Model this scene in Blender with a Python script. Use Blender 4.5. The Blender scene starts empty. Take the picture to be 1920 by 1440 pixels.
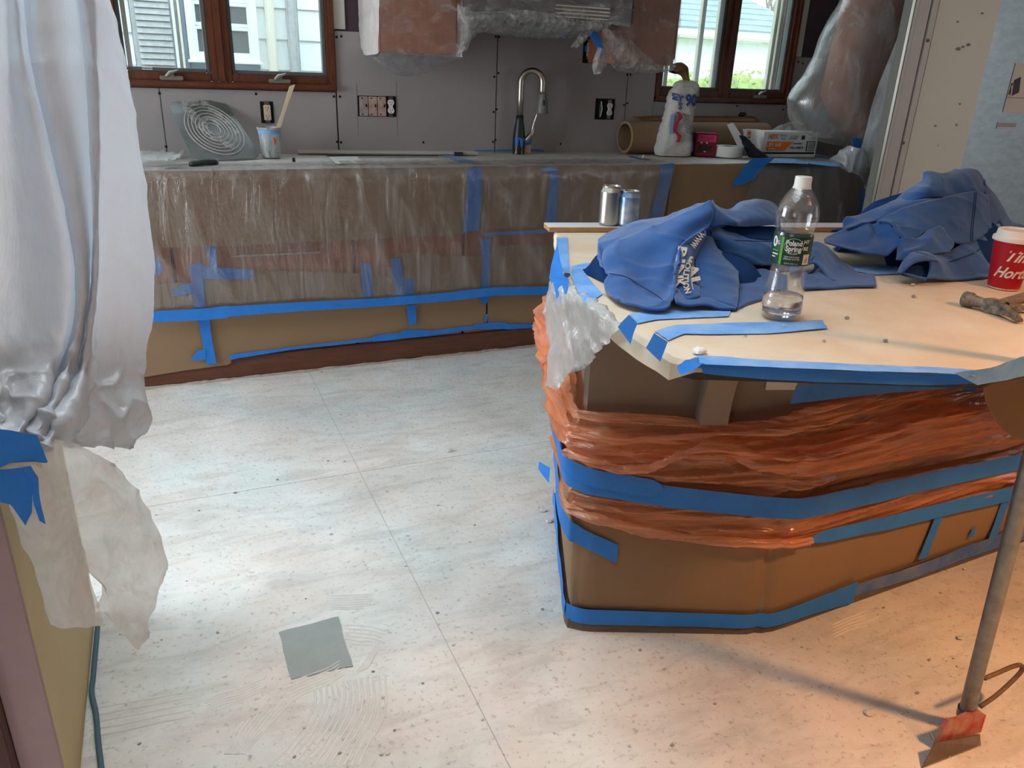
import bpy, bmesh, math, random
from mathutils import Vector, Matrix, noise
random.seed(7)
PI = math.pi
sc = bpy.context.scene
COL = sc.collection

# ---------------------------------------------------------------- camera
F_PX, YAW, PITCH, ROLL, CAM_H, CAM_D = 1453.4, 0.4225929, 0.3849740, -0.0390664, 1.3588955, 4.1387451
def cam_axes():
    cy, sy, cp, sp = math.cos(YAW), math.sin(YAW), math.cos(PITCH), math.sin(PITCH)
    f = Vector((sy*cp, cy*cp, -sp)); r = Vector((cy, -sy, 0.0)); d = f.cross(r)
    c, s = math.cos(ROLL), math.sin(ROLL)
    return c*r + s*d, -s*r + c*d, f
RX, DN, FW = cam_axes()
CAM = Vector((0, -CAM_D, CAM_H))
cd = bpy.data.cameras.new('camera'); cam = bpy.data.objects.new('camera', cd); COL.objects.link(cam)
cd.sensor_width = 36.0; cd.sensor_fit = 'HORIZONTAL'; cd.lens = F_PX/1920*36.0; cd.clip_start = 0.02
cam.matrix_world = Matrix(((RX.x, -DN.x, -FW.x, CAM.x), (RX.y, -DN.y, -FW.y, CAM.y), (RX.z, -DN.z, -FW.z, CAM.z), (0, 0, 0, 1)))
sc.camera = cam

# ---------------------------------------------------------------- view, sky, lights
sc.view_settings.view_transform = 'Standard'; sc.view_settings.look = 'None'
sc.view_settings.gamma = 1.0; sc.view_settings.use_curve_mapping = False
sc.view_settings.exposure = 0.0
sc.cycles.use_denoising = True
sc.cycles.transparent_max_bounces = 24; sc.cycles.max_bounces = 10
sc.cycles.caustics_refractive = False; sc.cycles.caustics_reflective = False
w = bpy.data.worlds.new('overcast_sky'); sc.world = w; w.use_nodes = True
bgn = w.node_tree.nodes['Background']; bgn.inputs[0].default_value = (0.86, 0.93, 1.0, 1); bgn.inputs[1].default_value = 5.0

def area(name, loc, target, sx, sy, power, col, spread=180):
    l = bpy.data.lights.new(name, 'AREA'); l.shape = 'RECTANGLE'; l.size = sx; l.size_y = sy
    l.energy = power; l.color = col; l.spread = math.radians(spread)
    o = bpy.data.objects.new(name, l); COL.objects.link(o); o.location = loc
    o.rotation_euler = (Vector(target)-Vector(loc)).to_track_quat('-Z', 'Y').to_euler()
    return o
# unseen overhead fill, added to brighten the aisle floor, cool white
area('added_overhead_fill', (0.0, -2.75, 2.42), (0.0, -2.75, 0), 1.7, 1.7, 17, (0.88, 0.97, 1.0), 100)
# daylight through the glazed door in the left kitchen wall
area('garden_door_daylight', (-2.3, -1.4, 1.25), (0.5, -2.2, 0.2), 1.6, 2.0, 44, (0.84, 0.95, 1.0), 140)
# warm ceiling lamp in the room the picture is taken from
area('room_ceiling_lamp', (1.95, -4.45, 2.38), (1.95, -4.45, 0), 0.22, 0.22, 42, (1.0, 0.47, 0.18), 108)
# pale window light in that room
area('room_window_daylight', (-2.2, -5.0, 1.6), (0.6, -3.2, 0.2), 1.4, 1.2, 6, (1.0, 0.96, 0.92), 150)
# cool window light from the right-hand side of that room
area('side_window_daylight', (4.9, -3.7, 1.5), (3.4, -1.6, 1.1), 1.2, 1.2, 8, (0.9, 0.96, 1.0), 110)
def portal(x0, x1, z0, z1, y):
    o = area('window_portal', ((x0+x1)/2, y, (z0+z1)/2), ((x0+x1)/2, y-1, (z0+z1)/2), x1-x0, z1-z0, 1, (1, 1, 1))
    o.data.cycles.is_portal = True
portal(-1.0, 0.8, 1.25, 2.15, 0.2); portal(2.72, 3.7, 1.25, 2.15, 0.2)

# ---------------------------------------------------------------- pixel helpers (1920x1440 frame)
def ray(u, v): return RX*((u-960)/F_PX) + DN*((v-720)/F_PX) + FW
def S(u, v, x=None, y=None, z=None):
    r = ray(u, v)
    if x is not None: t = (x-CAM.x)/r.x
    elif y is not None: t = (y-CAM.y)/r.y
    else: t = (z-CAM.z)/r.z
    return CAM + r*t
def SP(u, v, P, n):
    r = ray(u, v); return CAM + r*(n.dot(P-CAM)/n.dot(r))

# ---------------------------------------------------------------- mesh helpers
WL = {}
def lin(c):
    return tuple(((x/255)/12.92 if x/255 <= 0.04045 else ((x/255+0.055)/1.055)**2.4) for x in c)
def lerp(a, b, t): return a + (b-a)*t
def nz(p, s=1.0, seed=0.0): return noise.noise(Vector((p[0]*s+seed, p[1]*s-seed*1.7, p[2]*s+seed*0.6)))
def fbm(p, s=1.0, seed=0.0, o=4): return noise.fractal(Vector((p[0]*s+seed, p[1]*s-seed*1.7, p[2]*s+seed*0.6)), 0.9, 2.0, o)
def ridge(p, seed=0.0):
    return 1-abs(noise.noise(Vector((p[0]+seed, p[1]-seed*1.3, p[2]+seed*.7))))*2

class MB:
    def __init__(s): s.v = []; s.f = []; s.mi = []
    def add(s, vs, fs, m=0):
        b = len(s.v); s.v += [Vector(x) for x in vs]; s.f += [tuple(b+i for i in f) for f in fs]; s.mi += [m]*len(fs); return s
    def box(s, a, b, m=0):
        x0, y0, z0 = a; x1, y1, z1 = b
        return s.add([(x0,y0,z0),(x1,y0,z0),(x1,y1,z0),(x0,y1,z0),(x0,y0,z1),(x1,y0,z1),(x1,y1,z1),(x0,y1,z1)],
              [(0,3,2,1),(4,5,6,7),(0,1,5,4),(1,2,6,5),(2,3,7,6),(3,0,4,7)], m)
    def bbox(s, a, b, r=0.004, m=0):      # box with chamfered edges
        bm = bmesh.new(); bmesh.ops.create_cube(bm, size=1)
        for v in bm.verts: v.co = Vector([lerp(a[i], b[i], v.co[i]+0.5) for i in range(3)])
        r = min(r, 0.45*min(abs(b[i]-a[i]) for i in range(3)))
        bmesh.ops.bevel(bm, geom=bm.edges[:], offset=r, segments=2, affect='EDGES')
        s.frombm(bm, m); bm.free(); return s
    def frombm(s, bm, m=0):
        bm.verts.index_update()
        return s.add([v.co.copy() for v in bm.verts], [tuple(v.index for v in f.verts) for f in bm.faces], m)
    def prism(s, poly, z0, z1, m=0):      # poly: xy list
        n = len(poly); vs = [(p[0], p[1], z0) for p in poly]+[(p[0], p[1], z1) for p in poly]
        return s.add(vs, [tuple(range(n-1, -1, -1)), tuple(range(n, 2*n))]+[(i, (i+1) % n, n+(i+1) % n, n+i) for i in range(n)], m)
    def slab(s, pts, d, m=0):             # planar outline pts extruded by vector d
        n = len(pts); vs = [Vector(p) for p in pts]+[Vector(p)+Vector(d) for p in pts]
        return s.add(vs, [tuple(range(n-1, -1, -1)), tuple(range(n, 2*n))]+[(i, (i+1) % n, n+(i+1) % n, n+i) for i in range(n)], m)
    def tube(s, pts, r, n=12, cap=True, m=0):
        pts = [Vector(p) for p in pts]; rs = r if isinstance(r, (list, tuple)) else [r]*len(pts)
        vs = []; fs = []; up = None
        for i, p in enumerate(pts):
            t = (pts[min(i+1, len(pts)-1)]-pts[max(i-1, 0)]).normalized()
            if up is None: up = t.orthogonal().normalized()
            up = (up-t*up.dot(t)); up = up.normalized() if up.length > 1e-6 else t.orthogonal().normalized()
            sd = t.cross(up)
            for k in range(n):
                a = 2*PI*k/n; vs.append(p+(up*math.cos(a)+sd*math.sin(a))*rs[i])
        for i in range(len(pts)-1):
            for k in range(n): fs.append((i*n+k, i*n+(k+1) % n, (i+1)*n+(k+1) % n, (i+1)*n+k))
        if cap: fs += [tuple(range(n-1, -1, -1)), tuple((len(pts)-1)*n+k for k in range(n))]
        return s.add(vs, fs, m)
    def lathe(s, prof, c=(0,0,0), n=32, m=0, cap=(False, False)):
        vs = []; fs = []
        for r, z in prof:
            for k in range(n):
                a = 2*PI*k/n; vs.append((c[0]+r*math.cos(a), c[1]+r*math.sin(a), c[2]+z))
        for i in range(len(prof)-1):
            for k in range(n): fs.append((i*n+k, i*n+(k+1) % n, (i+1)*n+(k+1) % n, (i+1)*n+k))
        if cap[0]: fs.append(tuple(range(n-1, -1, -1)))
        if cap[1]: fs.append(tuple((len(prof)-1)*n+k for k in range(n)))
        return s.add(vs, fs, m)
    def grid(s, rows, m=0, flip=False, closed=False):
        h = len(rows); wd = len(rows[0]); vs = [p for r in rows for p in r]; fs = []
        for i in range(h-1):
            for k in range(wd if closed else wd-1):
                q = (i*wd+k, i*wd+(k+1) % wd, (i+1)*wd+(k+1) % wd, (i+1)*wd+k); fs.append(q[::-1] if flip else q)
        return s.add(vs, fs, m)
    def xf(s, M):
        s.v = [M @ v for v in s.v]; return s
    def build(s, name, mats, parent=None, smooth=False, base=None, local=False, angle=None):
        me = bpy.data.meshes.new(name)
        if parent is not None:
            off = Vector((0,0,0)) if local else WL[parent]
            loc = Vector((0,0,0)); wl = WL[parent]
        else:
            if base is None:
                xs = [v.x for v in s.v]; ys = [v.y for v in s.v]; zs = [v.z for v in s.v]
                base = Vector(((min(xs)+max(xs))/2, (min(ys)+max(ys))/2, min(zs)))
            off = Vector(base); loc = off; wl = off
        me.from_pydata([tuple(v-off) for v in s.v], [], s.f); me.validate()
        if not isinstance(mats, (list, tuple)): mats = [mats]
        for m in mats: me.materials.append(m)
        if len(mats) > 1 and len(me.polygons) == len(s.mi):
            for p, k in zip(me.polygons, s.mi): p.material_index = k
        bm = bmesh.new(); bm.from_mesh(me); bmesh.ops.recalc_face_normals(bm, faces=bm.faces[:]); bm.to_mesh(me); bm.free()
        if smooth or angle:
            for p in me.polygons: p.use_smooth = True
            if angle: me.set_sharp_from_angle(angle=math.radians(angle))
        o = bpy.data.objects.new(name, me); COL.objects.link(o); o.location = loc
        if parent is not None: o.parent = parent
        WL[o] = wl
        return o
def tag(o, label, cat, group=None, kind=None):
    if label: o['label'] = label
    if cat: o['category'] = cat
    if group: o['group'] = group
    if kind: o['kind'] = kind
    return o
def thing(name, loc, label, cat, group=None, kind=None):
    o = bpy.data.objects.new(name, None); COL.objects.link(o); o.location = loc; WL[o] = Vector(loc); o.empty_display_size = 0.05
    return tag(o, label, cat, group, kind)
def struct(o): o['kind'] = 'structure'; return o

def catmull(P, t):
    n = len(P)-1; x = max(0, min(n-1e-9, t*n)); i = int(x); f = x-i
    if n == 1: return P[0].lerp(P[1], f)
    p0 = P[i-1] if i > 0 else 2*P[0]-P[1]; p1 = P[i]; p2 = P[i+1]; p3 = P[i+2] if i+2 <= n else 2*P[n]-P[n-1]
    return 0.5*((2*p1)+(p2-p0)*f+(2*p0-5*p1+4*p2-p3)*f*f+(3*p1-p0-3*p2+p3)*f**3)
def resample(pts, n, smooth=True):
    P = [Vector(p) for p in pts]
    L = [0]
    for a, b in zip(P, P[1:]): L.append(L[-1]+max((b-a).length, 1e-6))
    out = []; j = 0
    for i in range(n+1):
        d = L[-1]*i/n
        while j < len(P)-2 and L[j+1] < d: j += 1
        f = (d-L[j])/(L[j+1]-L[j])
        out.append(catmull(P, (j+f)/(len(P)-1)) if smooth else P[j].lerp(P[j+1], f))
    return out
def loft(curves, nu, nv, disp=None, smooth=True, smooth_v=True):
    C = [resample(c, nu, smooth) for c in curves]; rows = []
    for j in range(nv+1):
        t = j/nv; row = []
        for i in range(nu+1):
            col = [c[i] for c in C]
            if smooth_v: row.append(catmull(col, t))
            else:
                x = min(len(col)-1-1e-9, t*(len(col)-1)); k = int(x); row.append(col[k].lerp(col[k+1], x-k))
        rows.append(row)
    if disp: rows = displace(rows, disp)
    return rows
def displace(rows, disp):
    h = len(rows); wd = len(rows[0]); out = []
    for j in range(h):
        r = []
        for i in range(wd):
            a = rows[j][min(i+1, wd-1)]-rows[j][max(i-1, 0)]; b = rows[min(j+1, h-1)][i]-rows[max(j-1, 0)][i]
            n = a.cross(b); n = n.normalized() if n.length > 1e-12 else Vector((0, -1, 0))
            p = rows[j][i]
            if n.dot(CAM-p) < 0: n = -n
            r.append(p+n*disp(i/(wd-1), j/(h-1), p))
        out.append(r)
    return out
def copy_tree(o, parent=None):
    c = o.copy(); COL.objects.link(c); c.parent = parent; WL[c] = WL[o]
    for ch in list(o.children): copy_tree(ch, c)
    return c
def solidify(o, t):
    m = o.modifiers.new('thickness', 'SOLIDIFY'); m.thickness = t; m.offset = 0; return o

# ---------------------------------------------------------------- text
def text_mesh(txt, size=1.0, shear=0.0, bold=0.0):
    cu = bpy.data.curves.new('lettering', 'FONT'); cu.body = txt; cu.size = size; cu.shear = shear; cu.align_x = 'CENTER'; cu.align_y = 'CENTER'
    cu.offset = bold; cu.resolution_u = 3
    o = bpy.data.objects.new('lettering', cu); COL.objects.link(o)
    dg = bpy.context.evaluated_depsgraph_get(); dg.update()
    me = o.evaluated_get(dg).to_mesh()
    vs = [v.co.copy() for v in me.vertices]; fs = [tuple(p.vertices) for p in me.polygons]
    o.evaluated_get(dg).to_mesh_clear(); bpy.data.objects.remove(o); bpy.data.curves.remove(cu)
    return vs, fs
def text_on(mb, txt, size, fn, shear=0.0, bold=0.0, width=None, m=0):
    vs, fs = text_mesh(txt, size, shear, bold)
    if not vs: return mb
    if width:
        wd = max(v.x for v in vs)-min(v.x for v in vs); k = width/wd; vs = [Vector((v.x*k, v.y, 0)) for v in vs]
    return mb.add([fn(v.x, v.y) for v in vs], fs, m)
def plane_fn(o, ex, ey):
    o, ex, ey = Vector(o), Vector(ex), Vector(ey)
    return lambda x, y: o+ex*x+ey*y
# ---------------------------------------------------------------- materials (all procedural)
def mat(name, rgb, rough=0.6, metal=0.0, var=0.0, vscale=8.0, rgb2=None, bump=0.0, bscale=40.0, bdist=0.01, spec=0.5, sheen=0.0,
        trans=0.0, ior=1.45, coat=0.0, stretch=(1, 1, 1), alpha=1.0, detail=5.0, emit=None, raw=False):
    m = bpy.data.materials.new(name); m.use_nodes = True; nt = m.node_tree; N = nt.nodes; L = nt.links
    p = N['Principled BSDF']; c = lin(rgb) if not raw else rgb
    p.inputs['Base Color'].default_value = (*c, 1); p.inputs['Roughness'].default_value = rough; p.inputs['Metallic'].default_value = metal
    p.inputs['Specular IOR Level'].default_value = spec; p.inputs['IOR'].default_value = ior
    p.inputs['Transmission Weight'].default_value = trans; p.inputs['Coat Weight'].default_value = coat; p.inputs['Alpha'].default_value = alpha
    if sheen: p.inputs['Sheen Weight'].default_value = sheen; p.inputs['Sheen Roughness'].default_value = 0.5
    if emit: p.inputs['Emission Color'].default_value = (*lin(emit[0]), 1); p.inputs['Emission Strength'].default_value = emit[1]
    if var or bump:
        tc = N.new('ShaderNodeTexCoord'); mp = N.new('ShaderNodeMapping'); mp.inputs['Scale'].default_value = stretch
        L.new(tc.outputs['Object'], mp.inputs[0])
    if var:
        n = N.new('ShaderNodeTexNoise'); n.inputs['Scale'].default_value = vscale; n.inputs['Detail'].default_value = detail; n.inputs['Roughness'].default_value = 0.62
        L.new(mp.outputs[0], n.inputs['Vector'])
        r = N.new('ShaderNodeValToRGB'); c2 = lin(rgb2) if rgb2 else tuple(x*(1-var) for x in c)
        r.color_ramp.elements[0].position = 0.33; r.color_ramp.elements[1].position = 0.67
        r.color_ramp.elements[0].color = (*c2, 1); r.color_ramp.elements[1].color = (*c, 1)
        L.new(n.outputs['Fac'], r.inputs[0]); L.new(r.outputs[0], p.inputs['Base Color'])
    if bump:
        n2 = N.new('ShaderNodeTexNoise'); n2.inputs['Scale'].default_value = bscale; n2.inputs['Detail'].default_value = 4
        b = N.new('ShaderNodeBump'); b.inputs['Strength'].default_value = bump; b.inputs['Distance'].default_value = bdist
        L.new(mp.outputs[0], n2.inputs['Vector']); L.new(n2.outputs['Fac'], b.inputs['Height']); L.new(b.outputs[0], p.inputs['Normal'])
    return m

def film(name, tint, milk, gloss=0.12, rough=0.18, body=(235, 235, 232), streak=(30, 3, 3), seed=0.0, bump=0.35, transl=0.5, lo=0.42, hi=0.72, milk2=None):
    """thin plastic film: see-through + milky body + sheen; creases hold more milk"""
    m = bpy.data.materials.new(name); m.use_nodes = True; nt = m.node_tree; N = nt.nodes; L = nt.links; N.clear()
    out = N.new('ShaderNodeOutputMaterial')
    tc = N.new('ShaderNodeTexCoord'); mp = N.new('ShaderNodeMapping'); mp.inputs['Scale'].default_value = streak; mp.inputs['Location'].default_value = (seed, seed, 0)
    L.new(tc.outputs['Object'], mp.inputs[0])
    n = N.new('ShaderNodeTexNoise'); n.inputs['Scale'].default_value = 1.0; n.inputs['Detail'].default_value = 6; n.inputs['Roughness'].default_value = 0.65; n.inputs['Distortion'].default_value = 0.6
    L.new(mp.outputs[0], n.inputs['Vector'])
    mr = N.new('ShaderNodeMapRange'); mr.inputs['From Min'].default_value = lo; mr.inputs['From Max'].default_value = hi
    mr.inputs['To Min'].default_value = milk; mr.inputs['To Max'].default_value = milk2 if milk2 is not None else min(1.0, milk+0.4)
    L.new(n.outputs['Fac'], mr.inputs['Value'])
    b = N.new('ShaderNodeBump'); b.inputs['Strength'].default_value = bump; b.inputs['Distance'].default_value = 0.02; L.new(n.outputs['Fac'], b.inputs['Height'])
    t = N.new('ShaderNodeBsdfTransparent'); t.inputs[0].default_value = (*lin(tint), 1)
    d = N.new('ShaderNodeBsdfDiffuse'); d.inputs[0].default_value = (*lin(body), 1); L.new(b.outputs[0], d.inputs['Normal'])
    tl = N.new('ShaderNodeBsdfTranslucent'); tl.inputs[0].default_value = (*lin(body), 1); L.new(b.outputs[0], tl.inputs['Normal'])
    mx = N.new('ShaderNodeMixShader'); mx.inputs[0].default_value = transl; L.new(d.outputs[0], mx.inputs[1]); L.new(tl.outputs[0], mx.inputs[2])
    m1 = N.new('ShaderNodeMixShader'); L.new(mr.outputs[0], m1.inputs[0]); L.new(t.outputs[0], m1.inputs[1]); L.new(mx.outputs[0], m1.inputs[2])
    g = N.new('ShaderNodeBsdfGlossy'); g.inputs['Roughness'].default_value = rough; g.inputs[0].default_value = (0.95, 0.95, 0.95, 1); L.new(b.outputs[0], g.inputs['Normal'])
    m2 = N.new('ShaderNodeMixShader'); m2.inputs[0].default_value = gloss; L.new(m1.outputs[0], m2.inputs[1]); L.new(g.outputs[0], m2.inputs[2])
    L.new(m2.outputs[0], out.inputs[0])
    return m

M = {}
M['drywall'] = mat('grey_board', (158, 152, 151), 0.85, var=0.07, vscale=3, bump=0.05, bscale=120)
M['oldwall'] = mat('old_plum_paint', (78, 62, 72), 0.8, var=0.15, vscale=6)
M['whitestrip'] = mat('old_white_paint', (205, 203, 196), 0.7, var=0.1)
M['black'] = mat('black_metal', (18, 18, 19), 0.45)
M['blackmatte'] = mat('black_void', (10, 10, 10), 0.9)
M['ceiling'] = mat('ceiling_white', (215, 213, 208), 0.9)
M['roomwall'] = mat('room_wall_paint', (150, 138, 128), 0.85)
M['wood'] = mat('stained_wood', (108, 60, 40), 0.35, var=0.45, vscale=9, stretch=(1.2, 6, 6), coat=0.2, bump=0.05)
M['woodz'] = mat('stained_wood_upright', (108, 60, 40), 0.35, var=0.45, vscale=9, stretch=(6, 6, 1.2), coat=0.2, bump=0.05)
M['sash'] = mat('grey_sash', (92, 92, 90), 0.5)
M['glass'] = None
M['cabinet'] = mat('cherry_cabinet', (172, 108, 78), 0.4, var=0.25, vscale=7, stretch=(6, 6, 1.0))
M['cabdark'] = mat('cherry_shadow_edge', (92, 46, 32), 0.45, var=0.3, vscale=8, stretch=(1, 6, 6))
M['toe'] = mat('cherry_toe_board', (104, 62, 42), 0.5, var=0.35, vscale=10, stretch=(1.0, 6, 6))
M['steel'] = mat('brushed_steel', (178, 172, 162), 0.3, 1.0, bump=0.06, bscale=200, stretch=(1, 1, 0.05))
M['nickel'] = mat('satin_nickel', (150, 145, 138), 0.28, 1.0)
M['pewter'] = mat('grey_crank_metal', (150, 148, 140), 0.4, 0.7)
M['stone'] = mat('worktop_stone', (120, 115, 108), 0.3, var=0.3, vscale=60)
M['paper'] = mat('kraft_paper', (186, 154, 120), 0.8, var=0.06, vscale=5, bump=0.12, bscale=22, bdist=0.006, spec=0.25)
M['paperd'] = mat('kraft_paper_cabinet', (142, 116, 90), 0.8, var=0.08, vscale=4, bump=0.15, bscale=10, bdist=0.008, spec=0.25)
M['papergrey'] = mat('dusty_window_sheen_paper', (216, 212, 206), 0.5, var=0.16, vscale=6, bump=0.12, bscale=14, bdist=0.006, spec=0.35)  # dusty top paper, paled further to carry the window's reflection in its colour
M['paperdusty'] = mat('kraft_paper_with_plaster_dust', (222, 211, 193), 0.62, var=0.3, rgb2=(210, 188, 162), vscale=6, bump=0.14, bscale=16, bdist=0.006, spec=0.3, detail=8)
M['tape'] = mat('blue_masking_tape', (44, 124, 212), 0.55, var=0.14, vscale=14, bump=0.18, bscale=90, bdist=0.003, spec=0.35)
M['tapedustsheen'] = mat('dusty_sheen_blue_tape', (142, 184, 234), 0.5, var=0.3, rgb2=(86, 150, 226), vscale=12, bump=0.18, bscale=90, bdist=0.003)  # dusty tape, lightened to hold the window sheen on the island top
M['tapegrey'] = mat('dust_coated_blue_tape', (110, 128, 160), 0.7, var=0.35, rgb2=(48, 96, 168), vscale=8, bump=0.18, bscale=60, bdist=0.003)
M['floor'] = mat('floor_base', (190, 186, 180), 0.8)
M['fridge_cream'] = None
M['galv'] = mat('galvanised_sheet', (176, 194, 204), 0.4, 0.35, var=0.22, vscale=16, bump=0.05, bscale=30, stretch=(1, 1, 2.4))
M['trimgrey'] = mat('painted_trim', (176, 170, 164), 0.5, var=0.06)
M['seam'] = mat('rust_brown_seam', (104, 74, 62), 0.7)
M['alu'] = mat('aluminium_edge', (150, 150, 142), 0.35, 0.9)
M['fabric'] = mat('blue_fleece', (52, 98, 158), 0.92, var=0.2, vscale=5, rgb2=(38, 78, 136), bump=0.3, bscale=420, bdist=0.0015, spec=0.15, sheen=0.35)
M['fabricdark'] = mat('blue_fleece_shaded', (30, 60, 108), 0.95, var=0.2, vscale=5, bump=0.3, bscale=420, bdist=0.0015, spec=0.1)  # darker fleece copy: shade of gaps, under-folds and cuffs put into colour
M['print'] = mat('cracked_tan_print', (205, 190, 172), 0.8, var=0.3, vscale=120)
M['white'] = mat('white_plastic', (232, 230, 226), 0.35)
M['offwhite'] = mat('white_card', (214, 212, 208), 0.6, var=0.05)
M['ink'] = mat('dark_ink', (38, 36, 40), 0.6)
M['redbox'] = mat('dark_red_card', (112, 22, 38), 0.5, var=0.15)
M['pink'] = mat('pink_label', (196, 56, 108), 0.5)
M['orange'] = mat('orange_print', (232, 112, 40), 0.5)
M['navy'] = mat('navy_print', (52, 68, 132), 0.7)
M['redprint'] = mat('red_print', (172, 44, 62), 0.7)
M['bluefade'] = mat('pale_blue_print', (120, 138, 178), 0.8)
M['sack'] = mat('dusty_paper_sack', (198, 196, 190), 0.85, var=0.14, vscale=8, bump=0.5, bscale=18, bdist=0.02)
M['kraftin'] = mat('brown_sack_lining', (132, 92, 62), 0.85, var=0.25, vscale=20, bump=0.4, bscale=30)
M['cupred'] = mat('red_paper_cup', (172, 14, 34), 0.42, var=0.06)
M['lid'] = mat('white_cup_lid', (226, 218, 212), 0.35)
M['labelgreen'] = mat('dark_green_label', (14, 64, 44), 0.4)
M['limegreen'] = mat('lime_label_stripe', (96, 170, 62), 0.4)
M['hammer'] = mat('plaster_spattered_iron', (150, 144, 134), 0.55, 0.4, var=0.6, rgb2=(66, 61, 56), vscale=70, bump=0.3, bscale=60, bdist=0.004)
M['can'] = mat('aluminium_can', (188, 186, 180), 0.28, 0.95)
M['canblue'] = mat('blue_can_print', (42, 108, 168), 0.3, 0.6, var=0.5, rgb2=(188, 192, 196), vscale=22)
M['boardedge'] = mat('pine_board_edge', (176, 128, 84), 0.6, var=0.2, vscale=20)
M['boardtop'] = mat('white_board_face', (220, 222, 224), 0.5)
M['pole'] = mat('galvanised_tube', (140, 142, 142), 0.42, 0.85, var=0.35, vscale=30, bump=0.1, bscale=120)
M['redpaint'] = mat('chipped_red_paint', (168, 32, 46), 0.6, var=0.6, rgb2=(176, 138, 118), vscale=26, detail=8, bump=0.3, bscale=40)
M['blade'] = mat('dull_steel_blade', (128, 112, 98), 0.5, 0.6, var=0.3, vscale=20)
M['rod'] = mat('rusty_rod', (128, 104, 84), 0.7, 0.3, var=0.55, vscale=30)
M['mauve'] = mat('mauve_drywall_paper', (176, 152, 156), 0.85, var=0.1, vscale=7)
M['olive'] = mat('tan_drywall_face', (190, 170, 128), 0.8, var=0.08, vscale=4, bump=0.1, bscale=60)
M['brownjamb'] = mat('brown_jamb', (92, 62, 58), 0.7, var=0.1)
M['cord'] = mat('teal_rubber_cord', (70, 96, 108), 0.55)
M['taupe'] = mat('taupe_cabinet_paint', (132, 118, 104), 0.55, var=0.08)
M['dirtbase'] = mat('dusty_shoe_moulding', (108, 96, 88), 0.8, var=0.35, vscale=14, stretch=(1, 1, 3))
M['mortar'] = mat('grey_thinset', (146, 154, 152), 0.75, var=0.1, vscale=18, bump=0.2, bscale=60, bdist=0.004)
M['ridge'] = mat('thinset_ridge', (206, 205, 200), 0.8, var=0.1, vscale=30)
M['chip'] = mat('plaster_crumb', (206, 202, 196), 0.85, var=0.25, vscale=40)
M['chipd'] = mat('grey_mortar_crumb', (158, 155, 150), 0.9, var=0.3, vscale=40)
M['siding'] = mat('white_siding', (236, 240, 240), 0.6)
M['shutter'] = mat('grey_asphalt_shingle', (186, 188, 188), 0.85, var=0.25, vscale=30)
M['bluegrey'] = mat('blue_grey_trim', (140, 158, 180), 0.6)
M['creamtrim'] = mat('cream_trim', (222, 218, 202), 0.6)
M['pane'] = mat('dark_house_pane', (96, 102, 104), 0.12, var=0.2, vscale=6)
M['shingle'] = mat('blue_grey_shingle', (134, 150, 158), 0.85, var=0.3, vscale=2.2, stretch=(1, 1, 4))
M['hedge'] = mat('yellow_green_hedge', (150, 168, 92), 0.8, var=0.4, vscale=6)
M['bark'] = mat('pale_bark', (140, 128, 120), 0.9, var=0.2)
M['lawn'] = mat('lawn', (120, 136, 90), 0.95, var=0.3, vscale=3)
M['hood'] = mat('dark_steel_hood', (58, 58, 58), 0.4, 0.5)
M['darkgrey'] = mat('soft_black_grip', (40, 42, 46), 0.5)
M['slate'] = mat('slate_faucet_body', (34, 38, 42), 0.4)
M['rubbergrey'] = mat('grey_spray_head', (112, 110, 106), 0.4)
M['bucket'] = mat('dusty_clear_bucket', (196, 202, 206), 0.45, var=0.45, rgb2=(112, 112, 110), vscale=28, stretch=(1, 1, 0.3))
M['stick'] = mat('stir_stick_wood', (216, 196, 166), 0.7, var=0.1)
M['ivory'] = mat('ivory_receptacle', (206, 190, 160), 0.45)
M['switch'] = mat('plaster_smeared_switch', (176, 158, 152), 0.6, var=0.3, vscale=40, rgb2=(140, 130, 128))
M['switchp'] = mat('pink_smeared_switch', (198, 164, 152), 0.6, var=0.3, vscale=40, rgb2=(160, 140, 132))
M['blackbag'] = mat('black_plastic_bag', (26, 28, 32), 0.25, bump=0.4, bscale=30)
M['bluegl'] = mat('pale_blue_tape', (122, 180, 232), 0.5, var=0.2, vscale=14)

# glass panes
def glassmat(name, tint=(238, 246, 246), gl=0.06, rough=0.02, dirt=0.0):
    return film(name, tint, dirt, gloss=gl, rough=rough, streak=(6, 6, 2.5), bump=0.0, transl=0.6, lo=0.45, hi=0.8, milk2=dirt+0.12)
M['glass'] = glassmat('window_glass', dirt=0.03)
M['drape'] = film('milky_drape', (244, 244, 244), 0.93, gloss=0.07, rough=0.32, body=(198, 202, 210), streak=(9, 9, 3), bump=0.4, transl=0.30, milk2=1.0)
M['flap'] = film('milky_drape_tail', (236, 234, 230), 0.6, gloss=0.07, rough=0.32, body=(242, 242, 242), streak=(12, 12, 8), bump=0.35, transl=0.5, milk2=0.86)
M['clear'] = film('clear_dust_film', (228, 225, 224), 0.11, gloss=0.11, rough=0.24, body=(206, 203, 202), streak=(18, 18, 3.2), bump=0.8, lo=0.48, hi=0.80, milk2=0.42)
M['cabfilm'] = film('cabinet_wrap_film', (242, 238, 236), 0.10, gloss=0.10, rough=0.22, body=(232, 230, 230), streak=(9, 8, 13), bump=0.9, lo=0.50, hi=0.76, milk2=0.62)
M['bunch'] = film('bunched_film', (240, 240, 240), 0.26, gloss=0.12, rough=0.22, streak=(30, 20, 16), bump=0.7, lo=0.4, hi=0.75, milk2=0.7)
M['sag'] = film('sagging_film', (244, 244, 246), 0.2, gloss=0.07, rough=0.3, body=(210, 212, 216), streak=(8, 8, 8), bump=0.3, milk2=0.36)
M['sideplastic'] = film('bright_side_film', (240, 240, 238), 0.8, gloss=0.1, rough=0.3, body=(244, 242, 238), streak=(24, 10, 14), bump=0.6, milk2=0.97)
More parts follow.
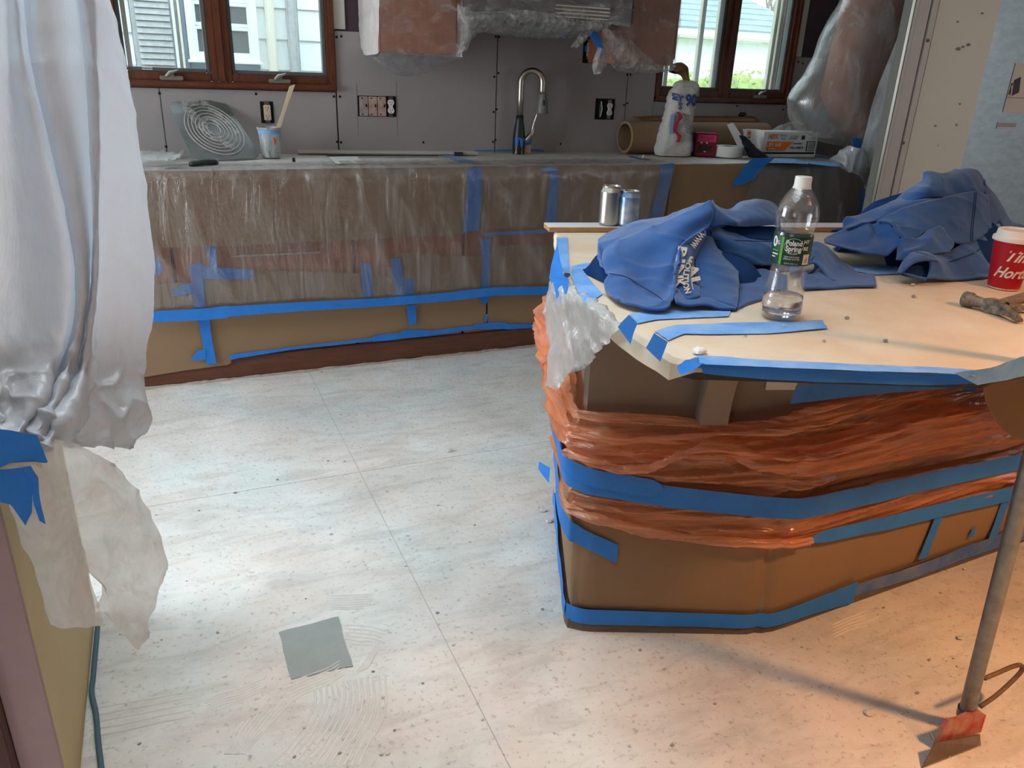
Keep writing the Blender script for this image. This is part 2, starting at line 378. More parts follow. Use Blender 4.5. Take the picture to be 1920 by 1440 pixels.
M['bagwrap'] = film('tall_wrap_film', (240, 236, 234), 0.14, gloss=0.12, rough=0.22, streak=(9, 6, 3), bump=0.6, lo=0.44, hi=0.72, milk2=0.5)
M['whitewrap'] = film('white_wrap_film', (240, 240, 240), 0.8, gloss=0.12, rough=0.25, body=(238, 238, 240), streak=(10, 10, 4), bump=0.6, milk2=0.9)
M['bagpiece'] = film('grey_bag_piece', (236, 238, 238), 0.74, gloss=0.12, rough=0.22, body=(224, 226, 226), streak=(14, 12, 8), bump=0.6, milk2=0.93)
M['orangefilm'] = film('orange_film', (255, 220, 190), 0.30, gloss=0.10, rough=0.22, body=(253, 170, 118), streak=(2, 2, 26), bump=0.7, lo=0.42, hi=0.72, milk2=0.85, transl=0.3)
M['orangehem'] = film('orange_film_hem', (255, 214, 184), 0.62, gloss=0.12, rough=0.2, body=(255, 176, 128), streak=(6, 6, 60), bump=0.9, milk2=0.95, transl=0.35)
M['dust'] = mat('debris_and_toe_shade', (176, 162, 150), 0.9, var=0.25, vscale=30, bump=0.4, bscale=60, bdist=0.006)  # brown-grey tone mixes plaster debris with shade at the plinth toe
M['pinkfilm'] = film('pale_orange_film', (255, 206, 180), 0.42, gloss=0.08, rough=0.25, body=(240, 170, 138), streak=(8, 8, 30), bump=0.6, milk2=0.85, transl=0.4)
M['matplastic'] = film('cloudy_sheet', (216, 220, 220), 0.5, gloss=0.1, rough=0.25, body=(150, 156, 156), streak=(7, 7, 7), bump=0.1, lo=0.38, hi=0.7, milk2=0.8)
M['pet'] = film('bottle_plastic', (250, 250, 250), 0.03, gloss=0.14, rough=0.04, streak=(20, 20, 20), bump=0.12, milk2=0.1)
def water():
    m = bpy.data.materials.new('water'); m.use_nodes = True; p = m.node_tree.nodes['Principled BSDF']
    p.inputs['Transmission Weight'].default_value = 1; p.inputs['IOR'].default_value = 1.33; p.inputs['Roughness'].default_value = 0.0; p.inputs['Base Color'].default_value = (0.97, 0.98, 0.98, 1)
    return m
M['water'] = water()

def cement():
    """pale cement board floor: plaster dust clouds, fine grit, darker scuffs"""
    m = bpy.data.materials.new('dusty_cement_board'); m.use_nodes = True; nt = m.node_tree; N = nt.nodes; L = nt.links; p = N['Principled BSDF']
    p.inputs['Roughness'].default_value = 0.78; p.inputs['Specular IOR Level'].default_value = 0.3
    tc = N.new('ShaderNodeTexCoord')
    def nn(s, d, dist=0.0, st=None):
        n = N.new('ShaderNodeTexNoise'); n.inputs['Scale'].default_value = s; n.inputs['Detail'].default_value = d; n.inputs['Roughness'].default_value = 0.65; n.inputs['Distortion'].default_value = dist
        if st:
            mp = N.new('ShaderNodeMapping'); mp.inputs['Scale'].default_value = st; mp.inputs['Rotation'].default_value = (0, 0, 0.3); L.new(tc.outputs['Object'], mp.inputs[0]); L.new(mp.outputs[0], n.inputs['Vector'])
        else: L.new(tc.outputs['Object'], n.inputs['Vector'])
        return n
    big = nn(1.6, 6, 0.4); grit = nn(70, 6); scuff = nn(5, 8, 0.8, (1, 3.2, 1)); tint = nn(2.3, 3)
    r = N.new('ShaderNodeValToRGB'); e = r.color_ramp.elements
    e[0].position = 0.3; e[0].color = (*lin((190, 189, 185)), 1); e[1].position = 0.7; e[1].color = (*lin((224, 226, 224)), 1)
    L.new(big.outputs['Fac'], r.inputs[0])
    r2 = N.new('ShaderNodeValToRGB'); e = r2.color_ramp.elements
    e[0].position = 0.27; e[0].color = (0.5, 0.49, 0.48, 1); e[1].position = 0.43; e[1].color = (1, 1, 1, 1); L.new(grit.outputs['Fac'], r2.inputs[0])
    r3 = N.new('ShaderNodeValToRGB'); e = r3.color_ramp.elements
    e[0].position = 0.34; e[0].color = (0.84, 0.835, 0.83, 1); e[1].position = 0.52; e[1].color = (1, 1, 1, 1); L.new(scuff.outputs['Fac'], r3.inputs[0])
    r4 = N.new('ShaderNodeValToRGB'); e = r4.color_ramp.elements
    e[0].position = 0.35; e[0].color = (*lin((250, 240, 236)), 1); e[1].position = 0.65; e[1].color = (*lin((244, 250, 252)), 1); L.new(tint.outputs['Fac'], r4.inputs[0])
    def mul(a, b):
        x = N.new('ShaderNodeMix'); x.data_type = 'RGBA'; x.blend_type = 'MULTIPLY'; x.inputs[0].default_value = 1.0
        L.new(a, x.inputs[6]); L.new(b, x.inputs[7]); return x.outputs[2]
    c = mul(mul(mul(r.outputs[0], r2.outputs[0]), r3.outputs[0]), r4.outputs[0]); L.new(c, p.inputs['Base Color'])
    b = N.new('ShaderNodeBump'); b.inputs['Strength'].default_value = 0.35; b.inputs['Distance'].default_value = 0.004
    ad = N.new('ShaderNodeMath'); ad.operation = 'ADD'; L.new(grit.outputs['Fac'], ad.inputs[0]); L.new(scuff.outputs['Fac'], ad.inputs[1]); L.new(ad.outputs[0], b.inputs['Height']); L.new(b.outputs[0], p.inputs['Normal'])
    return m
M['cement'] = cement()
def cream():
    m = mat('scuffed_cream_panel', (196, 190, 176), 0.55, bump=0.04)
    nt = m.node_tree; N = nt.nodes; L = nt.links; p = N['Principled BSDF']
    tc = N.new('ShaderNodeTexCoord'); mp = N.new('ShaderNodeMapping'); mp.inputs['Rotation'].default_value = (0, 0.6, 0); mp.inputs['Scale'].default_value = (8, 8, 22)
    L.new(tc.outputs['Object'], mp.inputs[0]); n = N.new('ShaderNodeTexNoise'); n.inputs['Scale'].default_value = 1.3; n.inputs['Detail'].default_value = 5; L.new(mp.outputs[0], n.inputs[0])
    r = N.new('ShaderNodeValToRGB'); e = r.color_ramp.elements; e[0].position = 0.26; e[0].color = (*lin((96, 90, 84)), 1); e[1].position = 0.32; e[1].color = (*lin((196, 190, 176)), 1)
    L.new(n.outputs['Fac'], r.inputs[0]); L.new(r.outputs[0], p.inputs['Base Color']); return m
M['fridge_cream'] = cream()
# ================================================================ SETTING
fl = struct(MB().box((-2.4, -6.8, -0.06), (5.2, 0.16, -0.0022)).build('floor', M['floor'], base=(0, 0, -0.06)))
xs = [-2.4, -0.9, 0.52, 2.6, 5.2]
for i in range(len(xs)-1):
    ys = [0.0, -1.68, -3.62, -5.2, -6.8]
    for a, b in zip(ys, ys[1:]):
        g = 0.0009
        MB().bbox((xs[i]+g, b+g, -0.0021), (xs[i+1]-g, a-g, 0.0), 0.0006).build('cement_board', M['cement'], fl)

# outer ground
MB_ = MB().box((-12, 0.2, -0.42), (40, 40, -0.4)).build('outdoor_ground', M['lawn']); struct(MB_)

W1 = (-1.05, 0.838, 1.226, 2.25); W2 = (2.712, 3.712, 1.218, 2.25)
wb = MB()
ZT = 2.45
for x0, x1, z0, z1 in [(-2.4, W1[0], 0, ZT), (W1[0], W1[1], 0, W1[2]), (W1[0], W1[1], W1[3], ZT), (W1[1], W2[0], 0, ZT), (W2[0], W2[1], 0, W2[2]), (W2[0], W2[1], W2[3], ZT), (W2[1], 5.2, 0, ZT)]:
    wb.box((x0, 0.013, z0), (x1, 0.16, z1))
wallb = struct(wb.build('wall_back', M['oldwall'], base=(0, 0.013, 0)))
panels = [(-2.4, 0.027, 0.6, 1.222), (0.027, 0.836, 0.6, 1.222), (0.8405, 1.700, 0.6, 1.503), (1.0, 1.700, 1.5035, 1.62), (1.703, 2.517, 0.6, 1.62), (2.52, 2.709, 0.6, 1.60), (2.709, 3.714, 0.6, 1.214), (3.716, 5.2, 0.6, 1.497)]
for x0, x1, z0, z1 in panels:
    MB().bbox((x0+0.0012, 0.0, z0), (x1-0.0012, 0.0125, z1), 0.0015).build('drywall_panel', M['drywall'], wallb)
MB().box((0.842, 0.004, 1.512), (0.897, 0.0125, 2.4)).build('paint_strip', M['whitestrip'], wallb)
MB().box((3.72, 0.0, 1.50), (3.765, 0.0125, 2.4)).build('paint_strip', M['whitestrip'], wallb)
# drywall screws
scr = MB().lathe([(0.0001, 0.0014), (0.0056, 0.0012), (0.0064, -0.0005)], n=8); scr.xf(Matrix.Rotation(PI/2, 4, 'X'))
sm = None
for u, v in [(299, 175), (480, 176), (311.5, 275), (631, 69.5), (640, 68), (626, 181), (637.5, 181), (632, 266), (639.5, 267), (794, 267), (929.5, 68.5), (936, 69), (927, 144), (934.5, 137), (925.5, 210), (931.5, 205), (924.5, 266), (929.5, 262.5), (1051, 270), (1176, 140), (1182, 140), (1170, 197), (1176, 194), (1382, 199), (1497, 116), (1505.5, 119), (1477, 201.5), (1468.5, 205.5), (1163, 265)]:
    p = S(u, v, y=-0.0005)
    if sm is None:
        o = MB().add(scr.v, scr.f).build('screw', M['blackmatte'], wallb, local=True); sm = o
    else:
        o = sm.copy(); COL.objects.link(o); o.parent = wallb
    o.location = p-WL[wallb]
# pencil-thin saw cuts running off the switch box and faint board pencil lines
for a, b in [((668, 155), (672, 255)), ((743, 153), (745, 255)), ((300, 178), (311, 272)), ((1388, 197), (1386, 212)), ((1398, 198), (1398, 212))]:
    p = S(*a, y=-0.0006); q = S(*b, y=-0.0006)
    MB().box((min(p.x, q.x), -0.0006, q.z), (min(p.x, q.x)+0.0016, 0.0002, p.z)).build('saw_cut', M['sash'], wallb)

def ring(mb, x0, x1, z0, z1, w_, y0, y1, m=0, wb_=None):
    wb_ = wb_ or w_
    mb.bbox((x0, y0, z0), (x0+w_, y1, z1), 0.003, m); mb.bbox((x1-w_, y0, z0), (x1, y1, z1), 0.003, m)
    mb.bbox((x0+w_, y0, z0), (x1-w_, y1, z0+wb_), 0.003, m); mb.bbox((x0+w_, y0, z1-w_), (x1-w_, y1, z1), 0.003, m); return mb
def window(name, W, panes, cranks):
    x0, x1, z0, z1 = W
    root = thing(name, (x0, 0, z0), None, None, kind='structure')
    f = MB(); ring(f, x0, x1, z0, z1, 0.022, -0.016, 0.12); f.build('frame', M['woodz'], root)
    MB().bbox((x0, -0.03, z0+0.004), (x1, 0.02, z0+0.030), 0.005).build('sill_ledge', M['wood'], root)
    for i, (a, b) in enumerate(panes):
        sx0 = a-0.050; sx1 = b+0.050; sz0 = z0+0.030
        s_ = MB(); ring(s_, sx0, sx1, sz0, z1-0.022, 0.032, 0.0, 0.07, wb_=0.036); so = s_.build('sash', M['woodz'], root)
        bd = MB(); ring(bd, sx0+0.032, sx1-0.032, sz0+0.036, z1-0.055, 0.018, 0.018, 0.062); bd.build('bead', M['sash'], so)
        MB().box((a-0.004, 0.044, sz0+0.05), (b+0.004, 0.050, z1-0.07)).build('pane', M['glass'], so)
    for a, b in zip(panes, panes[1:]):
        c = (a[1]+b[0])/2; MB().bbox((c-0.016, -0.012, z0+0.03), (c+0.016, 0.1, z1-0.02), 0.003).build('mullion', M['woodz'], root)
    for cx, col in cranks:
        cz = z0+0.032
        ck = MB().bbox((cx-0.05, -0.022, cz), (cx+0.05, 0.0, cz+0.018), 0.003).build('crank', M[col], root)
        k = MB().tube([(cx-0.022, -0.026, cz+0.016), (cx-0.004, -0.03, cz+0.032), (cx+0.012, -0.03, cz+0.036), (cx+0.03, -0.03, cz+0.044)], [0.007, 0.009, 0.006, 0.004], 8)
        k.bbox((cx-0.012, -0.028, cz+0.010), (cx+0.012, -0.004, cz+0.034), 0.004); k.build('crank_handle', M[col], ck, angle=40)
    return root
win1 = window('window_1', W1, [(-0.93, -0.225), (-0.095, 0.241), (0.37, 0.783)], [(0.085, 'pewter'), (0.565, 'pewter'), (-0.55, 'pewter')])
win2 = window('window_2', W2, [(2.767, 3.15), (3.271, 3.649)], [(2.965, 'pewter'), (3.475, 'pewter')])
# warning sticker on the sash of the first window
p = S(276, 128, y=0.016)
st = MB().box((p.x-0.022, 0.0155, p.z-0.006), (p.x+0.022, 0.0175, p.z+0.006)).build('warning_sticker', M['white'], win1)
tb = MB(); text_on(tb, 'WARNING', 0.009, plane_fn((p.x, 0.0150, p.z), (1, 0, 0), (0, 0, 1)), bold=0.0003); tb.build('lettering', M['ink'], st)
# outside storm frame bars
for nm, W, us in [('storm_bar', win2, [(1314, 60, 0.014), (1345, 60, 0.009), (1451, 60, 0.013), (1460, 60, 0.010), (1246, 140, 0.014)]), ('storm_bar', win1, [(236, 60, 0.010)])]:
    for u, v, hw in us:
        p = S(u, v, y=0.14); MB().bbox((p.x-hw, 0.125, 1.24), (p.x+hw, 0.155, 2.25), 0.002).build(nm, M['creamtrim'], W)

# rest of the shell
MBx = MB()
MBx.box((-2.56, -6.8, 0), (-2.4, -2.4, ZT)); MBx.box((-2.56, -2.4, 2.15), (-2.4, -0.4, ZT)); MBx.box((-2.56, -0.4, 0), (-2.4, 0.16, ZT))
struct(MBx.build('wall_left', M['roomwall'], base=(-2.48, -3, 0)))
struct(MB().box((5.2, -6.8, 0), (5.36, 0.16, ZT)).build('wall_right', M['roomwall']))
struct(MB().box((-2.56, -6.96, 0), (5.36, -6.8, ZT)).build('wall_front', M['roomwall']))
struct(MB().box((-2.56, -6.96, ZT), (5.36, 0.16, ZT+0.12)).build('ceiling', M['ceiling']))
# partition end with bare boards
wp = struct(MB().box((-0.50, -2.832, 0), (-0.312, -2.2, 0.94)).build('wall_partition', M['roomwall']))
MB().bbox((-0.312, -2.846, 0.004), (-0.300, -2.195, 0.94), 0.0015).build('face_board', M['olive'], wp)
MB().bbox((-0.366, -2.850, 0.004), (-0.3005, -2.835, 0.94), 0.0015).build('end_board', M['mauve'], wp)
MB().bbox((-0.52, -2.875, 0.004), (-0.367, -2.833, 0.94), 0.003).build('jamb_board', M['brownjamb'], wp)

# ================================================================ OUTDOORS
HY = 2.2
nh = thing('neighbour_house', (0.4, HY+0.2, -0.4), 'white clapboard house close outside the wide window with double-hung window', 'house')
MB().box((-3.0, HY+0.02, -0.4), (1.9, HY+1.2, 4.6)).build('house_wall', M['siding'], nh)
bz = S(235, 59.5, y=HY).z
for k in range(-8, 13):
    z = bz+k*0.206
    for x0, x1 in [(-3.0, -0.085), (0.74, 0.795), (0.86, 0.945), (1.03, 1.9)]:
        if k < -3 and x0 < 0: pass
        MB().slab([(x0, HY+0.018, z), (x0, HY-0.006, z), (x0, HY+0.010, z+0.206), (x0, HY+0.018, z+0.206)], (x1-x0, 0, 0)).build('clapboard', M['siding'], nh)
sh = MB().box((-0.08, HY-0.01, 0.6), (0.18, HY+0.02, 3.0)).build('shutter', M['shutter'], nh)
for k in range(46):
    z = 1.1+k*0.04
    MB().slab([(-0.05, HY-0.03, z), (-0.05, HY-0.012, z), (-0.05, HY-0.012, z+0.036), (-0.05, HY-0.018, z+0.036)], (0.215, 0, 0)).build('louvre_slat', M['shutter'], sh)
for x0, x1, m, d in [(0.178, 0.197, 'siding', 0.05), (0.200, 0.214, 'shutter', 0.02), (0.216, 0.232, 'creamtrim', 0.06), (0.233, 0.262, 'bluegrey', 0.02), (0.262, 0.73, 'bluegrey', 0.004)]:
    z1 = 1.325 if x0 == 0.262 else 3.4
    MB().bbox((x0, HY-d, 0.4), (x1, HY+0.018, z1), 0.004).build('corner_trim', M[m], nh)
nw = MB(); ring(nw, 0.264, 0.736, 1.33, 2.3, 0.05, HY-0.05, HY+0.02, wb_=0.045); nwo = nw.build('house_window', M['siding'], nh)
for z0, z1 in [(1.395, 1.545), (1.585, 1.70), (1.74, 1.95)]:
    MB().box((0.315, HY-0.02, z0), (0.685, HY-0.012, z1)).build('pane', M['pane'], nwo)
    b_ = MB(); ring(b_, 0.305, 0.695, z0-0.022, z1+0.022, 0.025, HY-0.035, HY); b_.build('sash_bar', M['siding'], nwo)
MB().bbox((0.25, HY-0.07, 1.325), (0.75, HY, 1.345), 0.004).build('house_sill', M['siding'], nwo)
for x0, x1, m in [(0.795, 0.86, 'creamtrim'), (0.945, 1.005, 'shutter'), (0.962, 0.972, 'siding')]:
    MB().bbox((x0, HY-0.06, -0.3), (x1, HY+0.018, 4.0), 0.012).build('downspout', M[m], nh)

GY = 9.0
gr = thing('garage', (10.5, GY, -0.4), 'pale garage with blue-grey shingle roof beyond the hedge', 'garage')
ez = S(1280, 72, y=GY).z
MB().box((6.0, GY, -0.4), (11.7, GY+5, ez)).build('garage_wall', M['siding'], gr)
for k in range(9):
    z = ez-0.12-(k+1)*0.255
    MB().slab([(6.0, GY, z), (6.0, GY-0.02, z), (6.0, GY-0.004, z+0.25), (6.0, GY, z+0.25)], (5.7, 0, 0)).build('clapboard', M['siding'], gr)
MB().bbox((5.6, GY-0.42, ez), (12.05, GY-0.02, ez+0.05), 0.01).build('soffit', M['creamtrim'], gr)
MB().bbox((5.6, GY-0.45, ez+0.03), (12.05, GY-0.42, ez+0.17), 0.01).build('fascia', M['siding'], gr)
rk = 0.55; n_ = 17
for k in range(n_):
    t0 = k*0.20; y0 = GY-0.5+t0; z0 = ez+0.15+t0*rk; xr = 12.1-t0
    MB().slab([(5.4, y0, z0+0.03), (xr, y0, z0+0.03), (xr-0.22, y0+0.22, z0+0.22*rk+0.012), (5.4, y0+0.22, z0+0.22*rk+0.012)], (0, 0, -0.02)).build('shingle_course', M['shingle'], gr)
MB().add([(12.1, GY-0.5, ez+0.15), (12.1-3.4, GY+2.9, ez+0.15+3.4*rk), (12.1, GY+6.3, ez+0.15)], [(0, 1, 2)]).build('hip_face', M['shingle'], gr)

def hedge(name, x0, x1, y, top, label):
    hm = MB(); rows = []
    for j in range(13):
        a = PI*j/12; row = []
        for i in range(61):
            x = lerp(x0, x1, i/60); q = Vector((x, y-0.35*math.cos(a), -0.4+(top+0.4)*(math.sin(a)**0.5 if 0 < j < 12 else 0)))
            row.append(q+Vector((0, 0.12*nz(q, 3), 0.16*nz(q, 2.2, 4)*(1 if 0 < j < 12 else 0))))
        rows.append(row)
    hm.grid(rows)
    for i in range(900):
        r = rows[random.randint(2, 10)][random.randint(0, 60)]; c = r+Vector((random.uniform(-.1, .1), random.uniform(-.1, .1), random.uniform(-.05, .1))); s_ = random.uniform(.03, .06)
        d1 = Vector((random.uniform(-1, 1), random.uniform(-1, 1), random.uniform(-.3, 1))).normalized(); d2 = d1.orthogonal().normalized()
        hm.add([c-d1*s_, c+d2*s_*.5, c+d1*s_, c-d2*s_*.5], [(0, 1, 2, 3)])
    return tag(hm.build(name, M['hedge'], smooth=True), label, 'hedge')
hedge('hedge', 5.0, 10.5, 6.0, S(1290, 132, y=6.0).z-0.05, 'clipped yellow-green hedge in front of the pale garage')
def tree(x, y, h):
    t = MB()
    def br(p, d, l, r, dep):
        q = p+d*l; t.tube([p, p.lerp(q, 0.5)+Vector((random.uniform(-.03, .03)*l, 0, 0)), q], [r, r*0.85, r*0.7], 5)
        if dep == 0: return
        for _ in range(3):
            nd = (d+Vector((random.uniform(-.7, .7), random.uniform(-.5, .5), random.uniform(-.1, .4)))).normalized(); br(q-d*l*random.uniform(0, .4), nd, l*random.uniform(.55, .8), r*.6, dep-1)
    br(Vector((x, y, -0.4)), Vector((0, 0, 1)), h, 0.16, 5)
    return t
tag(tree(18.0, 17, 2.4).build('bare_tree', M['bark']), 'bare winter tree rising behind the garage roof', 'tree')
# ================================================================ BACK COUNTER
CABY = -0.605
def handle(mb, x0, x1, z, y):
    mb.tube([(x0, y-0.026, z), (x1, y-0.026, z)], 0.006, 10)
    for x in (x0+0.03, x1-0.03): mb.tube([(x, y, z), (x, y-0.026, z)], 0.004, 8)
units = [(-1.55, -0.78), (-0.775, -0.01), (-0.005, 0.76), (0.765, 1.30), (1.305, 2.10), (2.105, 2.90), (2.905, 3.80)]
blabels = ['reddish wood base cabinet at the far end behind the hanging plastic drape', 'reddish wood base cabinet beside the hanging drape, behind plastic and paper',
  'reddish wood base cabinet with bare steel bar pull showing through the plastic', 'narrow reddish wood base cabinet beside the bar-pull unit, half papered over',
  'reddish wood base cabinet under the tall faucet', 'reddish wood base cabinet below the plaster sack', 'papered base cabinet below the white plastic-sheeting box']
for (x0, x1), lb in zip(units, blabels):
    c = thing('base_cabinet', ((x0+x1)/2, -0.3, 0), lb, 'cabinet')
    MB().box((x0, CABY+0.02, 0.095), (x1, -0.002, 0.885)).build('body', M['cabdark'], c)
    for z0, z1 in [(0.40, 0.635), (0.645, 0.87)]:
        d = MB().bbox((x0+0.004, CABY, z0), (x1-0.004, CABY+0.0195, z1), 0.003).build('drawer_front', M['cabinet'], c)
        if z0 == 0.40 and x0 == -0.005:
            h = MB(); cx = (x0+x1)/2+0.04; handle(h, cx-0.19, cx+0.19, 0.567, CABY); h.build('bar_pull', M['steel'], d, angle=40)
    MB().bbox((x0+0.004, CABY, 0.105), (x1-0.004, CABY+0.0195, 0.39), 0.003).build('drawer_front', M['cabinet'], c)
    MB().bbox((x0, -0.56, 0.0), (x1, -0.545, 0.0945), 0.002).build('toe_kick', M['toe'], c)
tb_ = MB().bbox((-1.6, -0.612, 0.002), (3.82, -0.594, 0.104), 0.004)
tag(tb_.build('plinth_board', M['toe']), 'long reddish wood plinth board along the floor below the papered cabinets', 'plinth')
tag(MB().bbox((-1.6, -0.635, 0.887), (3.84, -0.002, 0.925), 0.006).build('worktop', M['stone']), 'long worktop along the back wall, hidden under dusty paper', 'worktop')

def paper_profile(x, lo, amp, seed):
    """counter paper cross-section from the wall to the hanging front edge"""
    return [Vector((x, -0.004, 0.9285)), Vector((x, -0.3, 0.9285)), Vector((x, -0.585, 0.930)), Vector((x, -0.632, 0.928)), Vector((x, -0.652, 0.905)), Vector((x, -0.655, 0.86)), Vector((x, -0.650, lerp(0.86, lo, 0.5))), Vector((x, -0.645, lo))]
def counter_paper(x0, x1, lo0, lo1, label, mt, seed, n=40):
    cols = [paper_profile(lerp(x0, x1, i/n), lerp(lo0, lo1, i/n)+0.006*nz((lerp(x0, x1, i/n), 0, 0), 3, seed), 0, seed) for i in range(n+1)]
    rows = loft(cols, 46, n*3, smooth_v=False)
    rows = displace(rows, lambda u, v, p: (0.0018*nz(p, 5, seed)+0.0012*nz(p, 14, seed))*(1 if p.y < -0.1 else 0))
    o = MB(); mi = []
    o.grid(rows)
    # dusty top with window sheen in its colour, bare kraft front
    o.mi = [0 if (o.v[f[0]].y > -0.63 and o.v[f[2]].y > -0.63) else 1 for f in o.f]
    return tag(o.build('masking_paper', mt, smooth=True), label, 'paper sheet')
counter_paper(-1.55, 1.285, 0.621, 0.617, 'kraft paper sheet covering worktop and front below the wide window', [M['papergrey'], M['paperd']], 1, 60)
counter_paper(1.287, 2.43, 0.635, 0.63, 'kraft paper sheet covering worktop and front below the faucet', [M['papergrey'], M['paperd']], 2, 34)
counter_paper(2.432, 3.84, 0.40, 0.40, 'kraft paper sheet covering worktop below the plaster sack and boxes', [M['papergrey'], M['paperd']], 3, 34)

def z5(x, y): return (260+x/2.4, 400+y/2.4)
def pxpoly(name, top, bot, F, mt, label, cat, amp=0.004, seed=0, nu=40, nv=14, sm=False, thick=0, group=None):
    rows = loft([[F(*p) for p in top], [F(*p) for p in bot]], nu, nv, lambda u, v, p: amp*(nz(p, 4, seed)+0.5*nz(p, 11, seed)), smooth=sm)
    o = MB().grid(rows).build(name, mt, smooth=True)
    if thick: solidify(o, thick)
    return tag(o, label, cat, group)
Yp = lambda y: (lambda u, v: S(u, v, y=y))
# lower paper pieces on the cabinet fronts
pxpoly('masking_paper', [z5(*p) for p in [(-70, 330), (300, 305), (540, 262), (900, 262), (1130, 285), (1160, 300)]], [z5(*p) for p in [(-70, 752), (40, 735), (200, 708), (415, 680), (416, 645), (700, 610), (1100, 560), (1200, 540)]], Yp(-0.622), M['paperd'], 'long low kraft paper sheet on cabinet fronts, reaching behind the drape', 'paper sheet', 0.003, 3, 60)
pxpoly('masking_paper', [z5(*p) for p in [(1165, 180), (1250, 178), (1400, 192), (1566, 190)]], [z5(*p) for p in [(1190, 555), (1300, 535), (1450, 515), (1563, 500)]], Yp(-0.625), M['paperd'], 'low kraft paper sheet with curling top edge on cabinet fronts near the taped corner', 'paper sheet', 0.003, 5)
pxpoly('masking_paper', [z5(*p) for p in [(1570, 150), (1700, 140), (2100, 130), (2500, 120)]], [z5(*p) for p in [(1570, 510), (1700, 500), (2100, 470), (2500, 450)]], Yp(-0.622), M['paperd'], 'low kraft paper sheet on cabinet fronts running behind the island', 'paper sheet', 0.003, 6)

# ---- tape on the counter front
def strip(pairs, F, label, mt='tape', off=0.0015, jag=0.0, parent=None, name='masking_tape', seed=None, wob=0.0012, sub=6, cat='tape', group=None):
    sd = random.uniform(0, 50) if seed is None else seed
    A = [F(*p[0]) for p in pairs]; B = [F(*p[1]) for p in pairs]
    n = max(2, (len(pairs)-1)*sub)
    rows = loft([A, B], n, 4, None, smooth=False, smooth_v=False)
    rows = displace(rows, lambda u, v, p: off+wob*(nz(p, 16, sd)+0.4*nz(p, 50, sd)))
    if jag:
        for e in (0, -1):
            for j in range(5): rows[j][e] = rows[j][e]+(rows[j][1 if e == 0 else -2]-rows[j][e]).normalized()*jag*(random.random())
    o = MB().grid(rows).build(name, M[mt], parent, smooth=True)
    if parent is None: tag(o, label, cat, group)
    return o
q5 = lambda l: [(z5(a, b), z5(c, d)) for a, b, c, d in l]
F1 = Yp(-0.662)
strip([((873, 313), (905, 313)), ((875, 330), (904, 330)), ((876, 360), (902, 362)), ((871, 400), (900, 402)), ((868, 438), (897, 432))], F1, 'wide blue tape strip down the counter front beside the faucet, under film', jag=0.006)
strip([((1031, 318), (1047, 318)), ((1030, 340), (1047, 340)), ((1027, 380), (1044, 382)), ((1022, 430), (1040, 432))], F1, 'narrow blue tape strip down the counter front between the two wider ones, under film')
strip([((1238, 307), (1263, 305)), ((1236, 340), (1258, 340)), ((1228, 375), (1248, 378)), ((1214, 418), (1238, 418))], F1, 'blue tape strip down the counter front below the plaster sack', jag=0.004)
strip([((905, 437), (905, 443)), ((1000, 432), (1000, 438)), ((1140, 422), (1140, 430)), ((1230, 414), (1230, 422))], F1, 'thin blue tape line along the hem of the counter paper below the faucet')
F2 = Yp(-0.632)
strip(q5([(1535, 118, 1580, 115), (1545, 200, 1580, 200), (1540, 345, 1578, 340)]), F2, 'upright blue tape strip joining low papers near the island')
FT = Yp(-0.682)
strip(q5([(60, 440, 60, 490), (200, 433, 200, 483), (290, 428, 290, 480), (400, 415, 400, 470)]), FT, 'blue tape band holding the film hem beside the drape', off=0.004)
strip(q5([(392, 418, 402, 464), (700, 400, 700, 440), (1100, 380, 1110, 416), (1350, 360, 1350, 396), (1500, 342, 1500, 381), (1600, 332, 1600, 368), (1840, 328, 1840, 365), (2100, 320, 2100, 356)]), FT, 'long blue tape band holding the film hem across the cabinets', off=0.005)
strip(q5([(228, 230, 290, 226), (240, 330, 292, 300), (250, 430, 300, 430)]), F2, 'blurred upright blue tape under film beside the drape')
strip(q5([(268, 482, 318, 478), (285, 570, 330, 570), (305, 682, 350, 674)]), Yp(-0.634), 'upright blue tape strip below the film hem beside the drape')
strip(q5([(150, 340, 148, 372), (200, 318, 200, 368), (262, 312, 262, 345)]), F2, 'short blue tape scrap under film near the drape, tilted')
strip(q5([(300, 150, 345, 146), (318, 200, 350, 195), (322, 265, 355, 262)]), F2, 'short upright blue tape beside the bar pull, under film')
strip(q5([(285, 240, 285, 294), (400, 245, 400, 298), (522, 256, 512, 292)]), F2, 'level blue tape strip below the bar pull, under film', jag=0.008)
strip(q5([(60, 200, 60, 285), (85, 205, 85, 280), (105, 230, 105, 262)]), F2, 'blurred blue tape end next to the drape edge, under film')
strip(q5([(1000, 222, 1046, 228), (1004, 300, 1050, 300), (1006, 382, 1056, 378)]), F2, 'upright blue tape in the middle of the cabinets, under film', jag=0.006)
strip(q5([(1133, 205, 1176, 200), (1142, 290, 1190, 290), (1150, 300, 1235, 296), (1155, 378, 1240, 370)]), F2, 'stepped blue tape patch in the middle of the cabinets, under film')
strip(q5([(1205, 416, 1246, 412), (1210, 460, 1248, 456), (1216, 502, 1250, 496)]), Yp(-0.634), 'short upright blue tape hanging below the film hem')
strip(q5([(410, 638, 412, 660), (425, 634, 425, 655), (700, 600, 700, 612), (1055, 560, 1055, 574)]), Yp(-0.630), 'thin blue tape line along the lower paper hem near the drape', wob=0.0006)
strip(q5([(1052, 552, 1055, 578), (1185, 535, 1185, 566), (1190, 522, 1190, 562), (1318, 526, 1318, 552), (1330, 526, 1330, 548), (1500, 506, 1500, 524)]), Yp(-0.632), 'crumpled blue tape along the lower paper hem mid way', wob=0.003)
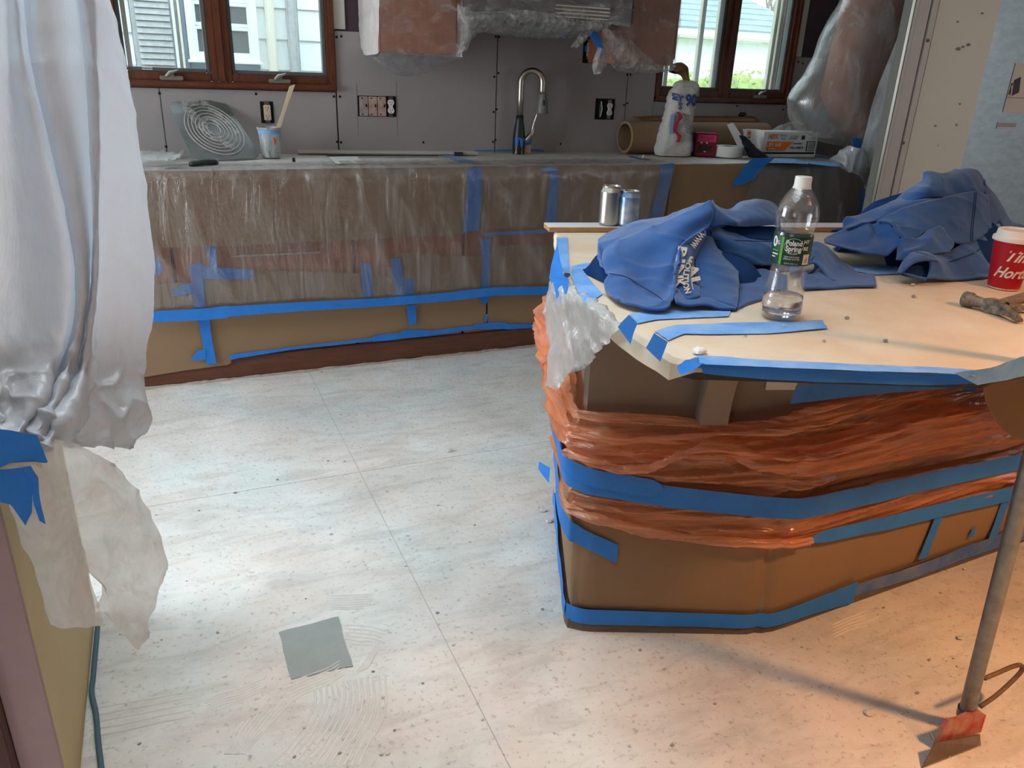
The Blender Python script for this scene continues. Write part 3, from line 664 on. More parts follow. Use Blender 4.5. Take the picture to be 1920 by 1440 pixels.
strip(q5([(1495, 512, 1495, 524), (1520, 497, 1520, 520), (1640, 488, 1640, 520), (1650, 498, 1650, 522), (1840, 497, 1840, 512), (2100, 478, 2100, 492)]), Yp(-0.632), 'blue tape along the lower paper hem near the island', wob=0.003)
strip(q5([(235, 655, 240, 660), (268, 615, 290, 658), (302, 612, 302, 655)]), Yp(-0.636), 'torn blue tape scrap at the low paper corner near the drape')
strip(q5([(1538, 370, 1580, 367), (1540, 404, 1565, 406)]), Yp(-0.634), 'small blue tape square below the film hem near the island')
strip(q5([(1556, 455, 1572, 452), (1556, 486, 1566, 488)]), Yp(-0.634), 'tiny blue tape scrap on the low paper near the island')
# tape on the worktop
ZC = lambda u, v: S(u, v, z=0.9315)
strip([((826, 291), (840, 290)), ((845, 297), (868, 297)), ((868, 307), (900, 306))], ZC, 'blue tape on the worktop running up to the steel rulers', 'tapedustsheen')
strip([((1012, 318), (1032, 313)), ((1022, 322), (1047, 319))], ZC, 'short blue tape on the worktop edge below the faucet', 'tapedustsheen')
strip([((1178, 292), (1180, 294)), ((1200, 296), (1200, 298)), ((1218, 298), (1218, 300))], ZC, 'thin blue tape scrap on the worktop beside the sack', 'tape')
strip([((600, 281.5), (600, 283.5)), ((670, 281), (670, 284)), ((740, 282), (740, 286))], lambda u, v: S(u, v, y=-0.003), 'blue tape line along the wall foot under the switch box', 'tape', off=0.001)
strip([((890, 281), (890, 283)), ((1010, 280), (1010, 283)), ((1020, 281), (1020, 284))], lambda u, v: S(u, v, y=-0.003), 'blue tape line along the wall foot behind the faucet', 'tape', off=0.001)
FR = Yp(-0.668)
strip([((1412, 296), (1452, 296)), ((1402, 304), (1432, 312)), ((1388, 322), (1412, 336)), ((1368, 350), (1392, 346))], FR, 'bright blue diagonal tape on the counter corner below the white box', jag=0.006, off=0.004)
strip([((1430, 297), (1428, 306)), ((1470, 297), (1468, 306)), ((1518, 300), (1516, 308))], lambda u, v: S(u, v, z=0.938), 'pale blue tape along the counter edge below the white box', 'bluegl')
strip([((1516, 300), (1518, 308)), ((1560, 303), (1560, 312)), ((1575, 305), (1574, 313))], lambda u, v: S(u, v, z=0.938), 'pale blue torn tape along the counter edge beside the tall wrap', 'bluegl')
strip([((1520, 290), (1560, 294)), ((1522, 293), (1560, 297))], lambda u, v: S(u, v, z=0.933), 'thin blue tape on the counter beside the white box end', 'tape')

# ---- clear film over the counter front
def front_film(topL, x0, x1, bx0, bx1, zb, label, seed, n=120, nv=56, yb=-0.662, amp=0.009, ytop=-0.40):
    cols = []
    for i in range(n+1):
        t = i/n; x = lerp(x0, x1, t); xb = lerp(bx0, bx1, t)
        zbi = zb(t) if callable(zb) else zb
        P = [(x, ytop, 0.9335), (x, -0.60, 0.9345), (lerp(x, xb, .1), -0.645, 0.931), (lerp(x, xb, .2), -0.668, 0.90), (lerp(x, xb, .35), -0.672, 0.82), (lerp(x, xb, .65), -0.668, lerp(0.82, zbi, 0.6)), (xb, yb, zbi)]
        cols.append([Vector(p) for p in P])
    rows = loft(cols, nv, n, smooth_v=False)
    def d(u, v, p):
        k = 0.15 if p.y > -0.6 else 1.0
        f = ridge((p.x*5+p.z*2.2, p.z*0.9, 0), seed); f2 = ridge((p.x*13-p.z*4, p.z*2.5, 3), seed)
        e = max(0.0, 1-abs(p.z-0.90)/0.09)
        return k*(amp*max(0, f)**3*1.4+amp*0.5*max(0, f2)**3)+amp*0.7*e*(max(0, ridge((p.x*26+p.z*9, p.z*16, 1), seed))**2)
    rows = displace(rows, d)
    o = MB().grid(rows).build('dust_film', M['clear'], smooth=True)
    return tag(o, label, 'plastic sheet')
front_film(None, -1.4, 2.46, -1.4, 2.33, lambda t: lerp(0.33, 0.305, t), 'clear plastic film draped over the long counter front, wrinkled at the edge', 3, 230)
front_film(None, 3.02, 3.83, 2.78, 3.84, 0.40, 'clear plastic film hanging over the counter end below the white box', 9, 70, amp=0.008)
# ================================================================ THINGS ON THE BACK COUNTER
CT = 0.9345
# cloudy square plastic sheet leaning on the wall
def leaning_sheet():
    bl = S(362, 302, z=CT); br = S(492, 297, z=CT)
    ex = (br-bl); W = ex.length; ex.normalize()
    # top leans back to the wall
    tl = S(314, 192, y=-0.06); tr = SP(420, 188, bl, (br-bl).cross(tl-bl))
    n = 24; corners = [bl, br, tr, tl]
    # rounded outline by corner arcs in a bilinear frame
    def bil(a, b): return (bl*(1-a)+br*a)*(1-b)+(tl*(1-a)+tr*a)*b
    pts = []; r = 0.13
    for cx, cy, a0 in [(1-r, r, -PI/2), (1-r, 1-r, 0), (r, 1-r, PI/2), (r, r, PI)]:
        for k in range(8):
            a = a0+PI/2*k/7; pts.append((cx+r*math.cos(a), cy+r*math.sin(a)))
    t = thing('plastic_splat', (bl+br)/2, 'cloudy rounded-square plastic sheet with plaster swirls leaning against the wall', 'plastic sheet')
    nr = (br-bl).cross(tl-bl).normalized()
    mb = MB().slab([bil(a, b) for a, b in pts], nr*0.003); mb.build('sheet', M['matplastic'], t)
    if nr.dot(CAM-bl) < 0: nr = -nr
    for k in range(7):
        R = 0.10+0.055*k
        ring_ = [bil(0.52+R*math.cos(a)*0.98, 0.5+R*math.sin(a))+nr*0.0066 for a in [2*PI*i/40 for i in range(41)]]
        MB().tube(ring_, 0.0017, 5, cap=False).build('groove_ring', M['chip'], t)
    # plaster smears
    sm_mat = film('plaster_smear', (240, 240, 240), 0.15, gloss=0.02, body=(238, 238, 236), streak=(30, 30, 30), bump=0.3, lo=0.40, hi=0.62, milk2=0.92)
    for path, wd in [([(0.14, 0.93), (0.34, 0.96), (0.60, 0.94), (0.72, 0.90)], 0.05), ([(0.20, 0.90), (0.30, 0.78), (0.34, 0.62), (0.42, 0.44), (0.58, 0.30), (0.68, 0.16)], 0.075), ([(0.62, 0.90), (0.76, 0.72), (0.84, 0.5), (0.80, 0.36)], 0.04), ([(0.40, 0.62), (0.55, 0.68), (0.66, 0.56)], 0.03)]:
        P = resample([Vector((x, y, 0)) for x, y in path], 24); rows = [[], [], []]
        for i, p in enumerate(P):
            tt = P[min(i+1, 24)]-P[max(i-1, 0)]; nn_ = Vector((-tt.y, tt.x, 0)).normalized(); k = wd*(1+0.4*nz(p, 9, wd*90))*min(1, i/3+0.2, (24-i)/3+0.2)
            for j, q in enumerate((-1, 0, 1)): c_ = p+nn_*k*q; rows[j].append(bil(c_.x, c_.y)+nr*0.0052)
        MB().grid(rows).build('plaster_smear', sm_mat, t, smooth=True)
leaning_sheet()

def stirring_bucket():
    b = S(509, 294.5, z=CT); H = 0.135
    t = thing('plaster_cup', b, 'dusty clear plastic tub with orange letter and stir stick on the worktop', 'tub')
    MB().lathe([(0.001, 0.002), (0.040, 0.0), (0.042, 0.004), (0.052, H-0.012), (0.056, H-0.010), (0.057, H), (0.053, H), (0.050, H-0.01), (0.040, 0.008), (0.001, 0.006)], b, 36).build('tub_body', M['bucket'], t, angle=40)
    MB().lathe([(0.001, H*0.6), (0.047, H*0.6)], b, 30).build('plaster_fill', M['chip'], t)
    MB().lathe([(0.0505, H*0.80), (0.0522, H*0.80), (0.0532, H*0.93), (0.0515, H*0.93)], b, 36).build('label_band', M['bluegl'], t)
    tb = MB()
    def fn(x, y):
        a = -0.6+x/0.052; r = 0.0528-0.012*(1-(0.072+y)/H)*0.8; return b+Vector((r*math.sin(a), -r*math.cos(a), 0.075+y))
    fn2 = lambda x, y: fn(x+0.055, y)
    text_on(tb, 'K', 0.04, fn2, bold=0.002); tb.build('lettering', M['orange'], t)
    top = S(548, 160, y=b.y-0.01)
    d = (top-(b+Vector((0.0, 0.0, 0.03))))
    sx = Vector((0.011, 0, 0.004)); sy = Vector((0, 0.003, 0))
    a0 = b+Vector((0.0, 0, 0.03))
    st = MB(); rows = []
    for k in range(9):
        c = a0+d*(k/8); wv = 1.0+0.18*math.sin(k/8*PI*2.4)
        rows.append([c-sx*wv-sy, c+sx*wv-sy, c+sx*wv+sy, c-sx*wv+sy])
    st.grid(rows, closed=True); st.add(rows[-1], [(0, 1, 2, 3)])
    tag(st.build('stir_stick', M['stick']), 'pale wooden paint stir stick standing in the dusty tub', 'stick')
stirring_bucket()

def putty_knife():
    a = S(308, 311, z=CT+0.004); m_ = S(355, 308, z=CT+0.012); e = S(408, 304, z=CT+0.016)
    t = thing('putty_knife', a, 'putty knife with black rounded grip lying near the counter edge', 'putty knife')
    ax = (m_-a).normalized(); sd = Vector((-ax.y, ax.x, 0))
    MB().slab([a-sd*0.05, a+sd*0.05, m_+sd*0.012, m_-sd*0.012], (0, 0, 0.0015)).build('blade', M['steel'], t)
    pts = [m_.lerp(e, k/7) for k in range(8)]
    MB().tube(pts, [0.009, 0.013, 0.0135, 0.016, 0.017, 0.0165, 0.014, 0.009], 12).build('grip', M['darkgrey'], t, smooth=True)
    MB().tube([e-(e-m_).normalized()*0.004, e+(e-m_).normalized()*0.003], [0.0125, 0.008], 12).build('end_cap', M['pewter'], t, smooth=True)
putty_knife()

# crumpled film bits, paper note, rulers
def crumple(name, pts, F, mt, label, amp, seed, cat='plastic sheet', n=24):
    rows = loft([[F(*p) for p in c] for c in pts], n, n//2, lambda u, v, p: amp*(fbm(p, 22, seed)+0.6*ridge((p.x*40, p.y*40, p.z*40), seed)))
    return tag(MB().grid(rows).build(name, M[mt], smooth=True), label, cat)
crumple('film_scrap', [[(255, 284), (290, 283), (318, 286), (346, 285)], [(255, 296), (285, 298), (318, 296), (340, 292)], [(255, 304), (285, 304), (320, 301), (338, 297)]], lambda u, v: S(u, v, z=CT+0.012), 'whitewrap', 'crumpled white plastic scrap on the worktop behind the putty knife', 0.010, 3)
p0, p1, p2, p3 = [S(u, v, z=CT+0.001) for u, v in [(617, 294), (669, 293.5), (688, 307), (630, 307)]]
tag(MB().slab([p0, p1, p2, p3], (0, 0, 0.0008)).build('paper_note', M['white']), 'small white sheet of paper lying on the worktop by the rulers', 'paper')
def rulers():
    a = S(558, 286.5, z=CT); b = S(892, 289.0, z=CT)
    t = thing('straightedge', (a+b)/2, 'long aluminium straightedge channel lying against the wall foot', 'straightedge')
    d = (b-a).normalized(); s_ = Vector((d.y, -d.x, 0))
    m_ = MB().slab([a, b, b+s_*0.05, a+s_*0.05], (0, 0, 0.004)); m_.slab([a, b, b+s_*0.004, a+s_*0.004], (0, 0, 0.016)); m_.slab([a+s_*0.046, b+s_*0.046, b+s_*0.05, a+s_*0.05], (0, 0, 0.016)); m_.build('channel', M['trimgrey'], t)
    MB().slab([b-d*0.13+s_*0.052, b-d*0.085+s_*0.052, b-d*0.085+s_*0.07, b-d*0.13+s_*0.07], (0, 0, 0.016)).build('clamp_pad', M['darkgrey'], t)
    a2 = S(612, 292.5, z=CT); b2 = S(820, 292.0, z=CT)
    d = (b2-a2).normalized(); s_ = Vector((d.y, -d.x, 0))
    tag(MB().slab([a2, b2, b2+s_*0.02, a2+s_*0.02], (0, 0, 0.004)).build('black_ruler', M['darkgrey']), 'thin black ruler lying in front of the aluminium straightedge', 'ruler')
rulers()
for u, v, lb, mt in [(551, 303.5, 'small dark screw cap on the worktop near the dusty tub', 'blackmatte'), (1206, 296.5, 'small tan plug standing on the worktop beside the plaster sack', 'stick')]:
    b = S(u, v, z=CT); tag(MB().lathe([(0.0001, 0), (0.006, 0), (0.007, 0.006), (0.005, 0.018), (0.0001, 0.019)], b, 10).build('small_plug', M[mt], smooth=True), lb, 'plug')

def faucet():
    b = S(972, 286, z=CT); b.y = -0.075; b.x = S(966, 283, y=-0.075).x+0.02; b.z = 0.9295
    t = thing('faucet', b, 'tall gooseneck pull-down faucet with dark lower body and steel neck', 'faucet')
    bx, by = b.x, b.y
    MB().lathe([(0.001, 0.0), (0.033, 0.0), (0.035, 0.03), (0.034, 0.09), (0.027, 0.14), (0.021, 0.175), (0.020, 0.20), (0.001, 0.20)], b, 28).build('body', M['slate'], t, smooth=True)
    z0 = b.z+0.20; H = S(988, 126, y=by).z-b.z-0.016; R = 0.058
    zc = b.z+H-R; hd = Vector((0.93, -0.36, 0))
    path = [Vector((bx, by, z0-0.01)), Vector((bx, by, lerp(z0, zc, .5))), Vector((bx, by, zc))]
    for k in range(1, 13):
        a = PI*k/12; path.append(Vector((bx, by, zc))+hd*(R-R*math.cos(a))+Vector((0, 0, R*math.sin(a))))
    e = path[-1]; path += [e+Vector((0, 0, -0.04)), e+hd*0.004+Vector((0, 0, -0.062))]
    MB().tube(path, 0.0165, 18).build('gooseneck', M['steel'], t, smooth=True)
    e = path[-1]
    sp = MB().lathe([(0.015, 0.01), (0.020, 0.0), (0.024, -0.02), (0.031, -0.07), (0.034, -0.09), (0.031, -0.096), (0.001, -0.094)], e, 24).build('spray_head', M['rubbergrey'], t, smooth=True)
    q = [Vector((x*0.006, 0, z*0.016)) for x, z in [(math.cos(a), math.sin(a)) for a in [2*PI*k/16 for k in range(16)]]]
    MB().slab([e+Vector((-0.004, -0.029, -0.038))+v for v in q], (0, 0.004, 0)).build('spray_button', M['darkgrey'], sp)
    # side lever
    c = Vector((bx, by, b.z+0.075))
    path = [c+hd*0.03+Vector((0, 0, -0.015)), c+hd*0.052+Vector((0, 0, 0.01)), c+hd*0.07+Vector((0, 0, 0.035)), c+hd*0.076+Vector((0, 0, 0.075)), c+hd*0.09+Vector((0, 0, 0.12)), c+hd*0.10+Vector((0, 0, 0.15))]
    MB().tube(resample(path, 14), [0.013, 0.016, 0.017, 0.0165, 0.016, 0.013, 0.010, 0.008, 0.0065, 0.006, 0.006, 0.0065, 0.007, 0.007, 0.006], 14).build('lever', M['steel'], t, smooth=True)
    # paper collar and tape
    f = Vector((0.3, -0.95, 0)).normalized()
    tp = MB(); rows = []
    for k in range(9):
        a = lerp(-1.0, 1.3, k/8); r = 0.033+0.004*math.sin(k*2); dd = Vector((math.sin(a), -math.cos(a), 0))
        rows.append([b+dd*r*1.05+Vector((0, 0, 0.040+0.008*math.sin(k*1.7))), b+dd*(r+0.004)+Vector((0, 0, 0.085+0.004*math.sin(k)))])
    rows.append([r_ + hd*0.035+Vector((0, 0, 0.004)) for r_ in rows[-1]])
    tag(tp.grid(rows).build('masking_tape', M['tape'], smooth=True), 'crumpled blue tape wrapped round the faucet foot', 'tape')
    rows2 = [[p + Vector((0, 0.003, -0.045)), p+Vector((0, 0.003, 0.0))] for p, q_ in rows]
    for r_ in rows2: r_[0].z = max(r_[0].z, 0.931)
    tag(MB().grid(rows2).build('paper_collar', M['paper'], smooth=True), 'scrap of kraft paper round the faucet foot below blue tape', 'paper')
faucet()

# ---- recessed boxes in the wall
def gang_box(name, u0, v0, u1, v1, label, kinds):
    a = S(u0, v0, y=0); b = S(u1, v1, y=0); x0, x1, z0, z1 = a.x, b.x, b.z, a.z
    t = thing(name, ((x0+x1)/2, -0.001, z0), label, 'outlet')
    MB().box((x0, -0.0016, z0), (x1, -0.0004, z1)).build('box_opening', M['blackmatte'], t)
    n = len(kinds); wd = (x1-x0-0.012)/n
    for i, k in enumerate(kinds):
        cx = x0+0.006+wd*(i+0.5); cz = (z0+z1)/2; hw = min(wd*0.47, 0.024)
        if k in ('s', 'p'):
            mt = M['switch'] if k == 's' else M['switchp']
            d = MB().bbox((cx-wd*0.47, -0.010, cz-0.047), (cx+wd*0.47, -0.002, cz+0.047), 0.002).build('switch_plate', mt, t)
            MB().bbox((cx-0.007, -0.022, cz-0.004), (cx+0.007, -0.010, cz+0.014), 0.003).build('toggle', mt, d)
            MB().bbox((cx+0.010, -0.0115, cz-0.004), (cx+0.016, -0.010, cz+0.010), 0.001).build('dark_knockout', M['black'], d)
            for sz in (-0.038, 0.038): MB().bbox((cx-0.012, -0.012, cz+sz-0.003), (cx-0.004, -0.010, cz+sz+0.003), 0.001).build('terminal', M['black'], d)
        elif k == 'o' or k == 'v':
            mt = M['white'] if k == 'o' else M['ivory']
            MB().bbox((cx-0.012, -0.005, cz-0.052), (cx+0.012, -0.002, cz+0.052), 0.001).build('strap', M['nickel'], t)
            d = MB()
            if k == 'v': d.bbox((cx-0.0165, -0.012, cz-0.036), (cx+0.0165, -0.004, cz+0.034), 0.002)
            else:
                for sz in (-0.0195, 0.0195):
                    q = [(cx+0.0165*math.cos(aa), cz+sz+max(-0.0135, min(0.0135, 0.0165*math.sin(aa)))) for aa in [2*PI*j/20 for j in range(20)]]
                    d.slab([(x, -0.004, z) for x, z in q], (0, -0.008, 0))
                d.bbox((cx-0.010, -0.011, cz-0.02), (cx+0.010, -0.004, cz+0.02), 0.001)
            d = d.build('receptacle', mt, t)
            for sz in (-0.0195, 0.0195):
                for dx, w_, h_ in [(-0.006, 0.0013, 0.004), (0.006, 0.0013, 0.0035)]:
                    MB().box((cx+dx-w_, -0.0128, cz+sz-h_+0.003), (cx+dx+w_, -0.0118, cz+sz+h_+0.003)).build('slot', M['black'], d)
                MB().slab([(cx+0.0026*math.cos(2*PI*j/8), -0.0118, cz+sz-0.008+0.0026*math.sin(2*PI*j/8)) for j in range(8)], (0, -0.001, 0)).build('ground_hole', M['black'], d)
        elif k == 'w':
            d = MB().bbox((cx-0.008, -0.008, cz-0.045), (cx+0.006, -0.002, cz+0.045), 0.003).build('wire_loop', M['rubbergrey'], t)
            MB().tube([(cx, -0.009, cz-0.04), (cx+0.006, -0.012, cz), (cx, -0.009, cz+0.04)], 0.0025, 6).build('wire', M['white'], d)
    return t
gang_box('switch_box', 670, 179, 743, 219, 'bare four-gang box with three pink switches and white receptacle in the wall', ['s', 'p', 'p', 'o'])
gang_box('outlet_box', 487, 190, 514.5, 231, 'bare single outlet with ivory receptacle behind the stir stick', ['v'])
gang_box('outlet_box', 1117, 184.5, 1150, 224.5, 'bare double outlet box with wires in the wall right of the faucet', ['w', 'o'])
p = S(1392, 216, y=-0.002)
t = thing('cable_hole', p, 'ragged dark cable hole in the wall above the paper roll', 'hole')
MB().slab([(p.x+x, -0.0015, p.z+z) for x, z in [(-0.028, -0.016), (-0.03, 0.004), (-0.018, 0.016), (0.006, 0.017), (0.026, 0.015), (0.03, -0.01), (0.012, -0.016)]], (0, 0.001, 0)).build('opening', M['blackmatte'], t)
MB().tube([(p.x-0.02, -0.006, p.z+0.004), (p.x, -0.012, p.z+0.008), (p.x+0.018, -0.005, p.z-0.006)], 0.004, 6).build('cable_end', M['nickel'], t)
# ---- roll of kraft paper
def paper_roll():
    yc = -0.125; r = 0.088; zc = CT+r+0.001; x0 = S(1180, 250, y=yc-0.05).x; x1 = S(1432, 256, y=yc).x
    t = thing('paper_roll', ((x0+x1)/2, yc, CT), 'thick open roll of brown kraft paper lying along the wall behind the sack', 'paper roll')
    def tube_x(prof):
        m_ = MB(); n = 40
        rows = [[Vector((x, yc-rr*math.cos(2*PI*k/n), zc+rr*math.sin(2*PI*k/n))) for k in range(n)] for x, rr in prof]
        return m_.grid(rows, closed=True)
    tube_x([(x0, r-0.014), (x0, r-0.004), (x0+0.003, r), (x1-0.003, r), (x1, r-0.004), (x1, r-0.014)]).build('rolled_paper', M['paperd'], t, smooth=False, angle=40)
    tube_x([(x0, r-0.0135), (x1, r-0.0135)]).build('inner_layer', M['paperd'], t, smooth=True)
    a = [S(1182, 219, y=-0.035), S(1250, 217, y=-0.03), S(1330, 218, y=-0.03), S(1412, 218, y=-0.03)]
    b = [Vector((p.x, yc+0.02, zc+r+0.001)) for p in a]
    solidify(MB().grid(loft([a, [p.lerp(q, 0.5)+Vector((0, 0, 0.006)) for p, q in zip(a, b)], b], 24, 6)).build('loose_end', M['kraftin'], t, smooth=True), 0.001)
paper_roll()

# ---- plaster sack
def sack():
    b = S(1261, 291, z=CT); b.y -= 0.0
    t = thing('plaster_sack', b, 'crumpled white plaster sack with navy number and torn brown top on the counter', 'sack')
    hs = [0, 0.02, 0.06, 0.12, 0.18, 0.24, 0.30, 0.35, 0.39, 0.405]
    wl = [0.100, 0.113, 0.112, 0.102, 0.088, 0.080, 0.078, 0.070, 0.045, 0.02]
    wr = [0.100, 0.110, 0.108, 0.098, 0.094, 0.092, 0.094, 0.096, 0.085, 0.05]
    dp = [0.060, 0.072, 0.074, 0.068, 0.060, 0.055, 0.055, 0.05, 0.04, 0.015]
    rot = Matrix.Rotation(-0.18, 3, 'Z')
    def sec(h, a):
        k = h/0.405*(len(hs)-1); 
        i = max(j for j in range(len(hs)) if hs[j] <= h+1e-9); i = min(i, len(hs)-2); f = (h-hs[i])/(hs[i+1]-hs[i])
        L_, R_, D_ = lerp(wl[i], wl[i+1], f), lerp(wr[i], wr[i+1], f), lerp(dp[i], dp[i+1], f)
        c, s_ = math.cos(a), math.sin(a)
        x = (R_ if c > 0 else L_)*math.copysign(abs(c)**0.6, c); y = D_*math.copysign(abs(s_)**0.7, s_)
        return rot @ Vector((x+0.02*(h/0.4)**2, y, h))
    rows = []
    for j in range(41):
        h = 0.405*j/40; row = []
        for k in range(56):
            p = sec(h, 2*PI*k/56); q = b+p
            d = 0.012*nz(q, 14, 1)+0.009*ridge((q.x*20, q.y*20, q.z*34), 2)*(0.3+h/0.4)-0.006
            nr = Vector((p.x, p.y, 0)); nr = nr.normalized() if nr.length > 1e-5 else Vector((0, 0, 1))
            row.append(q+nr*d*(1 if j > 1 else 0.2))
        rows.append(row)
    m_ = MB().grid(rows, closed=True); m_.build('sack_body', M['sack'], t, smooth=True)
    def fr(x, z, o=0.014):
        p = None
        best = 9
        for k in range(29):
            a = PI+PI*k/28; q = sec(max(0.001, min(0.404, z)), a)
            if abs(q.x-x) < best: best = abs(q.x-x); p = q
        return b+Vector((x, p.y-o, z))
    tb = MB(); text_on(tb, '90', 0.082, lambda x, y: fr(0.034+x, 0.300+y), bold=0.004, width=0.072); tb.build('lettering', M['navy'], t)
    tb = MB(); text_on(tb, 'EY', 0.046, lambda x, y: fr(-0.042+x, 0.312+y-x*0.3), bold=0.002); text_on(tb, 'S', 0.046, lambda x, y: fr(-0.028+x, 0.268+y-x*0.3), bold=0.002); tb.build('lettering', M['navy'], t)
    rs = [[fr(-0.045+0.016*math.sin(k*0.9)-0.003, 0.24-0.016*k), fr(-0.030+0.016*math.sin(k*0.9)+0.004*(k % 3), 0.24-0.016*k)] for k in range(11)]
    MB().grid(rs).build('red_stripe', M['redprint'], t)
    for k in range(9):
        z = 0.235-0.012*k; x0 = -0.012+0.003*k
        MB().grid([[fr(x0, z), fr(x0+0.045, z-0.014)], [fr(x0, z-0.005), fr(x0+0.045, z-0.019)]]).build('print_line', M['rubbergrey'], t)
    for pts in ([(0.070, 0.14), (0.10, 0.16), (0.105, 0.03), (0.072, 0.02)], [(-0.07, 0.22), (-0.055, 0.235), (-0.062, 0.13), (-0.078, 0.12)]):
        g = loft([[fr(*pts[0]), fr(*pts[1])], [fr(*pts[3]), fr(*pts[2])]], 4, 8, smooth=False, smooth_v=False); MB().grid(g).build('blue_print', M['bluefade'], t)
    c = [S(u, v, y=b.y) for u, v in [(1262, 136), (1266, 129), (1274, 128), (1281, 134), (1286, 146), (1287, 160), (1283, 168)]]
    rows = []
    for k in range(15):
        p = catmull(c, k/14); r = 0.020+0.018*math.sin(PI*min(1, k/10+0.1)); row = []
        tq = (catmull(c, min(1, k/14+0.05))-catmull(c, max(0, k/14-0.05))).normalized(); u_ = Vector((0, 1, 0)); v_ = tq.cross(u_)
        for a in range(16):
            aa = 2*PI*a/16; q = p+(u_*math.cos(aa)*1.4+v_*math.sin(aa)*0.8)*r; row.append(q+v_*0.010*nz(q, 30, 4))
        rows.append(row)
    MB().grid(rows, closed=True).build('torn_top', M['kraftin'], t, smooth=True)
sack()

def small_box(name, u0, u1, vt, vb, y, depth, label, body, skew=0.0, cat='box'):
    a = S(u0, vb, z=CT); a.y = y; a = Vector((S(u0, vb-2, y=y).x, y, CT)); b = Vector((S(u1, vb-2, y=y).x, y+skew, CT)); h = S((u0+u1)/2, vt, y=y).z-CT
    ex = (b-a); W = ex.length; ex.normalize(); ey = Vector((-ex.y, ex.x, 0))
    t = thing(name, (a+b)/2, label, cat)
    MB().slab([a, b, b+ey*depth, a+ey*depth], (0, 0, h)).build('carton', body, t)
    return t, plane_fn(a-ey*0.0012, ex*W, Vector((0, 0, h))), W, h, ey
t, fn, W_, H_, ey = small_box('screw_box', 1302, 1331, 249, 292, -0.285, 0.085, 'small dark red box with pink label beside the sack', M['redbox'], -0.05)
def patch(t, fn, x0, x1, z0, z1, mt, name='label'):
    return MB().grid([[fn(x0, z0), fn(x1, z0)], [fn(x0, z1), fn(x1, z1)]]).build(name, mt, t)
patch(t, fn, 0.08, 0.96, 0.62, 0.92, M['pink'])
patch(t, fn, 0.15, 0.8, 0.26, 0.46, M['ink'])
for x, z in [(0.22, 0.56), (0.48, 0.56), (0.42, 0.18)]: patch(t, fn, x, x+0.09, z, z+0.05, M['offwhite'], 'print_mark')
fo = lambda a, b: fn(a, b)+Vector((0, -0.0012, 0))
for z, x0, x1 in [(0.84, 0.2, 0.86), (0.76, 0.14, 0.8), (0.68, 0.3, 0.7)]: MB().grid([[fo(x0, z-0.012), fo(x1, z-0.012)], [fo(x0, z+0.012), fo(x1, z+0.012)]]).build('print_line', M['redbox'], t)

t, fn, W_, H_, ey = small_box('film_box', 1427, 1521, 247, 294, -0.37, 0.13, 'white carton of plastic sheeting with orange arrow label on the counter', M['offwhite'], -0.03)
fo = lambda a, b: fn(a, b)+Vector((0, -0.0012, 0))
MB().slab([fo(0.07, 0.26), fo(0.40, 0.26), fo(0.55, 0.62), fo(0.07, 0.62)], (0, -0.0004, 0)).build('orange_arrow', M['orange'], t)
patch(t, fn, 0.02, 0.97, 0.12, 0.20, M['ink'], 'dark_band')
f2 = lambda a, b: fn(a, b)+Vector((0, -0.003, 0)); asp = W_/H_
def bt(txt, cx, cz, size, mt, width=None, bold=0.0):
    tb = MB(); text_on(tb, txt, size, lambda x, y: f2(cx+x/asp, cz+y), width=(width*asp if width else None), bold=bold); tb.build('lettering', mt, t)
bt('HDX', 0.16, 0.80, 0.26, M['orange'], 0.18, 0.012); bt('.31 mil', 0.20, 0.49, 0.2, M['offwhite'], 0.24, 0.006); MB().grid([[f2(0.10, 0.32), f2(0.22, 0.32)], [f2(0.10, 0.35), f2(0.22, 0.35)]]).build('print_line', M['offwhite'], t)
bt('Painter\'s\nPlastic', 0.35, 0.80, 0.13, M['ink'], 0.13); bt('9 ft x 400 ft', 0.62, 0.37, 0.14, M['ink'], 0.25, 0.004); patch(t, fn, 0.56, 0.72, 0.51, 0.57, M['rubbergrey'], 'print_mark')
patch(t, fn, 0.80, 0.96, 0.24, 0.64, M['ink'], 'barcode_frame')
MB().grid([[f2(0.815, 0.27), f2(0.945, 0.27)], [f2(0.815, 0.61), f2(0.945, 0.61)]]).build('barcode_field', M['offwhite'], t)
f3 = lambda a, b: fn(a, b)+Vector((0, -0.0042, 0))
for k in range(9):
    x = 0.825+k*0.0135; MB().grid([[f3(x, 0.29), f3(x+0.004+0.003*(k % 2), 0.29)], [f3(x, 0.59), f3(x+0.004+0.003*(k % 2), 0.59)]]).build('barcode_bar', M['ink'], t)
bt('HDX', 0.88, 0.74, 0.1, M['orange'], 0.1); patch(t, fn, 0.69, 0.75, 0.7, 0.86, M['ink'], 'roller_icon')
for k in range(3): MB().slab([f2(0.45+0.05*k, 0.70), f2(0.47+0.05*k, 0.70), f2(0.52+0.05*k, 0.88), f2(0.505+0.05*k, 0.88)], (0, -0.0003, 0)).build('print_mark', M['rubbergrey'], t)
t, fn, W_, H_, ey = small_box('corner_bead_box', 1394, 1421, 243, 290, -0.235, 0.06, 'narrow white carton with orange mark standing behind the sheeting carton', M['offwhite'])
patch(t, fn, 0.08, 0.32, 0.78, 0.92, M['orange'], 'orange_mark'); patch(t, fn, 0.62, 0.9, 0.84, 0.9, M['rubbergrey'], 'print_mark'); patch(t, fn, 0.12, 0.66, 0.66, 0.72, M['rubbergrey'], 'print_mark')

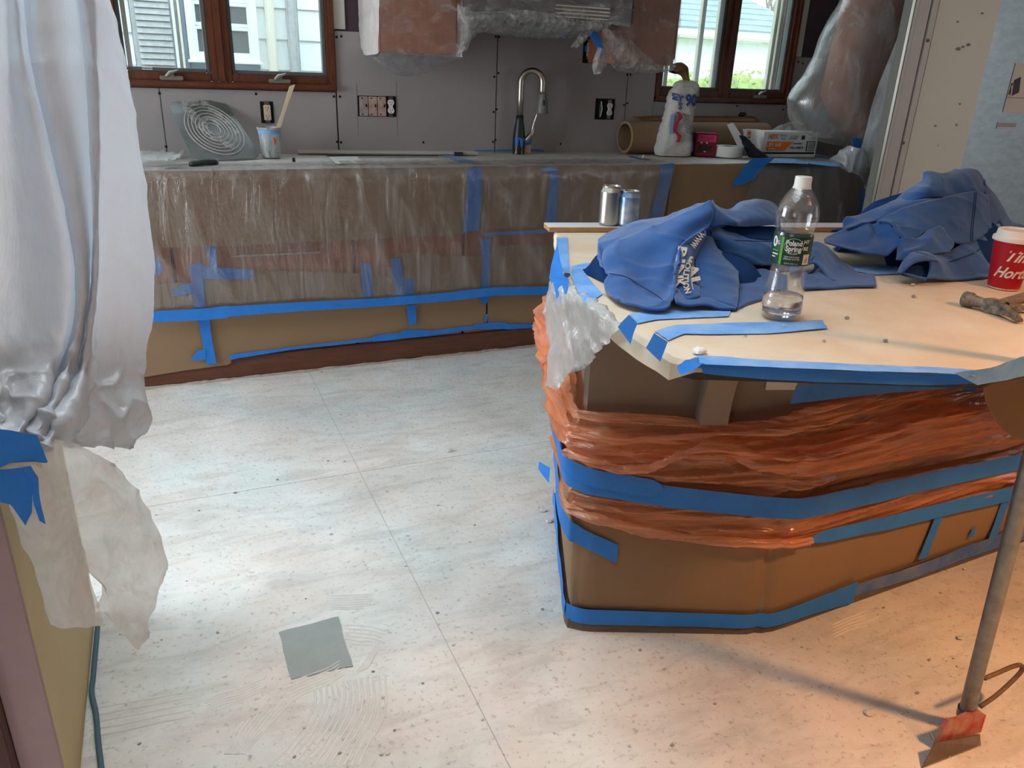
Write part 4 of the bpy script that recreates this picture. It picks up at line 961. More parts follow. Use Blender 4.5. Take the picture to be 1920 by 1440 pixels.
def joint_tape():
    c = S(1363, 293, z=CT); r = 0.088; h = 0.058
    t = thing('joint_tape_roll', c, 'white roll of paper joint tape lying flat beside the red box', 'tape roll')
    MB().lathe([(0.034, 0), (r-0.002, 0), (r, 0.003), (r, h-0.003), (r-0.002, h), (0.034, h)], c, 44).build('wound_tape', M['offwhite'], t, angle=35)
    MB().lathe([(0.034, 0.0), (0.034, h), (0.030, h), (0.030, 0)], c, 32).build('core', M['paperd'], t, angle=35)
joint_tape()
a0 = S(1369, 232, y=-0.30); a1 = S(1391, 270, y=-0.33); a2 = Vector((a1.x+0.03, -0.345, CT+0.012)); s_ = Vector((0.017, -0.004, 0.006))
tag(MB().slab([a0-s_, a0+s_, a1+s_*1.5, a2+s_*1.7, a2-s_*1.7, a1-s_*1.5], (0, 0.003, 0)).build('taping_knife', M['offwhite']), 'pale flat paddle leaning up behind the joint tape roll', 'paddle')
def black_bag():
    mb = MB(); b = S(1408, 293, z=CT); b.y = -0.40
    top = S(1390, 254, y=-0.38)
    rows = []
    for j in range(16):
        k = j/15; c = b.lerp(top, k); r = lerp(0.062, 0.012, k**0.8); row = []
        for i in range(24):
            a = 2*PI*i/24; q = c+Vector((r*math.cos(a), r*0.55*math.sin(a), 0)); q.z = max(CT+0.001, q.z); row.append(q+Vector((math.cos(a), math.sin(a)*.5, 0))*0.014*ridge((q.x*30, q.y*30, q.z*24), 5)*(0.4 if j == 0 else 1))
        rows.append(row)
    tag(mb.grid(rows, closed=True).build('black_sleeve', M['blackbag'], smooth=True), 'crumpled shiny black plastic sleeve between joint tape and white carton', 'plastic bag')
black_bag()
crumple('film_heap', [[(1440, 247), (1462, 236), (1490, 228), (1508, 232)], [(1440, 252), (1465, 244), (1490, 238), (1512, 242)], [(1440, 258), (1470, 256), (1495, 254), (1515, 256)]], lambda u, v: S(u, v, y=-0.20-0.003*(v-230)), 'whitewrap', 'heap of white film behind the white carton', 0.010, 8)

# ================================================================ UPPER CABINETS, HOOD AND THEIR WRAPS
def upper(x0, x1, z0, label, dx):
    t = thing('wall_cabinet', ((x0+x1)/2, -0.17, z0), label, 'cabinet')
    MB().bbox((x0, -0.31, z0), (x1, -0.003, 2.25), 0.003).build('body', M['cabinet'], t)
    MB().bbox((x0+0.002, -0.331, z0+0.002), (dx, -0.312, 2.25), 0.004).build('door', M['cabinet'], t)
    MB().bbox((dx+0.004, -0.327, z0+0.03), (x1-0.002, -0.312, 2.25), 0.003).build('face_frame', M['cabinet'], t)
    return t
upper(0.987, 1.372, 1.414, 'film-wrapped reddish wall cabinet beside the wide window', 1.352)
upper(2.245, 2.606, 1.41, 'film-wrapped reddish wall cabinet beside the small window', 2.585)
hd_ = thing('range_hood', (1.75, -0.25, 1.58), 'dark steel range hood wrapped in film between the wall cabinets', 'range hood')
MB().bbox((1.376, -0.46, 1.585), (2.24, -0.003, 1.66), 0.006).build('hood_shell', M['hood'], hd_)
MB().slab([(1.376, -0.46, 1.66), (1.376, -0.003, 1.66), (1.376, -0.003, 2.2), (1.376, -0.25, 2.2)], (0.864, 0, 0)).build('hood_canopy', M['hood'], hd_)
for k in range(4): MB().bbox((1.80, -0.468, 1.60+k*0.016), (2.10, -0.461, 1.606+k*0.016), 0.002).build('vent_bar', M['steel'], hd_)
MB().bbox((1.5, -0.4, 1.575), (2.0, -0.1, 1.5845), 0.002).build('filter', M['darkgrey'], hd_)

def wrapsheet(name, curves, mt, label, amp=0.006, seed=0, fs=(18, 18, 18), nu=50, nv=30, fine=0.4):
    rows = loft(curves, nu, nv, lambda u, v, p: amp*(max(0, ridge((p.x*fs[0], p.y*fs[1], p.z*fs[2]), seed))**2+fine*max(0, ridge((p.x*fs[0]*2.3+p.z*7, p.y*fs[1]*2, p.z*fs[2]*2.2), seed+3))**2))
    return tag(MB().grid(rows).build(name, M[mt], smooth=True), label, 'plastic sheet')
Yq = lambda l, y: [S(u, v, y=y) for u, v in l]
# left cabinet
wrapsheet('cabinet_film', [[Vector((0.983, -0.337, z)) for z in (2.0, 1.7, 1.5, 1.408)], [Vector((1.18, -0.342, z)) for z in (2.0, 1.7, 1.5, 1.406)], [Vector((1.355, -0.342, z)) for z in (2.0, 1.72, 1.56, 1.406)], [Vector((1.375, -0.36, z)) for z in (2.0, 1.75, 1.62, 1.406)]], 'cabfilm', 'clear film stretched over the front of the cabinet by the wide window', 0.012, 4, (3, 3, 11), 40, 50)
wrapsheet('cabinet_film', [[Vector((0.972, -0.005, z)) for z in (2.0, 1.7, 1.5, 1.43)], [Vector((0.966, -0.12, z)) for z in (2.0, 1.7, 1.5, 1.40)], [Vector((0.974, -0.24, z)) for z in (2.0, 1.7, 1.5, 1.40)], [Vector((0.983, -0.338, z)) for z in (2.0, 1.7, 1.5, 1.41)]], 'sideplastic', 'bright white film on the window-side of the wall cabinet', 0.010, 6, (10, 10, 5), 34, 24)
strip([((681, -20), (687, -20)), ((683, 40), (688, 40)), ((682, 75), (687, 80)), ((681, 98), (684, 98))], Yp(-0.012), 'thin blue tape line up the wall beside the wrapped cabinet')
ctop = Yq([(712, 98), (760, 99), (810, 101), (864, 104)], -0.336)
csag = Yq([(697, 104), (718, 124), (740, 137), (760, 142), (790, 138), (830, 122), (864, 105)], -0.19)
cback = [Vector((0.985, -0.012, 1.43)), Vector((1.1, -0.012, 1.40)), Vector((1.25, -0.012, 1.405)), Vector((1.37, -0.012, 1.42))]
wrapsheet('sagging_film', [ctop, [a.lerp(b, 0.5)+Vector((0, -0.03, -0.01)) for a, b in zip(resample(ctop, 8), resample(csag, 8))], csag, cback], 'sag', 'loose film sagging in a pouch below the cabinet by the wide window', 0.004, 2, (10, 10, 10))
# hood film and its bunched hem
wrapsheet('hood_film', [Yq([(862, -60), (960, -60), (1070, -60), (1186, -60)], -0.47), Yq([(862, 0), (960, -5), (1070, 0), (1184, 8)], -0.475), Yq([(866, 26), (940, 24), (1060, 32), (1180, 52)], -0.48)], 'cabfilm', 'clear film stretched over the range hood', 0.010, 12, (8, 8, 14))
wrapsheet('bunched_film', [Yq([(856, 8), (880, 22), (930, 24), (985, 20), (1040, 28), (1085, 38), (1120, 40), (1150, 42)], -0.49), Yq([(858, 40), (884, 38), (930, 34), (985, 36), (1040, 44), (1080, 48), (1110, 52), (1140, 50)], -0.50), Yq([(864, 85), (888, 58), (930, 56), (985, 58), (1035, 64), (1075, 62), (1095, 56), (1125, 56)], -0.40), Yq([(870, 92), (896, 60), (930, 62), (985, 68), (1035, 70), (1078, 68), (1092, 64), (1118, 60)], -0.25)], 'bunch', 'bunched milky film hem gathered under the range hood', 0.008, 15, (34, 20, 24), 90, 24)
wrapsheet('bunched_film', [Yq([(858, 10), (866, 40), (864, 80), (862, 102)], -0.345), Yq([(872, 14), (878, 45), (874, 75), (866, 98)], -0.38), Yq([(888, 22), (890, 40), (884, 64), (876, 90)], -0.36)], 'bunch', 'gathered film corner between wall cabinet and range hood', 0.010, 17, (36, 20, 8), 30, 16)
# right cabinet film
wrapsheet('cabinet_film', [Yq([(1148, -40), (1150, 0), (1146, 30), (1136, 44)], -0.342), Yq([(1200, -40), (1196, 0), (1186, 50), (1170, 70)], -0.346), Yq([(1250, -40), (1245, 20), (1232, 80), (1210, 112)], -0.344), Yq([(1279, -40), (1276, 20), (1271, 80), (1265, 125)], -0.340)], 'cabfilm', 'clear film stretched over the cabinet by the small window', 0.012, 21, (10, 4, 3), 44, 44)
wrapsheet('bunched_film', [Yq([(1124, 44), (1150, 52), (1180, 74), (1205, 100), (1235, 120), (1266, 126)], -0.36), Yq([(1128, 50), (1150, 66), (1172, 92), (1196, 114), (1228, 128), (1264, 128)], -0.385), Yq([(1132, 70), (1144, 92), (1158, 112), (1180, 126), (1215, 134), (1262, 129)], -0.34), Yq([(1134, 84), (1140, 106), (1150, 124), (1172, 134), (1205, 136), (1255, 131)], -0.22)], 'bunch', 'swag of bunched film under the cabinet by the small window', 0.008, 23, (20, 16, 16), 60, 26)
wrapsheet('film_tail', [Yq([(1096, 52), (1086, 66), (1076, 80), (1073, 90)], -0.37), Yq([(1106, 56), (1096, 70), (1084, 84), (1078, 90)], -0.39), Yq([(1116, 56), (1104, 66), (1092, 78), (1082, 86)], -0.37)], 'bunch', 'short twisted film tail hanging below the hood hem', 0.008, 24, (30, 20, 12), 20, 12)
wrapsheet('film_tail', [Yq([(1122, 88), (1114, 108), (1111, 126), (1114, 139)], -0.34), Yq([(1128, 90), (1124, 110), (1122, 128), (1124, 138)], -0.36), Yq([(1134, 92), (1136, 112), (1136, 122), (1128, 132)], -0.34)], 'bunch', 'twisted white film tail hanging beside the blue tape loop', 0.008, 25, (30, 20, 12), 20, 12)
strip([((1100, 64), (1118, 56)), ((1110, 74), (1124, 68)), ((1118, 88), (1130, 84)), ((1124, 104), (1132, 100)), ((1127, 112), (1131, 108))], Yp(-0.33), 'bright blue tape loop hanging from the bunched film', wob=0.004)
strip([((1096, 86), (1096, 97)), ((1112, 84), (1114, 98))], Yp(-0.008), 'blue tape patch on the small outlet under the hood hem')
gang_box('outlet_box', 1095, 66, 1113, 119, 'dark outlet with blue tape half hidden by the film swag', ['v'])
strip([((1048, 69), (1050, 72)), ((1064, 66), (1066, 69))], Yp(-0.3), 'short violet-blue tape scrap under the hood film')

# ================================================================ TALL WRAPPED CABINET END
def tall_wrap():
    lv = [(-60, 1606, 1752), (0, 1590, 1722), (60, 1556, 1702), (120, 1532, 1680), (170, 1497, 1660), (200, 1488, 1652), (235, 1498, 1640), (262, 1535, 1626), (276, 1588, 1616)]
    yc = -0.40; rows = []
    for v, a, b in lv:
        A = S(a, v, y=yc); B = S(b, v, y=yc); c = (A+B)/2; hw = (B-A).length/2; row = []
        dz = (B.z-A.z)/2
        for k in range(40):
            t_ = 2*PI*k/40; row.append(Vector((c.x+hw*math.cos(t_), yc-min(0.20, hw*0.8)*math.sin(t_), c.z+dz*math.cos(t_))))
        rows.append(row)
    cols = [[rows[j][k] for j in range(len(rows))] for k in range(40)]
    g = [resample(c, 60) for c in cols]; g = [[g[k][j] for k in range(40)] for j in range(61)]
    out = []
    for j, r in enumerate(g):
        c = sum(r, Vector())/40; row = []
        for k, p in enumerate(r):
            n = (p-c); n.z = 0; n.normalize(); tie = max(0, (j-44)/16)
            a = 2*PI*k/40
            row.append(p+n*(0.010*max(0, ridge((p.x*9, p.y*9, p.z*5), 31))**2+tie*0.014*math.sin(a*11+nz(p, 5)*2)))
        out.append(row)
    tag(MB().grid(out, closed=True).build('tall_wrap_film', M['bagwrap'], smooth=True), 'bulging clear film bag wrapped round the tall brown cabinet end and tied', 'plastic sheet')
    core = MB()
    A = S(1580, 0, y=-0.40); 
    x0, x1 = S(1560, 120, y=yc).x, S(1664, 120, y=yc).x
    crv = []
    lc = [(-60, 1606, 1742), (0, 1590, 1712), (100, 1566, 1672), (180, 1550, 1640), (225, 1572, 1628), (255, 1596, 1618)]
    rr = []
    for v, a, b in lc:
        A = S(a, v, y=yc); B = S(b, v, y=yc); c = (A+B)/2; hw = (B-A).length/2
        rr.append([Vector((c.x+hw*0.94*math.copysign(abs(math.cos(q))**0.6, math.cos(q)), yc-0.12*math.copysign(abs(math.sin(q))**0.6, math.sin(q)), c.z)) for q in [2*PI*k/28 for k in range(28)]])
    tag(core.grid(rr, closed=True).build('cabinet_end', M['cabinet'], smooth=True), 'reddish brown cabinet end inside the tied film bag', 'cabinet')
tall_wrap()
wrapsheet('white_film', [Yq([(1700, 30), (1671, 100), (1641, 175), (1624, 240), (1612, 290), (1615, 340), (1622, 400)], -0.64), Yq([(1718, 30), (1694, 100), (1666, 190), (1650, 260), (1638, 310), (1636, 350), (1638, 400)], -0.68), Yq([(1745, 30), (1722, 110), (1700, 200), (1680, 290), (1670, 350), (1665, 400)], -0.66)], 'whitewrap', 'bright white film lobe between the tied bag and the refrigerator', 0.010, 33, (10, 10, 4), 50, 20)
wrapsheet('film_skirt', [Yq([(1588, 274), (1572, 288), (1556, 300), (1566, 314)], -0.60), Yq([(1600, 276), (1592, 292), (1584, 308), (1590, 320)], -0.67), Yq([(1612, 278), (1612, 300), (1604, 316), (1610, 330)], -0.69), Yq([(1618, 278), (1628, 300), (1628, 330), (1622, 352)], -0.66)], 'whitewrap', 'pale flared film skirt below the blue tie on the counter end', 0.012, 35, (20, 14, 8), 26, 26)
strip([((1598, 262), (1600, 276)), ((1606, 258), (1608, 278)), ((1616, 259), (1616, 275))], Yp(-0.575), 'blue tape tie round the neck of the tied film bag', wob=0.004)
strip([((1612, 356), (1628, 352)), ((1610, 376), (1626, 374)), ((1608, 402), (1624, 400))], Yp(-0.66), 'blue tape hanging at the counter end beside the refrigerator')

# ================================================================ REFRIGERATOR
FY = -1.48
ux = [S(u, 110, y=FY).x for u in (1684, 1691, 1700, 1724, 1738, 1852)]
fx1 = ux[0]+1.55
fr_ = thing('refrigerator', ((ux[0]+fx1)/2, FY+0.3, 0), 'tall refrigerator side with cream panel, trim strips and galvanised sheet', 'refrigerator')
MB().box((ux[0]+0.75, FY+0.031, 0.02), (fx1, FY+0.62, 2.1)).build('body', M['galv'], fr_)
MB().bbox((ux[0]+0.004, FY+0.012, 0.02), (fx1, FY+0.03, 2.1), 0.002).build('galvanised_side', M['galv'], fr_)
MB().bbox((ux[0], FY-0.012, 0.02), (ux[1], FY+0.03, 2.1), 0.003).build('edge_strip', M['alu'], fr_)
for a, b, m_, d in [(ux[1]+0.001, ux[2]-0.004, 'trimgrey', 0.012), (ux[2]+0.001, ux[3]-0.004, 'trimgrey', 0.004), (ux[3]+0.002, ux[4]-0.004, 'trimgrey', 0.006), (ux[4]+0.002, ux[5], 'fridge_cream', 0.0)]:
    MB().bbox((a, FY-d, 0.02), (b, FY+0.011, 2.1), 0.0025).build('side_panel' if m_ == 'fridge_cream' else 'trim_strip', M[m_], fr_)
for u in (2, 3, 4): MB().box((ux[u]-0.0045, FY+0.002, 0.02), (ux[u]+0.002, FY+0.0112, 2.1)).build('rust_seam', M['seam'], fr_)
for u, v in [(1740, 76), (1694, 268)]:
    p = S(u, v, y=FY-0.008); MB().lathe([(0.0001, -0.006), (0.006, -0.004), (0.0075, 0)], (0, 0, 0), 12).xf(Matrix.Translation(p) @ Matrix.Rotation(-PI/2, 4, 'X')).build('panel_screw', M['sash'], fr_, smooth=True)
def blot(u, v, r, seed):
    p = S(u, v, y=FY-0.0015); m_ = MB(); n = 22
    pts = [p+Vector((r*(1+0.8*nz((k*1.3, seed, 0), 1))*math.cos(2*PI*k/n)*1.6, 0, r*(1+0.8*nz((k*1.3, seed, 5), 1))*math.sin(2*PI*k/n)*0.7)) for k in range(n)]
    m_.slab(pts, (0, 0.001, 0)); m_.build('grime_spot', M['sash'], fr_)
for u, v, r, s_ in [(1797, 92, 0.010, 1), (1806, 88, 0.006, 2), (1816, 84, 0.009, 3), (1716, 90, 0.006, 4), (1842, 25, 0.006, 5), (1796, 41, 0.005, 6), (1800, 195, 0.005, 7), (1754, 236, 0.005, 8)]: blot(u, v, r, s_)
FYg = FY+0.010
a = S(1896, 118, y=FYg); b = S(1990, 213, y=FYg)
stk = MB().bbox((S(1893, 160, y=FYg).x, FYg-0.002, b.z), (b.x, FYg, a.z), 0.0008).build('tip_sticker', mat('beige_sticker', (188, 172, 160), 0.6), fr_)
x0 = S(1893, 160, y=FYg).x
MB().box((x0+0.002, FYg-0.0028, lerp(b.z, a.z, .30)), (b.x-0.002, FYg-0.002, lerp(b.z, a.z, .31))).build('print_line', M['ink'], stk)
P_ = lambda x, z: Vector((x0+x, FYg-0.003, b.z+z))
h_ = a.z-b.z
MB().slab([P_(0.030, h_*0.34), P_(0.075, h_*0.42), P_(0.060, h_*0.74), P_(0.018, h_*0.66)], (0, 0.0004, 0)).build('tipping_box_mark', M['ink'], stk)
mm = MB()
for q in [[(-0.0, .36), (0.008, .38), (0.010, .52), (0.004, .52)], [(0.010, .36), (0.018, .35), (0.012, .50), (0.007, .49)], [(0.004, .50), (0.016, .58), (0.014, .62), (0.002, .53)], [(0.002, .56), (0.007, .55), (0.009, .60), (0.004, .61)]]:
    mm.slab([P_(x+0.002, z*h_) for x, z in q], (0, 0.0004, 0))
mm.build('person_mark', M['ink'], stk)
a = S(1871, 229, y=FYg); b = S(1904, 241, y=FYg)
lb = MB().box((a.x, FYg-0.0015, b.z), (b.x, FYg, a.z)).build('small_sticker', mat('beige_sticker_small', (178, 168, 160), 0.6), fr_)
for k in range(2): MB().box((a.x+0.004, FYg-0.002, lerp(b.z, a.z, .35+.3*k)), (b.x-0.006, FYg-0.0015, lerp(b.z, a.z, .45+.3*k))).build('print_line', M['ink'], lb)
# ================================================================ ISLAND
IA, IB, IC, IL = Vector((0.841, -2.70, 0)), Vector((1.313, -2.895, 0)), Vector((2.43, -2.84, 0)), Vector((1.10, -2.107, 0))
def outn(P, Q): d = (Q-P).normalized(); return Vector((d.y, -d.x, 0))
nLA, nAB, nBC = outn(IL, IA), outn(IA, IB), outn(IB, IC)
def IS(s, z, off=0.0):
    if s < 0: p = IA.lerp(IL, -s); n = nLA
    elif s < 1: p = IA.lerp(IB, s); n = nAB
    else: p = IB.lerp(IC, s-1); n = nBC
    for c, n1, n2, w1, w2 in ((0, nLA, nAB, 0.08, 0.11), (1, nAB, nBC, 0.11, 0.05)):
        if -w1 < s-c < w2:
            t = (s-c+w1)/(w1+w2); n = n1.lerp(n2, t).normalized()
            k = 1-abs(t-0.5)*2; p = p-(n1+n2).normalized()*0.012*k*k
    return p+n*off+Vector((0, 0, z))
def tab(t, s):
    if s <= t[0][0]: return t[0][1]
    for (a, x), (b, y) in zip(t, t[1:]):
        if s <= b: return lerp(x, y, (s-a)/(b-a))
    return t[-1][1]
SMAX = 2.32
isl = thing('kitchen_island', (1.6, -2.5, 0), 'taupe kitchen island base wrapped in orange film, paper and blue tape', 'island')
bp = [IA, IB, IB+(IC-IB)*(SMAX-1), Vector((2.79, -2.50, 0)), Vector((1.86, -2.31, 0)), IL]
MB().prism([(p.x, p.y) for p in bp], 0.0, 0.89).build('base', M['taupe'], isl)
MB().slab([IS(0.0, 0.60, 0.0), IS(0.0, 0.885, 0.0), IS(-0.06, 0.885, 0.0), IS(-0.06, 0.60, 0.0)], nLA*0.006).build('corner_stile', M['taupe'], isl)
# corbel under the overhang
d = (IB-IA).normalized(); c0 = IA.lerp(IB, 0.50)
prof = [(0, 0.62), (0.045, 0.62), (0.052, 0.68), (0.075, 0.76), (0.12, 0.82), (0.20, 0.85), (0.22, 0.862), (0.22, 0.888), (0, 0.888)]
MB().slab([c0+nAB*o+Vector((0, 0, z)) for o, z in prof], d*0.065).build('corbel', M['taupe'], isl)
op = MB().slab([IS(s, z, 0.001) for s, z in [(0.80, 0.695), (0.80, 0.815), (0.945, 0.815), (0.945, 0.695)]], nAB*0.006).build('outlet_plate', M['offwhite'], isl)
for z in (0.735, 0.775):
    cc = IS(0.872, z, 0.0072)
    q = [cc+d*(0.016*math.cos(2*PI*k/18))+Vector((0, 0, max(-0.013, min(0.013, 0.016*math.sin(2*PI*k/18))))) for k in range(18)]
    MB().slab(q, nAB*0.002).build('receptacle_face', M['white'], op)
    for dx in (-0.006, 0.006): MB().slab([cc+d*(dx+a)+Vector((0, 0, b))+nAB*0.002 for a, b in [(-.0013, 0), (.0013, 0), (.0013, .008), (-.0013, .008)]], nAB*0.0006).build('slot', M['black'], op)
    MB().slab([cc+d*(0.0028*math.cos(k*PI/4))+Vector((0, 0, -0.007+0.0028*math.sin(k*PI/4)))+nAB*0.002 for k in range(8)], nAB*0.0006).build('ground_hole', M['black'], op)
# shoe moulding
g = [[IS(lerp(-1, SMAX, i/90), z, o) for z, o in ((0.0, 0.014), (0.03, 0.014), (0.036, 0.002))] for i in range(91)]
tag(MB().grid(g).build('shoe_moulding', M['dirtbase']), 'dusty dark shoe moulding at the foot of the island', 'moulding')

def band(name, top, bot, off, bulge, fold, mt, label, seed, ns=300, nzv=40, fy=24, leftb=0.0, cat='plastic sheet', s0=-1.0, s1=SMAX, sharp=3.0):
    rows = []
    for j in range(nzv+1):
        v = j/nzv; row = []
        for i in range(ns+1):
            s = lerp(s0, s1, i/ns); z = lerp(tab(top, s), tab(bot, s), v)
            # hem waviness
            z += 0.010*nz((s*3, v*1.2, seed), 1)*(1 if mt != 'paperd' else 0.3)
            f = max(0, ridge((s*1.1+seed, z*fy+s*1.2*nz((s, 0, 0), 1.5, seed), seed*0.3), seed))**sharp
            f2 = max(0, ridge((s*4, z*fy*2.1, 4), seed+2))**sharp
            o = off+bulge*math.sin(PI*v)**0.7*(0.6+0.8*max(0, nz((s*1.3, seed, 0), 1)+0.3))+fold*(f+0.45*f2)+leftb*max(0, min(1, -s*3))*math.sin(PI*min(1, v*1.1))
            row.append(IS(s, z, o))
        rows.append(row)
    return tag(MB().grid(rows).build(name, M[mt], smooth=True), label, cat)
MID = [(-1, 0.63), (-0.6, 0.585), (-0.3, 0.525), (0, 0.468), (0.41, 0.430), (1, 0.403), (1.87, 0.352), (2.32, 0.33)]
LOW = [(-1, 0.46), (-0.4, 0.40), (0, 0.37), (0.3, 0.325), (0.65, 0.30), (1.06, 0.287), (1.87, 0.231), (2.32, 0.21)]
band('masking_paper', [(s, z+0.05) for s, z in LOW], [(-1, 0.06), (0, 0.072), (0.5, 0.060), (1, 0.055), (2.32, 0.05)], 0.006, 0.010, 0.0, 'paperd', 'kraft paper skirt round the lower island below the orange film', 1, 160, 20, cat='paper sheet')
UP = [(-1, 0.72), (-0.5, 0.68), (0, 0.632), (0.4, 0.632), (0.6, 0.615), (0.8, 0.63), (1.0, 0.665), (1.3, 0.70), (1.6, 0.70), (2.0, 0.66), (2.32, 0.62)]
band('orange_film', UP, [(s, z-0.01) for s, z in MID], 0.008, 0.028, 0.020, 'orangefilm', 'wide gathered band of orange plastic film round the island', 3, 340, 54, leftb=0.035)
band('orange_film', [(s, z+0.012) for s, z in MID], LOW, 0.008, 0.022, 0.018, 'orangefilm', 'lower gathered band of orange plastic film round the island', 7, 340, 40, leftb=0.03)
band('orange_film', [(-1, 0.70), (0, 0.60), (0.4, 0.585), (0.62, 0.595), (0.9, 0.575), (1.4, 0.62), (2.32, 0.56)], [(-1, 0.64), (0, 0.515), (0.3, 0.50), (0.5, 0.535), (0.62, 0.55), (0.8, 0.50), (1.2, 0.47), (2.32, 0.40)], 0.030, 0.020, 0.018, 'orangefilm', 'loose outer fold of orange film across the island front', 11, 300, 26, leftb=0.04)
band('orange_film', [(-1, 0.74), (-0.75, 0.71), (-0.45, 0.66)], [(-1, 0.55), (-0.7, 0.53), (-0.45, 0.56)], 0.05, 0.05, 0.02, 'pinkfilm', 'pale puffed lump of orange film on the end of the island', 13, 60, 24, s0=-0.98, s1=-0.45)

hem = lambda l, w_: ([(s, z+w_) for s, z in l], [(s, z-w_) for s, z in l])
for l, w_, off, lb, sd in [([(s, z-0.008) for s, z in UP if s >= -0.5], 0.011, 0.030, 'gathered upper hem of the orange film under the corbel', 61),
    ([(0.0, 0.535), (0.15, 0.508), (0.28, 0.512), (0.40, 0.545), (0.52, 0.572), (0.66, 0.575), (0.78, 0.555), (0.95, 0.545), (1.1, 0.56), (1.3, 0.585), (1.6, 0.57), (1.9, 0.53)], 0.010, 0.058, 'wavy loose hem of the outer orange film fold', 63),
    ([(s, z+0.004) for s, z in LOW if -0.5 < s < 1.1], 0.013, 0.034, 'gathered lower hem of the orange film above the paper skirt', 65),
    ([(-0.5, 0.64), (-0.2, 0.60), (0.0, 0.575), (0.3, 0.585), (0.6, 0.60), (0.9, 0.615), (1.2, 0.65), (1.7, 0.66), (2.2, 0.62)], 0.007, 0.044, 'thin creased fold of orange film across the island front', 67)]:
    tp_, bt_ = hem(l, w_); s0_, s1_ = l[0][0], l[-1][0]
    band('orange_film_hem', tp_, bt_, off, 0.010, 0.009, 'orangehem', lb, sd, int(110*(s1_-s0_)), 12, fy=70, s0=s0_, s1=s1_)
def istrip(pts, label, mt='tape', wob=0.003, sub=8, rnd=False):
    """pts: (s, ztop, zbot, offset)"""
    n = (len(pts)-1)*sub; A = []; B = []; sd = random.uniform(0, 40)
    for i in range(n+1):
        t = i/n*(len(pts)-1); k = min(int(t), len(pts)-2); f = t-k
        q = [lerp(a, b, f) for a, b in zip(pts[k], pts[k+1])]
        if rnd and i > n-4: r = (n-i)/4; c = (q[1]+q[2])/2; h = (q[1]-q[2])/2*math.sqrt(max(0.02, 1-(1-r)**2)); q[1] = c+h; q[2] = c-h
        A.append(IS(q[0], q[1], q[3])); B.append(IS(q[0], q[2], q[3]))
    rows = displace([[a.lerp(b, j/4) for a, b in zip(A, B)] for j in range(5)], lambda u, v, p: wob*(nz(p, 9, sd)+0.4*nz(p, 30, sd)))
    return tag(MB().grid(rows).build('masking_tape', M[mt], smooth=True), label, 'tape')
istrip([(-0.95, 0.665, 0.615, 0.075), (-0.6, 0.625, 0.560, 0.080), (-0.3, 0.565, 0.495, 0.070), (-0.1, 0.525, 0.455, 0.05), (0.05, 0.487, 0.428, 0.048), (0.41, 0.460, 0.402, 0.05), (1.0, 0.432, 0.374, 0.052), (1.4, 0.408, 0.352, 0.05), (1.87, 0.379, 0.325, 0.05), (2.3, 0.36, 0.31, 0.05)], 'long blue tape belt round the orange film on the island')
istrip([(-0.12, 0.535, 0.50, 0.058), (0.06, 0.50, 0.452, 0.055), (0.22, 0.488, 0.440, 0.056), (0.37, 0.475, 0.430, 0.057)], 'round-ended overlap of blue tape on the island belt near the corner', rnd=True)
istrip([(-0.4, 0.44, 0.37, 0.052), (-0.15, 0.41, 0.33, 0.05), (-0.03, 0.345, 0.285, 0.035), (0.05, 0.312, 0.262, 0.024), (0.20, 0.275, 0.222, 0.024)], 'blue tape hooked round the island corner below the orange film', wob=0.004)
istrip([(1.05, 0.292, 0.280, 0.032), (1.12, 0.300, 0.262, 0.03), (1.35, 0.285, 0.238, 0.03), (1.6, 0.270, 0.222, 0.03), (1.93, 0.250, 0.195, 0.03), (2.05, 0.24, 0.19, 0.03)], 'blue tape along the lower hem of the orange film')
istrip([(1.505, 0.225, 0.205, 0.022), (1.50, 0.15, 0.149, 0.022)], None) if False else None
def ivert(s0, s1, wd, z0, z1, label, mt='tape'):
    A = []; B = []
    for k in range(9):
        t = k/8; s = lerp(s0, s1, t); z = lerp(z0, z1, t); A.append(IS(s, z, 0.022)); B.append(IS(s+wd, z, 0.022))
    rows = displace([[a.lerp(b, j/3) for a, b in zip(A, B)] for j in range(4)], lambda u, v, p: 0.002*nz(p, 20, s0))
    return tag(MB().grid(rows).build('masking_tape', M[mt], smooth=True), label, 'tape')
ivert(1.52, 1.50, 0.035, 0.225, 0.085, 'upright blue tape on the island paper skirt, nearer the corner')
ivert(1.80, 1.79, 0.035, 0.21, 0.075, 'upright blue tape on the island paper skirt by the scraper pole')
ivert(1.70, 1.695, 0.02, 0.135, 0.105, 'tiny blue tape scrap on the island paper skirt')
istrip([(-0.02, 0.074, 0.026, 0.018), (0.3, 0.074, 0.028, 0.019), (0.7, 0.070, 0.026, 0.019), (1.0, 0.068, 0.024, 0.02), (1.15, 0.072, 0.018, 0.02), (1.28, 0.085, 0.012, 0.024)], 'dusty blue tape along the foot of the island front', 'tape', 0.0015)
istrip([(1.27, 0.070, 0.030, 0.019), (1.5, 0.066, 0.018, 0.02), (1.75, 0.072, 0.022, 0.02), (2.0, 0.075, 0.015, 0.02), (2.3, 0.07, 0.02, 0.02)], 'dust-greyed blue tape along the foot of the island near the scraper', 'tapegrey', 0.004)
istrip([(-0.95, 0.07, 0.02, 0.018), (-0.5, 0.07, 0.02, 0.018), (-0.03, 0.07, 0.026, 0.018)], 'blue tape along the foot of the island end')
istrip([(-0.56, 0.30, 0.275, 0.085), (-0.5, 0.30, 0.25, 0.055)], 'loose blue tape flag sticking out from the island end')
FBC = lambda off: (lambda u, v: SP(u, v, IB+nBC*off, nBC))
strip([((1492, 722), (1480, 757)), ((1560, 718), (1555, 748)), ((1650, 716), (1650, 738)), ((1760, 720), (1760, 729)), ((1830, 726), (1828, 732))], FBC(0.055), 'dark blue tape under the island edge above the orange film', 'tape')
